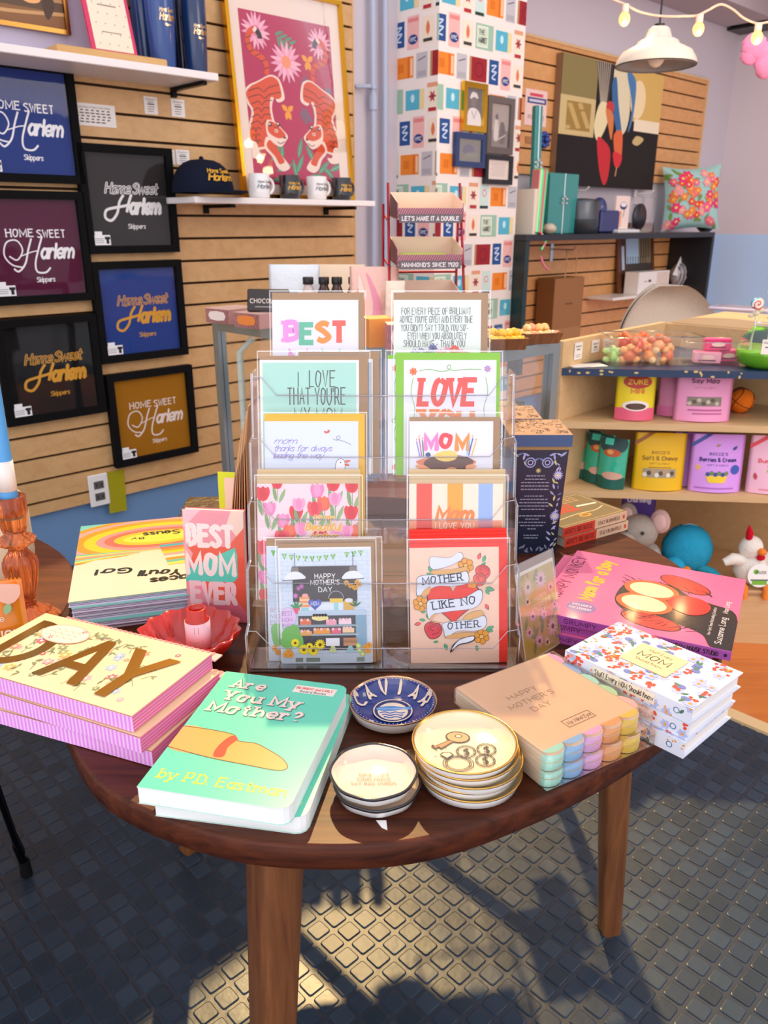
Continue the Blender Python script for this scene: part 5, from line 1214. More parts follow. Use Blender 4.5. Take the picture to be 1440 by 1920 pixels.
for s_,y in (('HAPPY',78),("MOTHER'S",68),('DAY',58)): A.text(s_,56,y,7,'fbf0e6',al='c',wt=.9)
b.build('card_front',t)
b=B('8a6a58','paper'); b.box(-w_/2-.001,.0002,0,w_/2+.001,.0011,.121); b.build('envelope',t)
b=B('ffffff','film'); b.box(-w_/2-.002,-.002,0,w_/2+.002,-.0017,.124); b.build('clear_sleeve',t)
# ---------------------------------------------------------------- tins
def tin(lab,cx,fy,z,rt):
    t=thing('gift_tin',lab,'tin',(cx,fy+.045,z),(0,0,rt),'navy patterned tins'); h=.175
    def fr(w0,w1,z0,z1,col,mat,name,cl=None):
        b=B(col,mat); q0=[(-w0,-w0*1.05),(w0,-w0*1.05),(w0,w0*1.05),(-w0,w0*1.05)]; q1=[(x/w0*w1,y/w0*w1) for x,y in q0]
        a=[(x,y,z0) for x,y in q0]; c_=[(x,y,z1) for x,y in q1]
        for i in range(4): b.face([a[i],a[(i+1)%4],c_[(i+1)%4],c_[i]])
        b.face(a[::-1]); b.face(c_,cl or col); return b
    w0,w1=.0375,.0445
    b=fr(w0,w1,0,h,'1c2840','satin','body'); 
    A=Art(b,(-w0,-w0*1.05-.0002,0),(2*w0,0,0),(0,-(w1-w0)*1.05,h),(0,0,80,188),.00003,'satin',clip=False)
    rnd=random.Random(4); pc=('9fb0e0','d8d890','b8c0ec','6f86c0')
    for s_ in (-1,1):
        for x,y,L,a in ((6,176,14,40),(14,170,12,100),(24,178,13,20),(30,168,12,150),(12,182,10,-20),(20,160,10,60)): A.leaf(40+s_*(40-x),y,L,L*.35,90-s_*(90-a),rnd.choice(pc))
        A.ring(40+s_*14,166,8,2,'9fb0e0',n=16); A.ring(40+s_*14,166,4,1.6,'b8c0ec',n=12)
    for k in range(15):
        y=14+k*10.5; x=73; A.leaf(x-4,y,11,4,rnd.uniform(20,160),rnd.choice(pc)); A.leaf(x+2,y,8,3,rnd.uniform(20,160),rnd.choice(pc))
        if k in (12,5): A.flower(x,y+4,9,14,'c4c8f4','f0e0a0',.3)
    for k in range(12): A.leaf(4+k*6,rnd.uniform(2,10),10,4,rnd.uniform(20,160),'8a90b0')
    A.flower(40,152,5,12,'e0d890',None,.2)
    for k,(y,w_) in enumerate(((142,30),(136,34),(130,46),(124,46),(118,46),(106,32),(100,46),(94,48),(88,52),(82,40),(70,46),(64,24),(58,46),(52,40),(46,14),(34,26),(29,24))): 
        x_=36-w_/2
        while x_<36+w_/2: l_=rnd.uniform(2.5,7); A.rect(x_,y,min(x_+l_,36+w_/2),y+1.7,'a8aec4'); x_+=l_+1.2
    b.build('tin_body',t)
    b=fr(w1*1.0,w1,h,h+.006,'a8884c','satin','neck'); b.build('neck_band',t)
    b=fr(w1*1.08,w1*1.08,h+.006,h+.0245,'3a5684','satin','lid','c09878'); A=page(b,w1*2.1,w1*2.2,(0,0,90,94),h+.0246,'satin')
    for k in range(70):
        x,y=rnd.uniform(4,86),rnd.uniform(4,90)
        if k%3: A.ring(x,y,rnd.uniform(3,7),1.1,rnd.choice(('5a3c34','3a2c34')),a0=rnd.uniform(0,360),a1=rnd.uniform(380,520),n=10)
        else: A.leaf(x,y,8,3,rnd.uniform(0,360),'e0b48c')
    b.build('lid',t)
tin('tall navy patterned tin with gold pattern lid behind the rack, nearer one',.2385,1.185,TZ,0); tin('navy patterned tin further back, only its gold lid showing',.212,1.292,TZ,0)
# ---------------------------------------------------------------- craft business books
def hbook(lab,k,dx,da):
    ang=R(33+da); W_,H_=.152,.118; p=H(1178,993,TZ); c_=(p.x-.006+dx-W_/2*math.cos(ang)-H_/2*math.sin(ang),p.y-W_/2*math.sin(ang)+H_/2*math.cos(ang))
    t=stack_thing('paperback_book',lab,'book',*c_,TZ+.0175*k,ang,'khaki paperbacks'); th=.0168
    b=B('7c6c48','satin'); b.box(-W_/2,-H_/2,th-.0008,W_/2,H_/2,th); A=page(b,W_,H_,(0,0,152,118),th+.0001,'satin',.00003)
    A.line([(0,6),(146,6),(146,112),(0,112)],1,'e8c890'); A.text('HUSTLE',22,52,26,'d8442c',wid=70,wt=2.2,slab=1,rot=0); A.curve([(20,30),(70,36),(110,34),(140,44)],2,'f0dca8'); A.poly([(96,62),(140,58),(141,63),(98,68)],'fbf0d8'); A.ell(78,26,13,8,'f0a028',18); A.ell(78,26,8,4,'7c6c48',14)
    for y in (86,94,102): [A.rect(30+j*14,y,41+j*14,y+2.4,'e0a878') for j in range(7)]
    b.build('cover',t)
    b=B('d8b494','satin'); b.box(-W_/2,-H_/2-.0008,0,W_/2,-H_/2,th); A=front(b,W_,th,(0,0,152,17),-H_/2-.0009,0,'satin',.00003); A.rect(0,0,74,17,'cc3a26'); A.text("ARTIST'S SIDE HUSTLE",4,5,7.5,'7a1c14',wid=64,wt=1.6,slab=.8); A.text('STACY BLOOMFIELD',82,5.5,6,'5a4432',wid=52,wt=1.5,slab=.8); A.rect(142,5,147,12,'cc3a26'); b.build('spine',t)
    b=B('e8dcc8','paper'); b.box(-W_/2+.001,-H_/2,.0008,W_/2-.001,H_/2-.001,th-.0008); b.build('page_block',t)
    b=B('7c6c48','satin'); b.box(-W_/2,-H_/2,0,W_/2,H_/2,.0008); b.build('back_cover',t)
hbook('khaki and red paperback, lower of two behind the pink books',0,.004,0); hbook('khaki and red paperback with HUSTLE on the cover, upper of two',1,0,0)
# gold and black wrapped packs behind the rack
for k in range(3):
    b=B('5a4420','wrap'); b.box(-.05,-.035,0,.05,.035,.011,bev=.004); p=H(392,955,TZ+.02)
    o=b.build('wrapped_pack',None,(p.x+.003*k,p.y+.0,TZ+.0112*k),(0,0,R(-8+5*k))); tag(o,['flat dark glossy wrapped pack, lowest behind the pink book','flat dark glossy wrapped pack, middle behind the pink book','flat dark glossy wrapped pack, top behind the pink book'][k],'pack','dark wrapped packs')
# ================================================================ second table at the left
T2=.60; c2=Vector((-.905,1.05)); r2=.425
t=thing('round_side_table','round brown wooden table top on black hairpin legs at the left edge','table',(c2.x,c2.y,0))
b=B(mat='side_wood'); b.lathe([(r2-.004,T2-.024),(r2,T2-.02),(r2,T2-.004),(r2-.004,T2)],72,c0=True,c1=True); b.build('tabletop',t)
for k,(fx,fy) in enumerate(((-.671,1.183),(-.80,.78),(-1.15,1.25))):
    f=Vector((fx-c2.x,fy-c2.y,0)); n_=f.normalized(); sd=Vector((-n_.y,n_.x,0)); tp=f*.78
    b=B('121218','metal'); P=[tuple(tp+sd*.05+Vector((0,0,T2-.024))),tuple(f*.97+sd*.012+Vector((0,0,.09))),tuple(f+sd*.005+Vector((0,0,.055))),tuple(f-sd*.005+Vector((0,0,.055))),tuple(f*.97-sd*.012+Vector((0,0,.09))),tuple(tp-sd*.05+Vector((0,0,T2-.024)))]
    b.tube(P,.005,8); b.tube([tuple(f*.97+Vector((0,0,.075))),tuple(f+Vector((0,0,.018)))],.0075,10); b.build('hairpin_leg',t)
    b=B('0a0a0c','matte'); b.cyl(f.x,f.y,0,.034,.011,.0095,16); b.build('foot_cap',t)
# amber candlestick and blue candle
cx,cy=-.522,1.055
b=B(mat='amber_glass'); n=72; prof=[(.040,0,.05,12),(.043,.004,.06,12),(.036,.012,.05,12),(.022,.020,.05,12),(.0135,.027,.03,12),(.0125,.034,.03,10),(.018,.055,.05,10),(.0235,.086,.06,10),(.0225,.098,.06,10),(.013,.112,.04,10),(.012,.118,.02,10),(.024,.124,.05,14),(.0255,.130,.06,14),(.014,.137,.04,10),(.0175,.150,.05,10),(.0205,.170,.05,10),(.021,.193,.04,10),(.0185,.1945,.04,10),(.013,.192,.0,10),(.0125,.165,.0,10),(.001,.162,0,10)]
rows=[[(r*(1+f*math.cos(k*2*PI*i/n))*math.cos(2*PI*i/n),r*(1+f*math.cos(k*2*PI*i/n))*math.sin(2*PI*i/n),z) for i in range(n)] for r,z,f,k in prof]
b.grid(rows); b.face(rows[0][::-1]); tag(b.build('candlestick',None,(cx,cy,T2+.0002)),'amber pressed glass candlestick on the round table at the left edge','candlestick')
t=thing('taper_candle','tall sky blue taper candle with a white paper band in the amber candlestick','candle',(cx,cy,T2+.1625))
b=B('58a8e8','satin'); b.lathe([(.0118,0),(.012,.25),(.010,.262),(.003,.268)],24,c0=True,c1=True); b.build('candle_body',t)
b=B('f4efe8','paper'); b.lathe([(.0121,.040),(.0124,.040),(.0124,.083),(.0121,.083)],24)
for k in range(8): 
    z=.046+k*.0042; b.face([(.01245*math.sin(a),-.01245*math.cos(a),zz) for a,zz in ((.55,z),(1.35,z),(1.35,z+.0006),(.55,z+.0006))],'c8a8a0')
b.build('paper_band',t)
b=B('e8d8c0','paper'); b.tube([(0,0,.268),(.001,0,.276)],.0008,6); b.build('wick',t)
# cream jar behind
p=DD(42,1000,1.30)
t=thing('cream_jar','cream rounded jar standing behind the amber candlestick','jar',(-.61,1.2,T2))
b=B('f0dcb8','satin'); b.lathe([(.028,0),(.036,.006),(.040,.05),(.040,.115),(.034,.145),(.022,.158)],28,c0=True,c1=True); b.build('body',t)
b=B('f6e6c8','satin'); b.lathe([(.0225,.158),(.023,.162),(.023,.175),(.018,.182)],24,c0=True,c1=True); b.build('lid',t)
# orange packet and blister
t=thing('orange_packet','orange foil packet with a serrated top, standing at the left edge','packet',(-.520,.95,T2),(R(-4),0,R(12)))
w_,h_=.085,.108; b=B('f08a18','gloss'); nb=12
rows=[]
for j in range(9):
    v=j/8; d=.012*math.sin(PI*v)**.6+.0006
    rows.append([(-w_/2+w_*i/nb,-d*math.sin(PI*i/nb)**.7 if i not in (0,nb) else 0,h_*v) for i in range(nb+1)]+[(w_/2-w_*i/nb,d*math.sin(PI*i/nb)**.7 if i not in (0,nb) else 0,h_*v) for i in range(nb+1)])
b.grid(rows,sm=True); 
for k in range(17): b.face([(-w_/2+k*.005,0,h_),(-w_/2+(k+1)*.005,0,h_),(-w_/2+(k+.5)*.005,0,h_+.0035)])
A=front(b,w_,h_,(0,0,100,100),-.0135,0); A.clip=True
A.text('ORANGE',92,26,13,'fbe6c8',al='r',wid=78,wt=1.5); A.text('dle',70,52,8,'fbe6c8',al='r',wid=18); A.rect(8,40,92,41,'c86a10'); A.leaf(74,60,22,14,70,'9fc088'); A.blob([(58,98),(66,80),(84,74),(98,84),(98,98)],'f8c0a8')
b.build('packet_body',t)
# ================================================================ glass display case
Cc=Vector((.135,1.476,0)); La=-WN*.833; Rb=WU*.326; HZ=.92
t=thing('display_case','grey metal framed glass display case behind the table','display case',(Cc.x,Cc.y,0),(0,0,WA))
# local: x along the wall direction, y away from the camera (-WN)
X1,Y1=.326,.833; mt='8a9ca6'
b=B('9aa9b0','metal'); f=.024
for x in (0,X1-f):
    for y in (0,Y1-f):
        if x or y: b.box(x,y,.10,x+f,y+f,HZ-.001)
for z in (.10,HZ-f):
    b.box(f,0,z,X1-f,f,z+f); b.box(f,Y1-f,z,X1-f,Y1,z+f); b.box(0,f,z,f,Y1-f,z+f); b.box(X1-f,f,z,X1,Y1-f,z+f)
b.build('frame',t)
b=B('ffffff','pane'); b.box(f,.008,.124,X1-f,.011,HZ-f); b.build('glass_pane',t)
b=B('ffffff','pane'); b.box(.008,f,.124,.011,Y1-f,HZ-f); b.build('glass_pane',t)
b=B('ffffff','pane'); b.box(X1-.011,f,.124,X1-.008,Y1-f,HZ-f); b.build('glass_pane',t)
b=B('ffffff','pane'); b.box(f,f,HZ-.008,X1-f,Y1-f,HZ-.002); b.build('glass_top',t)
b=B('4a4038','satin'); b.box(.006,.006,.03,X1-.006,Y1-.006,.10); b.build('cabinet_base',t)
b=B('8a9ca6','metal'); b.box(.02,.02,0,X1-.02,Y1-.02,.03); b.build('plinth',t)
b=B('ffffff','pane'); b.box(.03,.03,.63,X1-.03,Y1-.03,.635); b.build('glass_shelf',t)
b=B('cfe6dc','satin'); b.tube([(.045,Y1-.05,.101),(.045,Y1-.05,.84),(.075,Y1-.07,.875)],.009,10); b.build('lamp_tube',t)
def onc(x,y,z=0): p=Cc+WU*x-WN*y; return (p.x,p.y,z)
# things inside
t=thing('black_gold_box','black gift box with gold writing inside the display case','box',onc(.272,.09,.636),(0,0,R(20)))
b=B('16181c','satin'); b.box(-.03,-.02,0,.03,.02,.15); A=front(b,.056,.146,(0,0,56,146),-.0201,.002); A.rect(1,1,55,145,'16181c'); A.line([(2,2),(54,2),(54,144),(2,144),(2,2)],1.2,'c8a858')
for k in range(7): A.rect(8,100-k*12,48,103-k*12,'a89868')
A.flower(28,122,7,6,'e0c880',None,.4); b.build('carton',t)
t=thing('gold_panel_box','gold box with a black figure of eight shape inside the display case','box',onc(.20,.06,.636),(0,0,R(14)))
b=B('c8a048','satin'); b.box(-.036,-.02,0,.036,.02,.16); A=front(b,.07,.156,(0,0,70,156),-.0201,.002); A.ell(28,118,24,32,'101216'); A.ell(26,46,30,36,'101216'); b.build('carton',t)
for k in range(5):
    b=B(('dce6e8','c4ccd0','e8e4dc','b8c4c8','d8dce0')[k],'card'); b.box(-.006,-.04,0,.006,.04,.15+.006*k); o=b.build('white_carton',None,onc(.05+.024*k,.62,.636),(0,0,WA)); tag(o,'slim pale carton in the row at the back of the display case','carton','pale cartons in the display case')
# things on the case
def pos_on(px,py,z=HZ): p=H(px,py,z); return p
def candybox(lab,px,py,z,w,d,h,ang,c_,face,txt=None):
    p=H(px,py,z); t=thing('candy_box',lab,'box',(p.x,p.y,z+.0004),(0,0,ang),'striped candy boxes on the display case')
    b=B(c_,'card'); b.box(-w/2,-d/2,0,w/2,d/2,h-.001); b.box(-w/2,-d/2,h-.001,w/2,d/2,h,'f2c8b4'); A=front(b,w,h-.001,(0,0,100,100*h/w),-d/2-.0003)
    for k in range(22): A.line([(k*6-10,0),(k*6+4,100*h/w)],2.2,'7a3840')
    A.blob([(20,100*h/w*.25),(20,100*h/w*.8),(80,100*h/w*.8),(80,100*h/w*.25)],face,n=2); 
    if txt: A.text(txt,50,100*h/w*.4,100*h/w*.3,'fbe8dc',al='c',wid=50,wt=1.8)
    b.build('carton',t)
candybox('pink striped candy box with cream top, left of two on the case',437,603,HZ,.085,.10,.035,R(-38),'d09890','f4e2d8')
candybox('pink striped candy box with orange panel, right of two on the case',492,612,HZ,.085,.10,.035,R(-38),'d09890','f08a3c')
p=H(495,585,HZ+.036); t=thing('chocolate_sign','small dark brown sign reading CHOCOLATE on the striped boxes','sign',(p.x+.01,p.y+.0,HZ+.036),(R(-12),0,R(-8)))
b=B('2c2220','satin'); b.box(-.05,-.006,0,.05,.006,.052,bev=.003); A=front(b,.1,.05,(0,0,100,50),-.0061); A.text('CHOCOLATE',50,20,9,'e8dcd0',al='c',wid=84,wt=1.6); A.rect(20,10,80,12,'a8a09a'); b.build('panel',t)
# white tissue bag and bottles
def pouch(name,lab,cat,loc,rz,w,h,d,col,mat,draw=None,group=None,lean=6,box=(0,0,100,130),taper=.0,mat2='card'):
    t=thing(name,lab,cat,loc,(R(-lean),0,rz),group); b=B(col,mat); nb=14; rows=[]
    for j in range(13):
        v=j/12; dd=d/2*(max(0,1-v)**.55) if v<.96 else .0008; dd=max(dd,.0009)
        ww=w*(1-taper*(1-v)) ; bot=.004*(1 if j==0 else 0)
        fr=[(-ww/2+ww*i/nb,-dd*math.sin(PI*i/nb)**.85 if 0<i<nb else 0,h*v) for i in range(nb+1)]
        bk=[(ww/2-ww*i/nb,dd*math.sin(PI*i/nb)**.85 if 0<i<nb else 0,h*v) for i in range(1,nb)]
        rows.append(fr+bk)
    b.grid(rows); b.face(rows[0][::-1]); b.face(rows[-1])
    if draw:
        # the print follows the slanting front: map page v to the front surface
        class PA(Art):
            def P(s,p):
                u=(p[0]-s.x0)/(s.x1-s.x0); v=min(1,max(0,(p[1]-s.y0)/(s.y1-s.y0))); ww=w*(1-taper*(1-v)); dd=max(d/2*(max(0,1-v)**.55),.0009)
                ss=max(0,math.sin(PI*min(1,max(0,u))))**.85 if 0<u<1 else 0
                return Vector((-ww/2+ww*u,-dd*ss-.0009-s.eps*s.k,h*v))
        PA.strips=(14,10); A=PA(b,(-w/2,0,0),(w,0,0),(0,0,h),box,.00008,mat2); draw(A)
    b.build('pouch',t); return t
p=H(553,600,HZ); pouch('tissue_bag','crumpled white plastic bag left of the small dark bottles','bag',(p.x,p.y,HZ+.0004),R(-6),.13,.135,.06,'e8f0f4','wrap',lambda A:(A.rect(40,60,60,66,'8fb4e0'),A.rect(22,40,40,44,'a8d0e8')))
p=H(600,590,HZ); pouch('cream_bag','cream paper bag behind the small dark bottles','bag',(p.x+.04,p.y+.1,HZ+.0004),R(-6),.16,.125,.05,'f0d8b8','paper')
for k,px in enumerate((580,609,633,664)):
    p=H(px,604,HZ); t=thing('dropper_bottle',['small dark bottle with black cap, leftmost of the four','small dark bottle with black cap, second of the four','small dark bottle with black cap, third of the four','small dark bottle with black cap, rightmost of the four'][k],'bottle',(p.x,p.y,HZ+.0004),(0,0,0),'dark little bottles on the case'); hh=.108
    b=B('3c1410' if k else 'd8c8c4','gloss'); b.lathe([(.0155,0),(.0165,.003),(.0165,hh*.66),(.013,hh*.74),(.0105,hh*.8),(.0105,hh*.85)],20,c0=True); b.build('bottle_body',t)
    b=B('0e0e12','satin'); b.lathe([(.0128,hh*.84),(.0132,hh*.85),(.0132,hh*.99),(.012,hh)],20,c0=True,c1=True); b.build('cap',t)
    b=B('f2d0c4','paper'); b.lathe([(.01665,hh*.12),(.0169,hh*.12),(.0169,hh*.6),(.01665,hh*.6)],20); b.build('label',t)
p=H(700,612,HZ); pouch('pink_pouch','tall pink and orange pouch beside the small dark bottles','pouch',(-.022,1.765,HZ+.0004),R(-4),.105,.145,.05,'f5c4b4','wrap',lambda A:(A.blob([(6,10),(4,60),(20,90),(34,70),(30,20)],'e87c40'),A.blob([(34,120),(50,60),(44,20),(60,10),(66,60)],'f09ab0'),A.leaf(30,60,60,14,100,'f6e0d0')))
p=H(742,606,HZ); pouch('white_pouch','slim white and orange printed pouch in front of the tall pink one','pouch',(.022,1.72,HZ+.0004),R(10),.042,.12,.03,'f6e2cc','wrap',lambda A:(A.leaf(20,10,110,22,78,'f0a050'),A.leaf(50,10,100,16,84,'e87858')),lean=-4)
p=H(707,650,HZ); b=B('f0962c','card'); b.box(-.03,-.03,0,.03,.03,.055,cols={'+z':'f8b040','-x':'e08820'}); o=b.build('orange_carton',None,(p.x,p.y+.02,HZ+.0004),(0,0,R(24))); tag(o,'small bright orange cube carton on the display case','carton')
# tiered candy stand
base=H(808,668,HZ); base.y=1.76; base.x=.09
t=thing('candy_stand','red metal three-tier candy stand holding striped trays on the display case','stand',(base.x,base.y,HZ+.0004),(0,0,R(8)))
b=B('a83038','metal')
for sx in (-.082,.082):
    b.tube([(sx,-.03,0),(sx*.97,.0,.13),(sx*.93,.045,.31)],.0028,8); b.tube([(sx,.08,0),(sx,.075,.27)],.0028,8); b.tube([(sx,-.03,.003),(sx,.085,.003)],.0028,8)
    for k in range(3): z=.055+.09*k; b.tube([(sx*.97,-.03+.02*k,z),(sx*.97,.075,z+.012)],.0024,8)
for z in (.003,.13): b.tube([(-.082,.08,z),(.082,.08,z)],.0024,8)
b.build('rack_frame',t)
for k,(lab,tx,in_) in enumerate((('candy tray, lowest of the three','CHOCOLATE','3a3c40'),('striped candy tray with green wrappers, middle of the three',"HAMMOND'S SINCE 1920",'cbe070'),("striped candy tray with yellow wrappers, top of the three","LET'S MAKE IT A DOUBLE",'f5c030'))):
    u=thing('candy_tray',('striped '+lab) if k==0 else lab,'tray',(base.x-.002,base.y+.012+.016*k,HZ+.062+.09*k),(R(4),0,R(8)),'striped candy trays'); w,d,h=.138,.105,.036
    b=B('c8909a','card'); b.box(-w/2,-d/2,0,w/2,d/2,.002,'f2d8c8')
    b.box(-w/2,-d/2,.002,w/2,-d/2+.002,h*.62); b.box(-w/2,d/2-.002,.002,w/2,d/2,h*1.35,cols={'-y':'f6dcc4'})
    for sx in (-1,1):
        x0,x1=(-w/2,-w/2+.002) if sx<0 else (w/2-.002,w/2)
        q=[(-d/2,0),(d/2,0),(d/2,h*1.35),(-d/2,h*.9)]
        for xx,rev in ((x0,0),(x1,1)): 
            f_=[(xx,y,z) for y,z in q]; b.face(f_ if rev else f_[::-1],'f4dcc8' if (rev and sx<0) or (not rev and sx>0) else '6a4448')
        for i in range(4): a_,c_=q[i],q[(i+1)%4]; b.face([(x0,*a_),(x0,*c_),(x1,*c_),(x1,*a_)])
    A=front(b,w,h*.62,(0,0,138,24),-d/2-.0003)
    for j in range(30): A.line([(j*5-6,0),(j*5+6,24)],1.6,'8a4858')
    b.build('tray_box',u)
    b=B('6c6268','satin'); b.box(-w/2+.004,-d/2-.0022,-.006,w/2-.004,-d/2-.0006,.0105); A=front(b,w-.008,.0165,(0,0,130,16),-d/2-.0024,-.006); A.text(tx,65,4.5,7.5,'f8f2f0',al='c',wid=118 if k else 70,wt=1.9); b.build('name_strip',u)
    b=B(in_,'gloss'); 
    for j in range(5 if k else 3): b.box(-.05,-.03+j*.014,.0025,.05,-.02+j*.014,.014+.001*j,bev=.003)
    b.build('wrapped_sweets',u)
candybox('small pink candy carton right behind the top left white card',748,655,HZ,.05,.05,.05,R(6),'c88088','f2d8d0')
# wooden trays with yellow sweets
rnd=random.Random(9)
for k,(px,py,w,rz,lab) in enumerate(((948,655,.075,R(8),'shallow wooden tray of yellow wrapped sweets, left of two'),(1006,644,.085,R(18),'shallow wooden tray of orange wrapped sweets, right of two'))):
    p=H(px,py,HZ); u=thing('wooden_tray',lab,'tray',(p.x,p.y+.02,HZ+.0004),(0,0,rz),'wooden sweet trays')
    b=B(mat='walnut_leg'); w2,d2=w/2,.04
    rows=[[(-w2*.86,-d2*.86,0),(w2*.86,-d2*.86,0),(w2*.86,d2*.86,0),(-w2*.86,d2*.86,0)],[(-w2,-d2,.022),(w2,-d2,.022),(w2,d2,.022),(-w2,d2,.022)],[(-w2*.93,-d2*.93,.022),(w2*.93,-d2*.93,.022),(w2*.93,d2*.93,.022),(-w2*.93,d2*.93,.022)],[(-w2*.82,-d2*.82,.004),(w2*.82,-d2*.82,.004),(w2*.82,d2*.82,.004),(-w2*.82,d2*.82,.004)]]
    b.grid(rows,sm=False); b.face(rows[0][::-1]); b.face(rows[3]); b.build('tray_body',u)
    for j in range(16):
        a=(j%5-2)*w*.17; c_=(j//5-1)*.022; z=.028 if j<12 else .04
        if j>=12: a,c_=(j-13.5)*.014,rnd.uniform(-.01,.01)
        x,y=p.x+a*math.cos(rz)-c_*math.sin(rz),p.y+.02+a*math.sin(rz)+c_*math.cos(rz)
        b=B(rnd.choice(('f8c420','f8d048','f5b428')) if k==0 else rnd.choice(('f8c878','f5a878','f8d490')),'gloss'); b.ball(0,0,0,.0105,.009,.008,10,7,wob=.06,seed=j); b.ball(.012,0,0,.004,.006,.004,6,4); b.ball(-.012,0,0,.004,.006,.004,6,4)
        o=b.build('wrapped_sweet',None,(x,y,HZ+z-.010),(0,rnd.uniform(-.3,.3),rnd.uniform(0,3))); tag(o,('yellow' if k==0 else 'pale orange')+' wrapped sweet in the '+('left' if k==0 else 'right')+' wooden tray','sweet','yellow sweets in the left tray' if k==0 else 'orange sweets in the right tray')
# ================================================================ corner shelf unit with dog treats
FA=Vector((.47,2.12,0)); fd=Vector((math.cos(R(-6)),math.sin(R(-6)),0)); lu=Vector((math.cos(R(46.5)),math.sin(R(46.5)),0))
BL=FA+lu*.60; ln_=Vector((lu.y,-lu.x,0))
tt=((FA-BL).cross(fd).z)/(ln_.cross(fd).z); CR=BL+ln_*tt        # where the back board meets the front line
t=thing('corner_shelf_unit','light maple open corner shelf unit with three shelves at the right','shelf unit',(FA.x,FA.y,0))
def tri(z0,z1,b,o=0,col=None,mat=None):
    a=FA+fd*.02+Vector((0,0,0)); q=[FA+fd*.018-fd*0,BL+ln_*.02-lu*.0,CR-fd*.02]
    b.prism([(p.x-FA.x,p.y-FA.y) for p in (FA+fd*.001,CR-fd*.01,BL+ln_*.001-lu*.004)],z0,z1,col,mat)
def board(b,p,q,th,z0,z1,side=1):
    d_=(q-p).normalized(); n_=Vector((-d_.y,d_.x,0))*th*side
    P=[p,q,q+n_,p+n_] if side>0 else [p,p+n_,q+n_,q]
    b.prism([(v.x-FA.x,v.y-FA.y) for v in P],z0,z1)
b=B(mat='maple'); board(b,FA,BL,.018,0,.861,1); b.build('side_panel',t)
b=B(mat='maple'); board(b,BL,CR,.018,0,.858,1); b.build('back_panel',t)
b=B(mat='maple'); board(b,FA+fd*.012,FA+fd*.95,.018,.0,.165,1); b.build('plinth_front',t)
for z in (.648,.453,.172):
    b=B(mat='maple'); tri(z-.019,z,b); b.build('shelf_board',t)
b=B('1c3456','satin'); tri(.772,.791,b); rnd=random.Random(6)
A=Art(b,(fd*.02+Vector((0,0,.772))-lu*.0003),fd*.90,(0,0,.019),(0,0,930,19),.00008,'satin')
for k in range(26): x=rnd.uniform(0,930); A.ell(x,rnd.uniform(2,17),rnd.uniform(2,7),rnd.uniform(2,5),'d8b870',7)
b.build('blue_shelf_board',t)
for k in range(7):
    b=B('6a5034','matte')
# counter behind
q=[BL-lu*.0,BL+lu*.75,BL+lu*.75+ln_*1.2,CR+lu*.02+ln_*.3,CR+lu*.02,BL+lu*.02]
b=B(mat='maple'); b.prism([(p.x,p.y) for p in (BL+lu*.022,CR+lu*.022+ln_*.35,CR+lu*.46+ln_*.35,BL+lu*.46)],.835,.86); b.prism([(p.x,p.y) for p in (BL+lu*.06+ln_*.05,CR+lu*.06+ln_*.3,CR+lu*.42+ln_*.3,BL+lu*.42+ln_*.05)],0,.834)
tag(b.build('checkout_counter'),'light wooden checkout counter behind the corner shelf unit','counter')
def fx(px,dy=0):                 # x on the front line of the unit seen at photo column px
    return px
def onunit(px,py,z,back):
    # point on a shelf at height z seen at column px, back metres behind the front edge
    r=ray(px,py); n_=Vector((-fd.y,fd.x)); p0=Vector((FA.x,FA.y))+n_*back; k=(p0.x*n_.x+p0.y*n_.y)/(r[0]*n_.x+r[1]*n_.y)
    return Vector((r[0]*k,r[1]*k,z))
FRZ=R(-6)
# price cards on the side panel
for k,(a,l) in enumerate((( .075,'leftmost of the three price cards on the shelf unit side'),(.165,'middle of the three price cards on the shelf unit side'),(.225,'rightmost of the three price cards on the shelf unit side'))):
    p=FA+lu*a-Vector((-lu.y,lu.x,0))*.0015; h=.045 if k==0 else .034
    b=B('efe6da','paper'); b.box(-.02,-.001,0,.02,0,h); A=front(b,.036,h-.004,(0,0,36,h*1000-4),-.0012,.002); A.text('Skippers',18,h*1000-14,5,'4a3c34',al='c',wid=30,wt=1.3); A.rect(9,h*1000-22,27,h*1000-19,'6a5c50')
    for j in range(2): A.rect(6,4+j*5,30,6+j*5,'a89c90')
    o=b.build('price_card',None,(p.x,p.y,.806 if k==0 else .815),(0,0,R(46.5))); tag(o,l,'price card','price cards on the shelf unit')
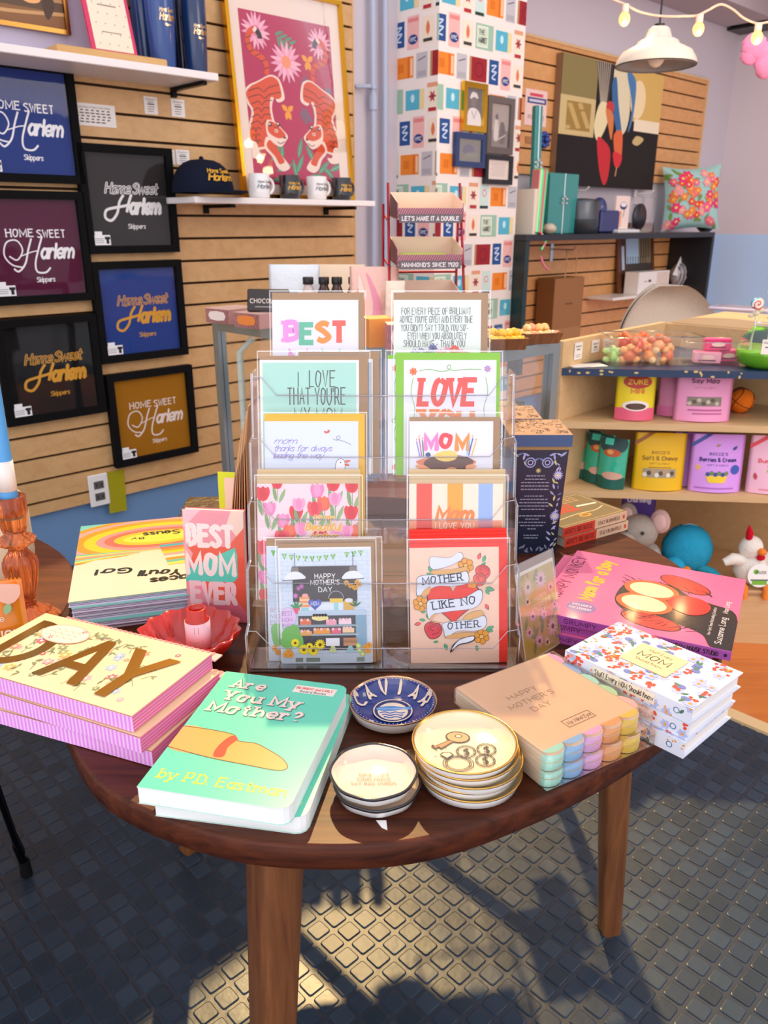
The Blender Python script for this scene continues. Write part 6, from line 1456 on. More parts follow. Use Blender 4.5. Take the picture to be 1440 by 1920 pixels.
# clear bins with sweets on the blue shelf
def bin_(lab,p,w,d,h,rz):
    t=thing('clear_bin',lab,'bin',tuple(p),(0,0,rz),'clear bins on the blue shelf'); b=B('ffffff','acrylic')
    for q in ((-w/2,-d/2,0,w/2,-d/2+.002,h),(-w/2,d/2-.002,0,w/2,d/2,h),(-w/2,-d/2,0,-w/2+.002,d/2,h),(w/2-.002,-d/2,0,w/2,d/2,h),(-w/2,-d/2,0,w/2,d/2,.002)): b.box(*q)
    b.build('walls',t); b=B('ffffff','seam'); b.tube([(-w/2,-d/2,h),(w/2,-d/2,h),(w/2,d/2,h),(-w/2,d/2,h)],.0014,6,closed=True); b.build('bin_rim',t)
p=onunit(1215,675,.7915,.13); bin_('clear bin of orange sweet bags on the blue shelf',p,.25,.13,.075,FRZ+R(8))
def bow(name,lab,cat,loc,rz,c_,c2,s_=1,group=None,seed=0):
    b=B(c_,'wrap'); rnd=random.Random(seed)
    b.ball(0,0,.016*s_,.017*s_,.014*s_,.016*s_,12,8,col=c_,wob=.12,seed=seed)
    for a in (40,140,220,320,90): 
        x,z=.02*s_*math.cos(R(a)),.018*s_+.018*s_*math.sin(R(a)); b.ball(x,0,max(z,.006),.012*s_,.008*s_,.009*s_,8,6,col=c2,wob=.15,seed=seed+a)
    o=b.build(name,None,loc,(rnd.uniform(-.3,.3),0,rz)); return tag(o,lab,cat,group)
o_=bow('sweet_bag','small bright green bag at the left end of the first clear bin','sweet bag',(p.x-.105,p.y-.02,.7945),0,'a8d868','c8e890',1,None,3)
for k in range(9):
    a=-.06+.022*(k%5)*1.15; c_=-.02+.045*(k//5)
    cc=[('ee7430','f8b060'),('d8481c','f08040'),('f8a048','f8d090'),('f4a868','e87838')][k%4]
    bow('sweet_bag','orange cellophane bag of sweets heaped in the first clear bin','sweet bag',(p.x+a,p.y+c_,.7945+.026*(k%2)),k,cc[0],cc[1],1.15,'orange sweet bags in the clear bin',k)
p=onunit(1340,668,.7915,.14); bin_('clear bin holding hot pink boxes, right of the orange sweets',p,.17,.11,.06,FRZ-R(6))
for k,(dx,dy,dz,lab) in enumerate(((-.03,-.02,0,'pink and white sweet box at the front of the second clear bin'),(.0,.0,.032,'hot pink sweet box lying on top in the second clear bin'),(.035,.012,0,'hot pink sweet box at the right of the second clear bin'))):
    b=B('e83878' if k else 'f4a8b8','card'); b.box(-.035,-.018,0,.035,.018,.03,bev=.002,cols={'+z':'f05890'}); A=front(b,.06,.022,(0,0,60,22),-.0182,.004); A.ell(30,12,18,6,'f8d0c0'); A.rect(8,2,52,5,'3c2028')
    o=b.build('sweet_box',None,(p.x+dx,p.y+dy,.7945+dz),(0,0,FRZ+R(10*k-8))); tag(o,lab,'box')
b=B('f2e8dc','paper'); b.box(-.05,-.025,0,.05,.025,.001); q=onunit(1100,686,.7912,.05); o=b.build('paper_slip',None,tuple(q),(0,0,R(14))); tag(o,'loose paper slip on the blue shelf at its left end','paper')
# green sweets in round jar with lollipops
p=onunit(1428,690,.7915,.07)
t=thing('glass_jar','round clear jar with bright green filling and price cards at the right edge','jar',tuple(p),(0,0,FRZ))
b=B('f4fff4','clear_glass'); b.lathe([(.035,0),(.062,.012),(.070,.04),(.062,.075),(.04,.098),(.034,.11),(.036,.114)],32,c0=True); b.build('jar_body',t)
b=B('8fe02c','gloss'); b.lathe([(.033,.004),(.058,.014),(.066,.038),(.0655,.042),(.001,.044)],28,c0=True); b.build('green_filling',t)
b=B('f6f0e4','paper'); 
for sx in (-.034,.008): b.box(sx,-.0755,.045,sx+.034,-.0745,.082); A=Art(b,(sx,-.0757,.045),(.034,0,0),(0,0,.037),(0,0,34,37),.00008); A.text('Skippers',17,27,5,'4a3c34',al='c',wid=28); A.rect(8,16,26,19,'6a5c50')
b.build('price_cards',t)
def lolly(lab,dx,dy,h,r,c1,c2,seed):
    t=thing('lollipop',lab,'lollipop',(p.x+dx,p.y+dy,.7915+.046),(R(4*seed-6),R(5-4*seed),0),'lollipops in the round jar')
    b=B('f4f0ea','satin'); b.cyl(0,0,0,h,.0022,n=8); b.build('stick',t)
    b=B(c1,'gloss'); b.lathe([(.001,-.008),(r*.9,-.007),(r,0),(r*.9,.007),(.001,.008)],28); b.M=None
    for k in range(3): b.tube([(r*(.15+.8*a/14)*math.cos(a*.55+k*2.1),r*(.15+.8*a/14)*math.sin(a*.55+k*2.1),.008) for a in range(15)],.0024,6,col=(c2,'fbf6f0','e85868')[k])
    o=b.build('candy_disc',t,(0,0,h+r*.9),(PI/2,0,0))
    b=B('e8d8b8','cloth'); b.ball(0,0,h-.012,.010,.006,.007,8,6); b.ball(.012,0,h-.006,.009,.003,.006,8,6); b.ball(-.012,0,h-.016,.009,.003,.006,8,6); b.build('ribbon',t)
lolly('tall swirl lollipop with pink and teal stripes above the round jar',.004,.0,.160,.024,'f4c8c8','3cb0c0',1); lolly('blue swirl lollipop lower left in the round jar',-.03,.0,.108,.015,'58b8d8','f8f0c0',3); lolly('cream wrapped lollipop behind the tall swirl one',.02,.02,.095,.016,'f6e0bc','f0a070',0)
# treat pouches
def bag(lab,px,py,z,back,w,h,col,draw,group=None,tw=0,lean=5,name='treat_pouch',mat='card'):
    q=onunit(px,py,z+.0006,back); return pouch(name,lab,'treat pouch',tuple(q),FRZ+R(tw),w,h,.05,col,mat,draw,group,lean,(0,0,100,130),.0)
def d_zuke(A): A.rect(0,0,100,34,'e8607c'); A.ell(50,40,34,14,'f6e8dc',24); A.ell(50,38,26,9,'5a3c30',20); A.ell(52,104,36,18,'c83c28',24); A.text('ZUKE',28,98,12,'f5c838',wid=50,wt=2,slab=.8); A.text('MINI',36,74,11,'e8702c',wid=32,wt=2.2)
bag('yellow and pink treat pouch reading MINI on the middle shelf',1187,790,.648,.04,.104,.128,'f5d81c',d_zuke)
def d_moo(A): A.rect(0,112,100,130,'f08cac'); A.text("BOCCE'S",50,117,6,'f8c8d4',al='c',wid=40); A.text('Say Moo',50,94,9,'6a2c48',al='c',wid=48,wt=2.2,slab=.8); A.text('SOFT & CHEWY',50,80,3.5,'c06088',al='c',wid=38); A.rect(20,38,80,60,'8a7c6c'); [A.ell(24+8*k,44+4*(k%3),4,5,('c8b8a0','5c5044')[k%2],8) for k in range(7)]; A.rect(22,26,82,30,'c05890'); A.rect(30,18,82,21,'c05890')
bag('front pink treat pouch reading Say Moo on the middle shelf',1313,793,.648,.045,.148,.142,'f29cc4',d_moo)
bag('pink treat pouch half hidden behind the Say Moo pouch',1262,778,.648,.10,.09,.135,'ee98c0',lambda A:(A.rect(55,38,90,60,'6c6058'),A.rect(0,0,100,26,'e87cae')),tw=-6)
def bocce(title,c_,stripe,art,tc):
    def f(A):
        A.poly([(0,100),(0,110),(26,130),(38,130)],stripe); A.text("BOCCE'S",50,84,5.5,tc,al='c',wid=34,wt=1.6); A.text(title,50,70,8,tc,al='c',wid=68,wt=2.3,slab=.8); A.text('SOFT & CHEWY',50,60,3.5,tc,al='c',wid=40,wt=1.2); art(A)
    return f
def w1(A): A.rect(18,30,82,50,'a89880'); [A.ell(22+7.5*k,36+4*(k%3),4.5,5.5,('e8dcc8','5c4c3c','c09870')[k%3],8) for k in range(8)]; A.rect(28,52,72,54,'a87c1c')
def w2(A): A.poly([(34,22),(64,22),(70,38),(28,38)],'f5d030'); [A.ell(32+7*k,41+3*(k%2),4,5,('3c4a8c','6a8a4c')[k%2],9) for k in range(6)]; A.ell(84,52,9,11,'3c5ab8',14); A.flower(14,56,6,6,'f5c860','e8a030'); A.leaf(76,96,12,7,40,'3c4a8c'); A.leaf(44,104,10,5,20,'b08840'); A.rect(10,8,84,11,'b068c0')
def w3(A): A.poly([(56,22),(90,22),(94,40),(52,40)],'6aa85c'); A.ell(70,44,14,8,'e8605c'); A.leaf(14,30,14,8,100,'c84858'); A.leaf(30,50,12,8,30,'b8c850'); A.rect(20,8,90,11,'e88898')
bag('bright yellow treat pouch reading Soft & Chewy on the lower shelf',1231,912,.453,.035,.138,.158,'f0bc08',bocce('Soft & Chewy','f5b800','a86830',w1,'9c701c'))
bag('lilac treat pouch reading Berries & Cream on the lower shelf',1338,914,.453,.035,.140,.158,'dd9cf0',bocce('Berries & Cream','d890f0','4858a8',w2,'3c2c7c'))
bag('lilac treat pouch tucked behind the Berries & Cream pouch',1288,900,.453,.085,.10,.150,'c480dc',lambda A:(A.poly([(0,104),(0,114),(26,130),(40,130)],'4858a8'),A.flower(20,60,8,6,'f5c860','e8a030')),tw=-4)
bag('pale pink treat pouch cut off by the right edge',1450,918,.453,.035,.150,.158,'f8c0d4',bocce('Bumble Berry','f8c0d4','e84858',w3,'e85868'))
def d_teal(A): A.rect(0,0,100,30,'0c5c4c'); A.ell(60,34,34,10,'d8a890',20); A.blob([(10,100),(50,92),(90,100),(90,130),(10,130)],'2c4c48'); A.ell(50,92,30,10,'c85c30',18); A.ell(44,94,12,6,'f0a860',12); A.rect(20,112,50,128,'4fd8b8')
for k,(px,py,bk,l) in enumerate(((1095,896,.13,'teal treat pouch, furthest back of three at the lower left'),(1117,905,.085,'teal treat pouch, middle of three at the lower left'),(1142,913,.04,'teal treat pouch, front of three at the lower left'))):
    bag(l,px,py,.453,bk,.082,.14,'18b48c',d_teal,'teal treat pouches',tw=-28,mat='wrap')
# basketball toy
q=onunit(1385,776,.648,.155); t=thing('toy_basketball','small orange toy basketball beside the Say Moo pouch','toy ball',(q.x,q.y,.648+.0365),(R(20),R(25),0))
b=B('f07820','plush'); b.ball(0,0,0,.036,n=28,m=18); b.build('ball',t)
b=B('141414','satin'); r_=.0363
for rot in (0,1): b.tube([(r_*math.cos(a),r_*math.sin(a)*(1-rot),r_*math.sin(a)*rot) for a in [2*PI*i/40 for i in range(40)]],.0009,5,closed=True)
for s_ in (-1,1): b.tube([(s_*(.020+.0*a)+s_*.008*math.cos(2*a)*.5,math.sqrt(max(r_**2-(.020+.004*math.cos(2*a))**2,0))*math.cos(a),math.sqrt(max(r_**2-(.020+.004*math.cos(2*a))**2,0))*math.sin(a)) for a in [2*PI*i/40 for i in range(40)]],.0009,5,closed=True)
b.build('seam_lines',t)
# plush toys on the bottom shelf
BZ=.1725
q=onunit(1204,1040,BZ,.07)
MOUSE=t=thing('plush_mouse','grey plush animal with pink ears and black nose on the bottom shelf','plush toy',(q.x,q.y,BZ),(0,0,R(-38)))
b=B('a89c90','plush'); b.ball(0,.01,.045,.045,.04,.046,22,14,wob=.02,seed=1); b.ball(-.01,-.012,.118,.044,.042,.042,24,16,wob=.015,seed=2); b.ball(-.024,-.048,.104,.024,.026,.020,18,12); b.tube([(.03,-.01,.075),(.055,-.03,.05),(.06,-.045,.02)],.013,10); b.tube([(-.03,-.01,.07),(-.05,-.035,.045)],.013,10); b.build('body',t)
b=B('12120f','gloss'); b.ball(-.032,-.074,.107,.011,.008,.009,14,10); b.build('nose',t)
for sx in (-.028,.012): b=B('12120f','gloss'); b.ball(sx,-.050,.130,.0045,n=10,m=8); b.build('eye',t)
for sx,c_ in ((-.046,'a89c90'),(.034,'d8b0a8')): b=B(c_,'plush'); b.ball(sx,.0,.150,.024,.009,.030,16,12,wob=.03,seed=4); b.ball(sx,-.008,.150,.016,.005,.021,14,10,col='e8c0b8'); b.build('ear',t)
b=B('e8cfa0','plush'); b.ball(.0,-.052,.045,.034,.02,.026,16,12,wob=.02,seed=6); b.build('belly_toy',t)
q=onunit(1192,1000,BZ,.17); pouch('purple_card','purple backing card with white lettering behind the grey plush','card',(q.x,q.y,BZ+.0005),FRZ,.10,.225,.008,'5c3c98','card',lambda A:(A.text('Charming',50,112,9,'f0e8f8',al='c',wid=66,wt=2.2),A.rect(42,121,58,124,'2c1c48'),A.flower(80,60,9,6,'8c6cc8','5c3c98')),lean=2)
q=onunit(1285,1050,BZ,.09)
MOUSE.scale=(1.2,1.2,1.2)
t=thing('plush_bird','round fluffy turquoise plush bird with orange feet on the bottom shelf','plush toy',(q.x,q.y,BZ),(0,0,R(-10)))
b=B('2c9cc0','plush'); b.ball(0,0,.075,.064,.058,.066,40,26,wob=.03,seed=8); b.ball(-.035,-.045,.04,.028,.03,.028,20,14,wob=.04,seed=9); b.build('body',t)
b=B('e88030','plush'); b.ball(-.008,-.062,.024,.017,.015,.026,16,12); b.build('foot',t)
b=B('e88030','plush'); b.ball(.055,-.045,.008,.022,.012,.008,14,10); b.build('foot',t)
b=B('2c8ca0','plush'); b.tube([(.03,-.03,.035),(.06,-.045,.03),(.09,-.05,.012)],.013,10,taper=[1,1,.6]); b.build('wing',t)
b=B('141414','satin'); b.ball(.03,-.055,.022,.014,.008,.007,12,8); b.build('dark_patch',t)
b=B('f4f4f4','seam'); b.tube([(-.02,-.0,.14),(0,-.005,.146),(.02,0,.14)],.0015,6); b.build('tag_loop',t)
q=onunit(1405,1085,BZ,.05)
t.scale=(1.1,1.1,1.12)
t=thing('plush_chicken','white plush chicken with red comb and a printed tag on the bottom shelf','plush toy',(q.x,q.y,BZ),(0,0,R(-5)))
b=B('efe8dc','plush'); b.ball(0,0,.05,.05,.042,.05,26,18,wob=.02,seed=3); b.ball(-.012,-.005,.112,.033,.03,.036,22,14,wob=.015,seed=5); b.tube([(-.03,-.01,.075),(-.062,-.02,.082),(-.085,-.02,.07)],.018,12,taper=[1,.95,.6]); b.tube([(.03,-.01,.08),(.06,-.02,.10),(.08,-.015,.105)],.018,12,taper=[1,.95,.6]); b.build('body',t)
b=B('d01830','plush'); b.tube([(-.024,-.012,.142),(-.026,-.016,.162),(-.03,-.016,.182)],.009,10,taper=[1,1.1,.3]); b.build('comb',t)
b=B('f08838','plush'); b.ball(.008,-.036,.112,.012,.014,.010,14,10); b.build('beak',t)
b=B('d01830','plush'); b.ball(.008,-.034,.094,.012,.008,.009,12,8); b.build('wattle',t)
for sx in (-.03,.03): b=B('f08838','plush'); b.tube([(sx,-.03,.012),(sx,-.055,.008),(sx,-.06,-.022)],.010,10); b.build('foot',t)
b=B('f6f6f0','card'); b.prism([(.034*math.cos(R(a)),.034*math.sin(R(a))) for a in range(0,360,15)],0,.001); A=page(b,.07,.07,(0,0,70,70),.0012); A.clip=False; A.rect(14,8,56,20,'7ab838'); A.rect(10,20,60,24,'5c6a64'); A.ell(24,46,8,7,'7ab838',14); A.text('BARK',38,40,8,'2c3c38',al='c',wid=28,wt=1.6); b.build('paper_tag',t,(.008,-.047,.045),(R(80),0,R(4)))
b=B('141414','plush'); b.ball(.066,-.03,.07,.02,.012,.022,14,10); b.build('dark_wing_tip',t)
# ================================================================ black shelf on the long wall
o3=.30; zs=W(1160,437,o3)[1]; sl=W(987,437,o3)[0]; sr=W(1341,438,o3)[0]
t=thing('black_shelf','long black hanging shelf cabinet on the rear wall','shelf',tuple(WP(sl,zs-.03,.022)),(0,0,WA)); wl=sr-sl
b=B('1a1c20','satin'); b.box(0,-o3+.022,0,wl,0,.028,bev=.002); b.build('top_board',t)
b=B('142824','satin'); b.box(0,-o3+.022,-.62,.03,0,-.0005); b.build('side_board',t)
b=B('1a1c20','satin'); b.box(wl-.03,-o3+.022,-.62,wl,0,-.0005); b.build('side_board',t)
def ons(px,off): return W(px,430,off)[0]
def bs(px,off=.2): s=ons(px,off); p=WP(s,zs-.0015,off); return tuple(p)
# teal gift boxes
def giftbox(lab,px,off,w,h,d,rz,tilt=0):
    t=thing('gift_box',lab,'gift box',bs(px,off),(-tilt,0,rz),'teal wrapped gift boxes'); b=B('2c8c88','gloss'); b.box(-w/2,-d/2,0,w/2,d/2,h,bev=.004); b.build('wrapped_box',t)
    b=B('e8f0f0','satin'); b.box(-.003,-d/2-.001,0,.003,-d/2,h); 
    for a in (30,150,210,330,90): b.ball(.02*math.cos(R(a)),-d/2-.008,h*.55+.02*math.sin(R(a)),.014,.005,.006,8,6,mat='seam')
    b.build('ribbon',t)
giftbox('upright teal gift box with silver ribbon on the black shelf',1041,.16,.24,.28,.08,WA)
giftbox('tall narrow teal gift box leaning at the left end of the black shelf',1000,.20,.045,.56,.03,WA-R(10),R(2))
p=bs(1003,.24); t=thing('holographic_tube','iridescent pink and green tube hanging at the left end of the black shelf','tube',p,(0,R(3),WA)); b=B('ffffff','iridescent'); b.box(-.03,-.03,0,.03,.03,.29,bev=.01); b.build('tube_body',t)
b=B('ffffff','iridescent'); b.tube([(0,-.03,.01),(.03,-.05,-.02),(.0,-.06,-.05),(-.02,-.06,-.07)],.006,6); b.tube([(-.02,-.06,-.1),(.0,-.07,-.14),(.04,-.07,-.16)],.006,6,col='e87c90',mat='gloss'); b.build('ribbon_tail',t)
p=bs(984,.2); b=B('e8dcc8','card'); b.box(-.02,-.06,0,.02,.06,.2); o=b.build('cream_carton',None,p,(0,0,WA)); tag(o,'cream carton at the far left end of the black shelf','carton')
p=bs(1030,.25); b=B('c8b8a0','wrap'); b.ball(0,0,.025,.035,.03,.025,14,10,wob=.12,seed=2); o=b.build('shell_ornament',None,p,(0,0,0)); tag(o,'small pale crumpled ornament in front of the teal gift box','ornament')
# speaker like cylinder, blue letter shape, sign, stands
p=bs(1088,.18); t=thing('round_speaker','dark grey cylindrical device with a lighter band on the black shelf','device',p,(0,0,WA))
b=B('2c3034','satin'); b.lathe([(.085,0),(.09,.004),(.09,.07)],28,c0=True); b.build('lower_body',t); b=B('5c6064','metal'); b.lathe([(.088,.07),(.088,.15),(.08,.165),(.02,.17),(.001,.17)],28); b.build('upper_body',t)
b=B('1c2c6c','gloss'); b.box(-.09,-.05,0,.09,.05,.115,bev=.01); b.ball(-.05,0,.12,.04,.045,.06,18,12); o=b.build('blue_animal_box',None,bs(1129,.15),(0,0,WA)); tag(o,'royal blue moulded box with a raised round end on the black shelf','box')
t=thing('small_sign','small white sign card with a cup drawing on a pale base on the black shelf','sign',bs(1162,.17),(0,0,WA)); b=B('f4dcd0','card'); b.box(-.07,-.006,.02,.07,.006,.19); A=front(b,.13,.165,(0,0,130,165),-.0063,.022); A.ell(72,118,36,20,'2c3c6c'); A.ell(72,124,30,12,'f0e8e4'); A.line([(86,104),(76,60)],5,'2c3c6c'); A.rect(8,10,60,90,'f0a078'); [A.rect(14,20+12*k,54,24+12*k,'f8d8c0') for k in range(5)]; b.build('card',t)
b=B('f0ece8','satin'); b.box(-.11,-.06,0,.11,.05,.018,bev=.004); b.build('base',t)
for k,(px,l) in enumerate(((1198,'clear acrylic stand with a black disc on the black shelf'),(1219,'empty clear acrylic stand left of the flowered pillow'))):
    t=thing('acrylic_stand',l,'stand',bs(px,.17),(0,0,WA)); b=B('ffffff','acrylic'); b.box(-.055,-.04,0,.055,.04,.006); b.box(-.055,.02,.006,.055,.024,.19); b.build('stand_body',t); b=B('ffffff','seam'); b.tube([(-.055,.02,.006),(-.055,.02,.19),(.055,.02,.19),(.055,.02,.006)],.002,6); b.build('stand_edge',t)
    if k==0: b=B('26242a','satin'); b.lathe([(.001,0),(.07,0),(.07,.01),(.001,.012)],28); b.build('black_disc',t,(0,.01,.085),(PI/2,0,0))
# pillow
s=ons(1282,.16); t=thing('floral_pillow','square pillow with pink flowers on pale aqua, standing on the black shelf','pillow',tuple(WP(s,zs-.0015,.20)),(R(-4),R(-3),WA-R(36)))
b=B('a8d0c8','cloth'); n=22; S=.375
def pil(u,v,sg):
    e=(1-abs(2*u-1)**3.2)*(1-abs(2*v-1)**3.2); k=1-.06*(1-abs(2*u-1)**2)*0; pin=.022
    x=(u-.5)*S*(1-pin*4*v*(1-v)*2*.5); z=S*v; x=(u-.5)*(S-pin*2*math.sin(PI*v)); z=pin*math.sin(PI*u)*(1-2*v)+S*v
    return (x,sg*(.075*e**.6+.0005),z+.004)
for sg in (-1,1): b.grid([[pil(i/n,j/n,sg) for i in range(n+1)] for j in range(n+1)],sm=True,cu=False)
class PP(Art):
    def P(s,p): 
        u=min(1,max(0,p[0]/100)); v=min(1,max(0,p[1]/100)); q=pil(u,v,-1); return Vector((q[0],q[1]-.004-.0001*s.k,q[2]))
PP.strips=(16,16); A=PP(b,(-S/2,0,0),(S,0,0),(0,0,S),(0,0,100,100),.0001,'cloth'); rnd=random.Random(12)
for k in range(34):
    x,y=rnd.uniform(6,94),rnd.uniform(6,94); A.leaf(x,y,14,6,rnd.uniform(0,360),'7c9c4c')
for k in range(52):
    x,y=rnd.uniform(6,94),rnd.uniform(8,92); c_=rnd.choice(('e83c74','f06890','e8503c','f08c48','f2a0a8')); A.flower(x,y,rnd.uniform(6,10),6,c_,'f5d070',.8)
b.build('cushion',t)
b=B('17171a','satin'); b.lathe([(.03,0),(.05,.02),(.06,.04),(.056,.04),(.045,.02),(.001,.008)],24,c0=True); o=b.build('black_bowl',None,bs(1322,.2)); tag(o,'small black bowl at the right end of the black shelf','bowl')
# under the black shelf
s=W(1050,560,.1)[0]; z=W(1050,640,.1)[1]
t=thing('paper_bag','brown kraft paper bag hanging under the black shelf','paper bag',tuple(WP(s,.52,.10)),(0,0,WA))
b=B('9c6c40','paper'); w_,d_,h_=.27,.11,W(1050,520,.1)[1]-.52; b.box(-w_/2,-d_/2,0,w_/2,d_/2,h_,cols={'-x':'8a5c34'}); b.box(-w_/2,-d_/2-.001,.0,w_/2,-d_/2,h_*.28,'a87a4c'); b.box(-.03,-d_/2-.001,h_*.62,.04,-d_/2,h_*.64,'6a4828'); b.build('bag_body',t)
b=B('c89868','paper'); b.tube([(-.05,-d_/2,h_),(-.045,-d_/2,h_+.1),(0,-.02,h_+.135),(.045,-d_/2,h_+.1),(.05,-d_/2,h_)],.003,6); b.build('handle',t)
p=WP(s,.52+h_+.12,.023); t=thing('wall_hook','chrome slatwall hook holding the kraft bag','hook',tuple(p),(0,0,WA)); b=B('c8ccd0','metal'); b.box(-.012,-.004,-.04,.012,0,.05); b.tube([(0,0,.02),(0,-.14,.02),(0,-.15,.035)],.004,8); b.build('hook_arm',t)
# small white shelf with frame, box, striped bag
oo=.18; s0=W(1143,562,oo)[0]; s1=W(1296,560,oo)[0]; z=W(1165,556,oo)[1]
b=B('efe8dc','satin'); b.box(0,-oo,0,s1-s0,0,.016,bev=.002); o=b.build('small_white_shelf',None,tuple(WP(s0,z-.016,.022)),(0,0,WA)); tag(o,'short white shelf under the black shelf','shelf')
def on2(px,off): return tuple(WP(W(px,556,off)[0],z+.0005,off))
t=thing('framed_picture','brown picture frame with a street photo behind the white box','picture frame',on2(1190,.06),(R(-8),0,WA)); b=B('6a3c24','satin'); bars(b,.42,.40,.03,.014,None,None); b.build('frame',t)
b=B('8a6848','card'); b.box(-.195,-.008,.015,.195,-.002,.385); A=front(b,.36,.34,(0,0,100,100),-.0082,.03); A.rect(20,40,60,100,'b8d4ec'); A.rect(60,30,100,100,'8a7858'); A.rect(0,0,20,100,'5c3420'); A.rect(6,30,14,70,'c8d8e8'); A.rect(20,0,100,40,'4a4038'); [A.rect(24+8*k,38,26+8*k,52,'2c2c2c') for k in range(8)]; [A.rect(66+8*k,50,70+8*k,90,'5a4c38') for k in range(4)]; b.build('photo',t)
t=thing('white_box','white box with small dark red mark on the short shelf','box',on2(1207,.13),(0,0,WA)); b=B('f2ece4','card'); b.box(-.16,-.045,0,.20,.045,.125); A=front(b,.36,.125,(0,0,360,125),-.0453,0,x=.02); A.rect(210,6,350,119,'e4cfc0'); A.ell(130,72,18,8,'7a2c30'); A.rect(66,68,100,72,'5a5054'); b.build('carton',t)
p_=on2(1268,.11); t=thing('striped_bag','crumpled grey striped bag with a white paper sheet at the end of the short shelf','bag',p_,(0,0,WA)); b=B('a8a0a4','wrap'); b.ball(.05,0,.085,.12,.06,.085,24,16,wob=.07,seed=5)
for k in range(9):
    xx=-.8+.2*k; b.tube([(.05+.121*xx,-.062*math.sqrt(1-xx*xx)*math.sin(R(a)),.085+.086*math.sqrt(1-xx*xx)*math.cos(R(a))) for a in range(10,171,16)],.003,5,col='4a4448')
b.build('bag_body',t); b=B('d83c60','gloss'); b.ball(.06,-.05,.03,.03,.02,.02,12,8); b.build('pink_item',t)
b=B('f4f2f0','paper'); b.face([(-.12,-.02,.09),(.02,-.03,.07),(.06,-.01,.16),(0,.0,.20)]); b.face([(-.12,-.018,.09),(0,.002,.20),(.06,-.008,.16),(.02,-.028,.07)]); b.build('paper_sheet',t)
# chair behind the counter
pc=DD(1258,560,3.35); t=thing('shell_chair','beige upholstered shell chair behind the checkout counter','chair',(pc.x,3.35,0),(0,0,R(12)))
b=B('cfc4b4','cloth'); rows=[]
for j in range(25):
    v=j/24; z_=.44+.475*math.sin(v*PI/2); v=math.sin(v*PI/2); hw=.235*(1-max(0,(v-.35)/.65)**2.6*.62)**1 if v<1 else .05
    hw=.24*math.sqrt(max(0,1-max(0,(v-.3)/.72)**2.3)); rows.append([(hw*math.sin(R(a)),.03+.06*v+ -.10*(1-math.cos(R(a)))*1,z_) for a in range(-90,91,15)])
b.grid(rows,cu=False); b.grid([[(x*.985,y+.03,z-.0) for x,y,z in r] for r in rows][::-1],cu=False)
for r in (rows[-1],): b.face(r)
b.build('backrest',t)
b=B('b8aea0','cloth'); b.box(-.235,-.40,.42,.235,.05,.49,bev=.03); b.build('seat',t)
for sx in (-.2,.2):
    for sy in (-.36,.02): b=B(mat='walnut_leg'); b.tube([(sx*.8,sy,.42),(sx*1.1,sy*1.05,0)],.014,10,taper=[1,.6]); b.build('leg',t)
# tablet and papers on the counter
p=H(1390,582,.86); t=thing('tablet_stand','pale lilac flat tablet and papers lying on the checkout counter','tablet',(p.x,p.y,.8605),(0,0,R(-38))); b=B('c8c0d4','satin'); b.box(-.10,-.06,0,.10,.06,.012,bev=.004); b.build('body',t); b=B('8c88a0','gloss'); b.box(-.09,-.05,.012,.09,.05,.0125); b.build('screen',t)
# ================================================================ on the right slats
def paint(A):
    A.rect(0,0,100,100,'1c1412'); A.rect(0,55,32,100,'8c7c4c'); A.rect(0,40,32,70,'d0b880'); A.rect(6,44,28,66,'a08040'); [A.ell(8+(k*7)%19,46+(k*5)%19,2.4,1.6,'c8a868',8) for k in range(18)]; A.poly([(70,58),(100,52),(100,100),(60,100)],'d8b060'); A.rect(72,50,100,60,'f0e0c0'); A.ell(74,76,8,16,'f0d8a8')
    A.poly([(30,100),(46,100),(44,66),(36,66)],'3c3838'); [A.line([(31+2*k,100),(37+.8*k,67)],.6,'c8b8a0') for k in range(7)]
    A.blob([(36,68),(32,50),(36,38),(42,46),(46,60),(44,68)],'e8d8a8'); A.blob([(48,100),(60,100),(66,70),(64,50),(56,44),(52,60),(48,80)],'e0d4b0'); A.blob([(46,84),(50,60),(56,46),(60,46),(54,70),(50,90)],'3c6a9c'); A.blob([(60,96),(68,70),(66,48),(70,60),(70,90)],'4c7cac')
    A.blob([(36,40),(40,16),(46,2),(50,10),(50,30),(44,38)],'c82c34'); A.blob([(52,44),(56,24),(60,18),(62,30),(60,48)],'e0683c'); A.blob([(53,30),(56,18),(61,20),(62,28)],'d83038'); A.ell(46,66,4,5,'c83c3c'); A.blob([(42,64),(46,50),(50,40),(50,60)],'d87c48'); A.line([(58,18),(57,10)],.8,'e0a870')
    A.blob([(76,46),(72,40),(78,38),(84,44)],'c8b078')
x0,x1,z0,z1=W(1047,230,.06)[0],W(1236,230,.06)[0],W(1140,352,.06)[1],W(1140,118,.06)[1]
t=wt('canvas_painting','large dark canvas painting with hanging red and cream figures on the right slats','painting',(x0+x1)/2,z0,.024); w_,h_=x1-x0,z1-z0
b=B('8a6a50','satin'); b.box(-w_/2,-.036,0,w_/2,0,h_); b.build('stretcher',t)
b=B('2c201c','gloss'); b.box(-w_/2,-.038,0,w_/2,-.0362,h_); A=front(b,w_,h_,(0,0,100,100),-.0383,0,'paper'); paint(A); b.build('canvas',t)
for k,(s,l) in enumerate(((x0+.2,'left white hook bracket under the dark canvas'),(x1-.12,'right white hook bracket under the dark canvas'))):
    t=wt('wall_hook',l,'hook',s,z0-.01,.0225,'white hooks under the canvas'); b=B('f0ece6','satin'); b.box(-.012,-.003,-.03,.012,0,.009); b.tube([(0,0,-.012),(0,-.1,-.012),(0,-.115,.004)],.005,8); b.build('hook_arm',t)
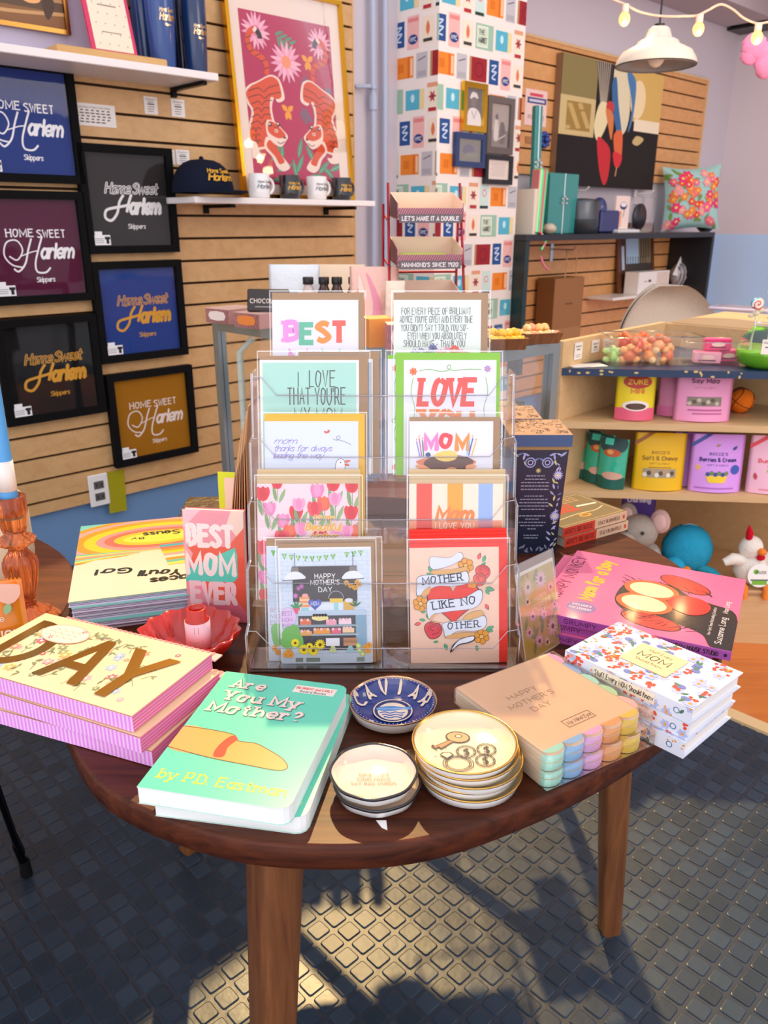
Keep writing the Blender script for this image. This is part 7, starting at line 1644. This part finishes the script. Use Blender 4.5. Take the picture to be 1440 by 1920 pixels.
x0,x1,z0,z1=wrect(986,1027,168,236,.03); t=wt('paper_sign','small pink paper sign with blue banner at the left of the right slats','sign',(x0+x1)/2,z0,.0225); w_,h_=x1-x0,z1-z0
b=B('f2cfc8','card'); b.box(-w_/2,-.0015,0,w_/2,0,h_); A=front(b,w_,h_,(0,0,100,120),-.0018); A.rect(10,74,96,94,'3c4a84'); A.rect(18,80,88,88,'d8d0dc'); A.rect(20,98,80,108,'d8485c'); A.text('YOUR',53,42,12,'6a5450',al='c',wid=40,wt=1.4,slab=1); A.text('POSITIVE',53,22,12,'6a5450',al='c',wid=74,wt=1.4,slab=1); b.build('sheet',t)
s,z=W(1023,262,.05); t=wt('blue_bow','dark blue gift bow pinned on the right slats','bow',s,z-.04,.0225); b=B('1c3c8c','gloss')
for a in range(0,360,45): b.ball(.028*math.cos(R(a)),-.02,.04+.028*math.sin(R(a)),.02,.013,.012,10,8)
b.ball(0,-.032,.04,.014,n=10,m=8); b.build('bow_loops',t); b=B('c89868','foil'); b.box(-.13,-.006,.02,-.03,0,.05); b.build('gold_tag',t)
# ================================================================ pendant lamp, string lights, garland
pd=3.3; c_=DD(1229,124,pd); t=thing('pendant_lamp','white enamel dome pendant lamp on a black cord at the top right','lamp',(c_.x,pd,c_.z))
rr=.142
b=B('e8dccc','satin'); pr=[(rr,-.0),(rr*1.005,.006),(rr*.98,.02),(rr*.86,.045),(rr*.62,.062),(rr*.55,.066),(rr*.50,.078),(rr*.42,.084),(rr*.34,.088),(rr*.26,.118),(rr*.2,.124)]
b.lathe(pr,48,c1=True); b.lathe([(r*.985,z-.002) for r,z in pr][::-1],48,col='a09890'); b.build('lamp_shade',t)
b=B('3a3634','satin'); b.tube([(rr*math.cos(2*PI*i/48),rr*math.sin(2*PI*i/48),.001) for i in range(48)],.0022,6,closed=True); b.build('rim',t)
b=B('16161a','satin'); b.cyl(0,0,.122,.134,.018,n=18); b.tube([(0,0,.13),(.001,0,.9)],.0035,8); b.build('cord',t)
b=B('fff0d8','satin'); b.ball(0,0,.03,.03,.03,.035,16,12); b.build('bulb',t)
sd=2.9
P=[DD(x,y,sd) for x,y in ((1040,-60),(1100,-30),(1150,-2),(1172,8),(1200,22),(1240,30),(1290,30),(1310,28),(1330,18),(1352,8),(1375,18),(1395,34),(1421,44),(1450,40),(1480,46))]
t=thing('string_lights','white cord string lights with glowing bulbs across the top right','string lights',tuple(P[5]))
b=B('e8c8b4','satin'); b.tube([tuple(p-P[5]) for p in [Vector(q) for q in catmull([tuple(p) for p in P],5)]],.0032,8); b.build('cord',t)
for x,y in ((1172,12),(1311,31),(1421,47)):
    q=DD(x,y,sd)-P[5]
    b=B('f0d8c8','satin'); b.cyl(q.x,q.y-.006,q.z-.018,q.z+.004,.011,n=12); b.build('socket',t)
    b=B('ffcf80','glow'); b.ball(q.x,q.y-.006,q.z-.036,.017,.017,.020,16,12); b.build('bulb',t)
    l=bpy.data.lights.new('string_bulb','POINT'); l.energy=.6; l.color=(1,.62,.28); l.shadow_soft_size=.02; lo=bpy.data.objects.new('string_bulb_light',l); COL.objects.link(lo); lo.location=tuple(q+P[5]+Vector((0,-.03,-.075)))
for k,(x,y,r) in enumerate(((1414,88,.05),(1428,98,.04),(1406,104,.035),(1438,122,.05))):
    q=DD(x,y,3.6); b=B('f29ac0','plush'); b.ball(0,0,0,r,r*.5,r,14,10,wob=.12,seed=k); o=b.build('pink_pompom',None,tuple(q)); tag(o,'fluffy pink garland flower hanging at the right edge under the string lights','garland','pink garland at the right edge')
# ---------------------------------------------------------------- pieces that belong to a part of a thing
SUB={'socket':('wall_outlet','plate'),'bulb':('string_lights','socket'),'sleeve_seam':('greeting_card','clear_sleeve'),'pocket_edge':('card_rack','pocket'),'foot_cap':('round_side_table','hairpin_leg'),'straw':('tumbler','lid'),'stand_edge':('acrylic_stand','stand_body'),'bin_rim':('clear_bin','walls'),'wick':('taper_candle','candle_body'),'comb':('plush_chicken','body'),'wattle':('plush_chicken','body'),'beak':('plush_chicken','body'),'nose':('plush_mouse','body'),'eye':('plush_mouse','body'),'seam_lines':('toy_basketball','ball')}
for kind in ('mug','tumbler','cap'): 
    for o in [o for o in COL.objects if not o.parent and o.name.split('.')[0]==kind]:
        ch={c.name.split('.')[0]:c for c in o.children}; host=ch.get('cup') or ch.get('body') or ch.get('crown')
        if 'lettering' in ch: ch['lettering'].parent=host
for root in [o for o in COL.objects if not o.parent and o.type=='EMPTY']:
    kids=sorted(root.children,key=lambda c:c.name); rn=root.name.split('.')[0]
    for part,(thing_,host) in SUB.items():
        if thing_!=rn: continue
        hs=[c for c in kids if c.name.split('.')[0]==host]; ps=[c for c in kids if c.name.split('.')[0]==part]
        for i,p_ in enumerate(ps):
            if hs: p_.parent=hs[min(i,len(hs)-1)]
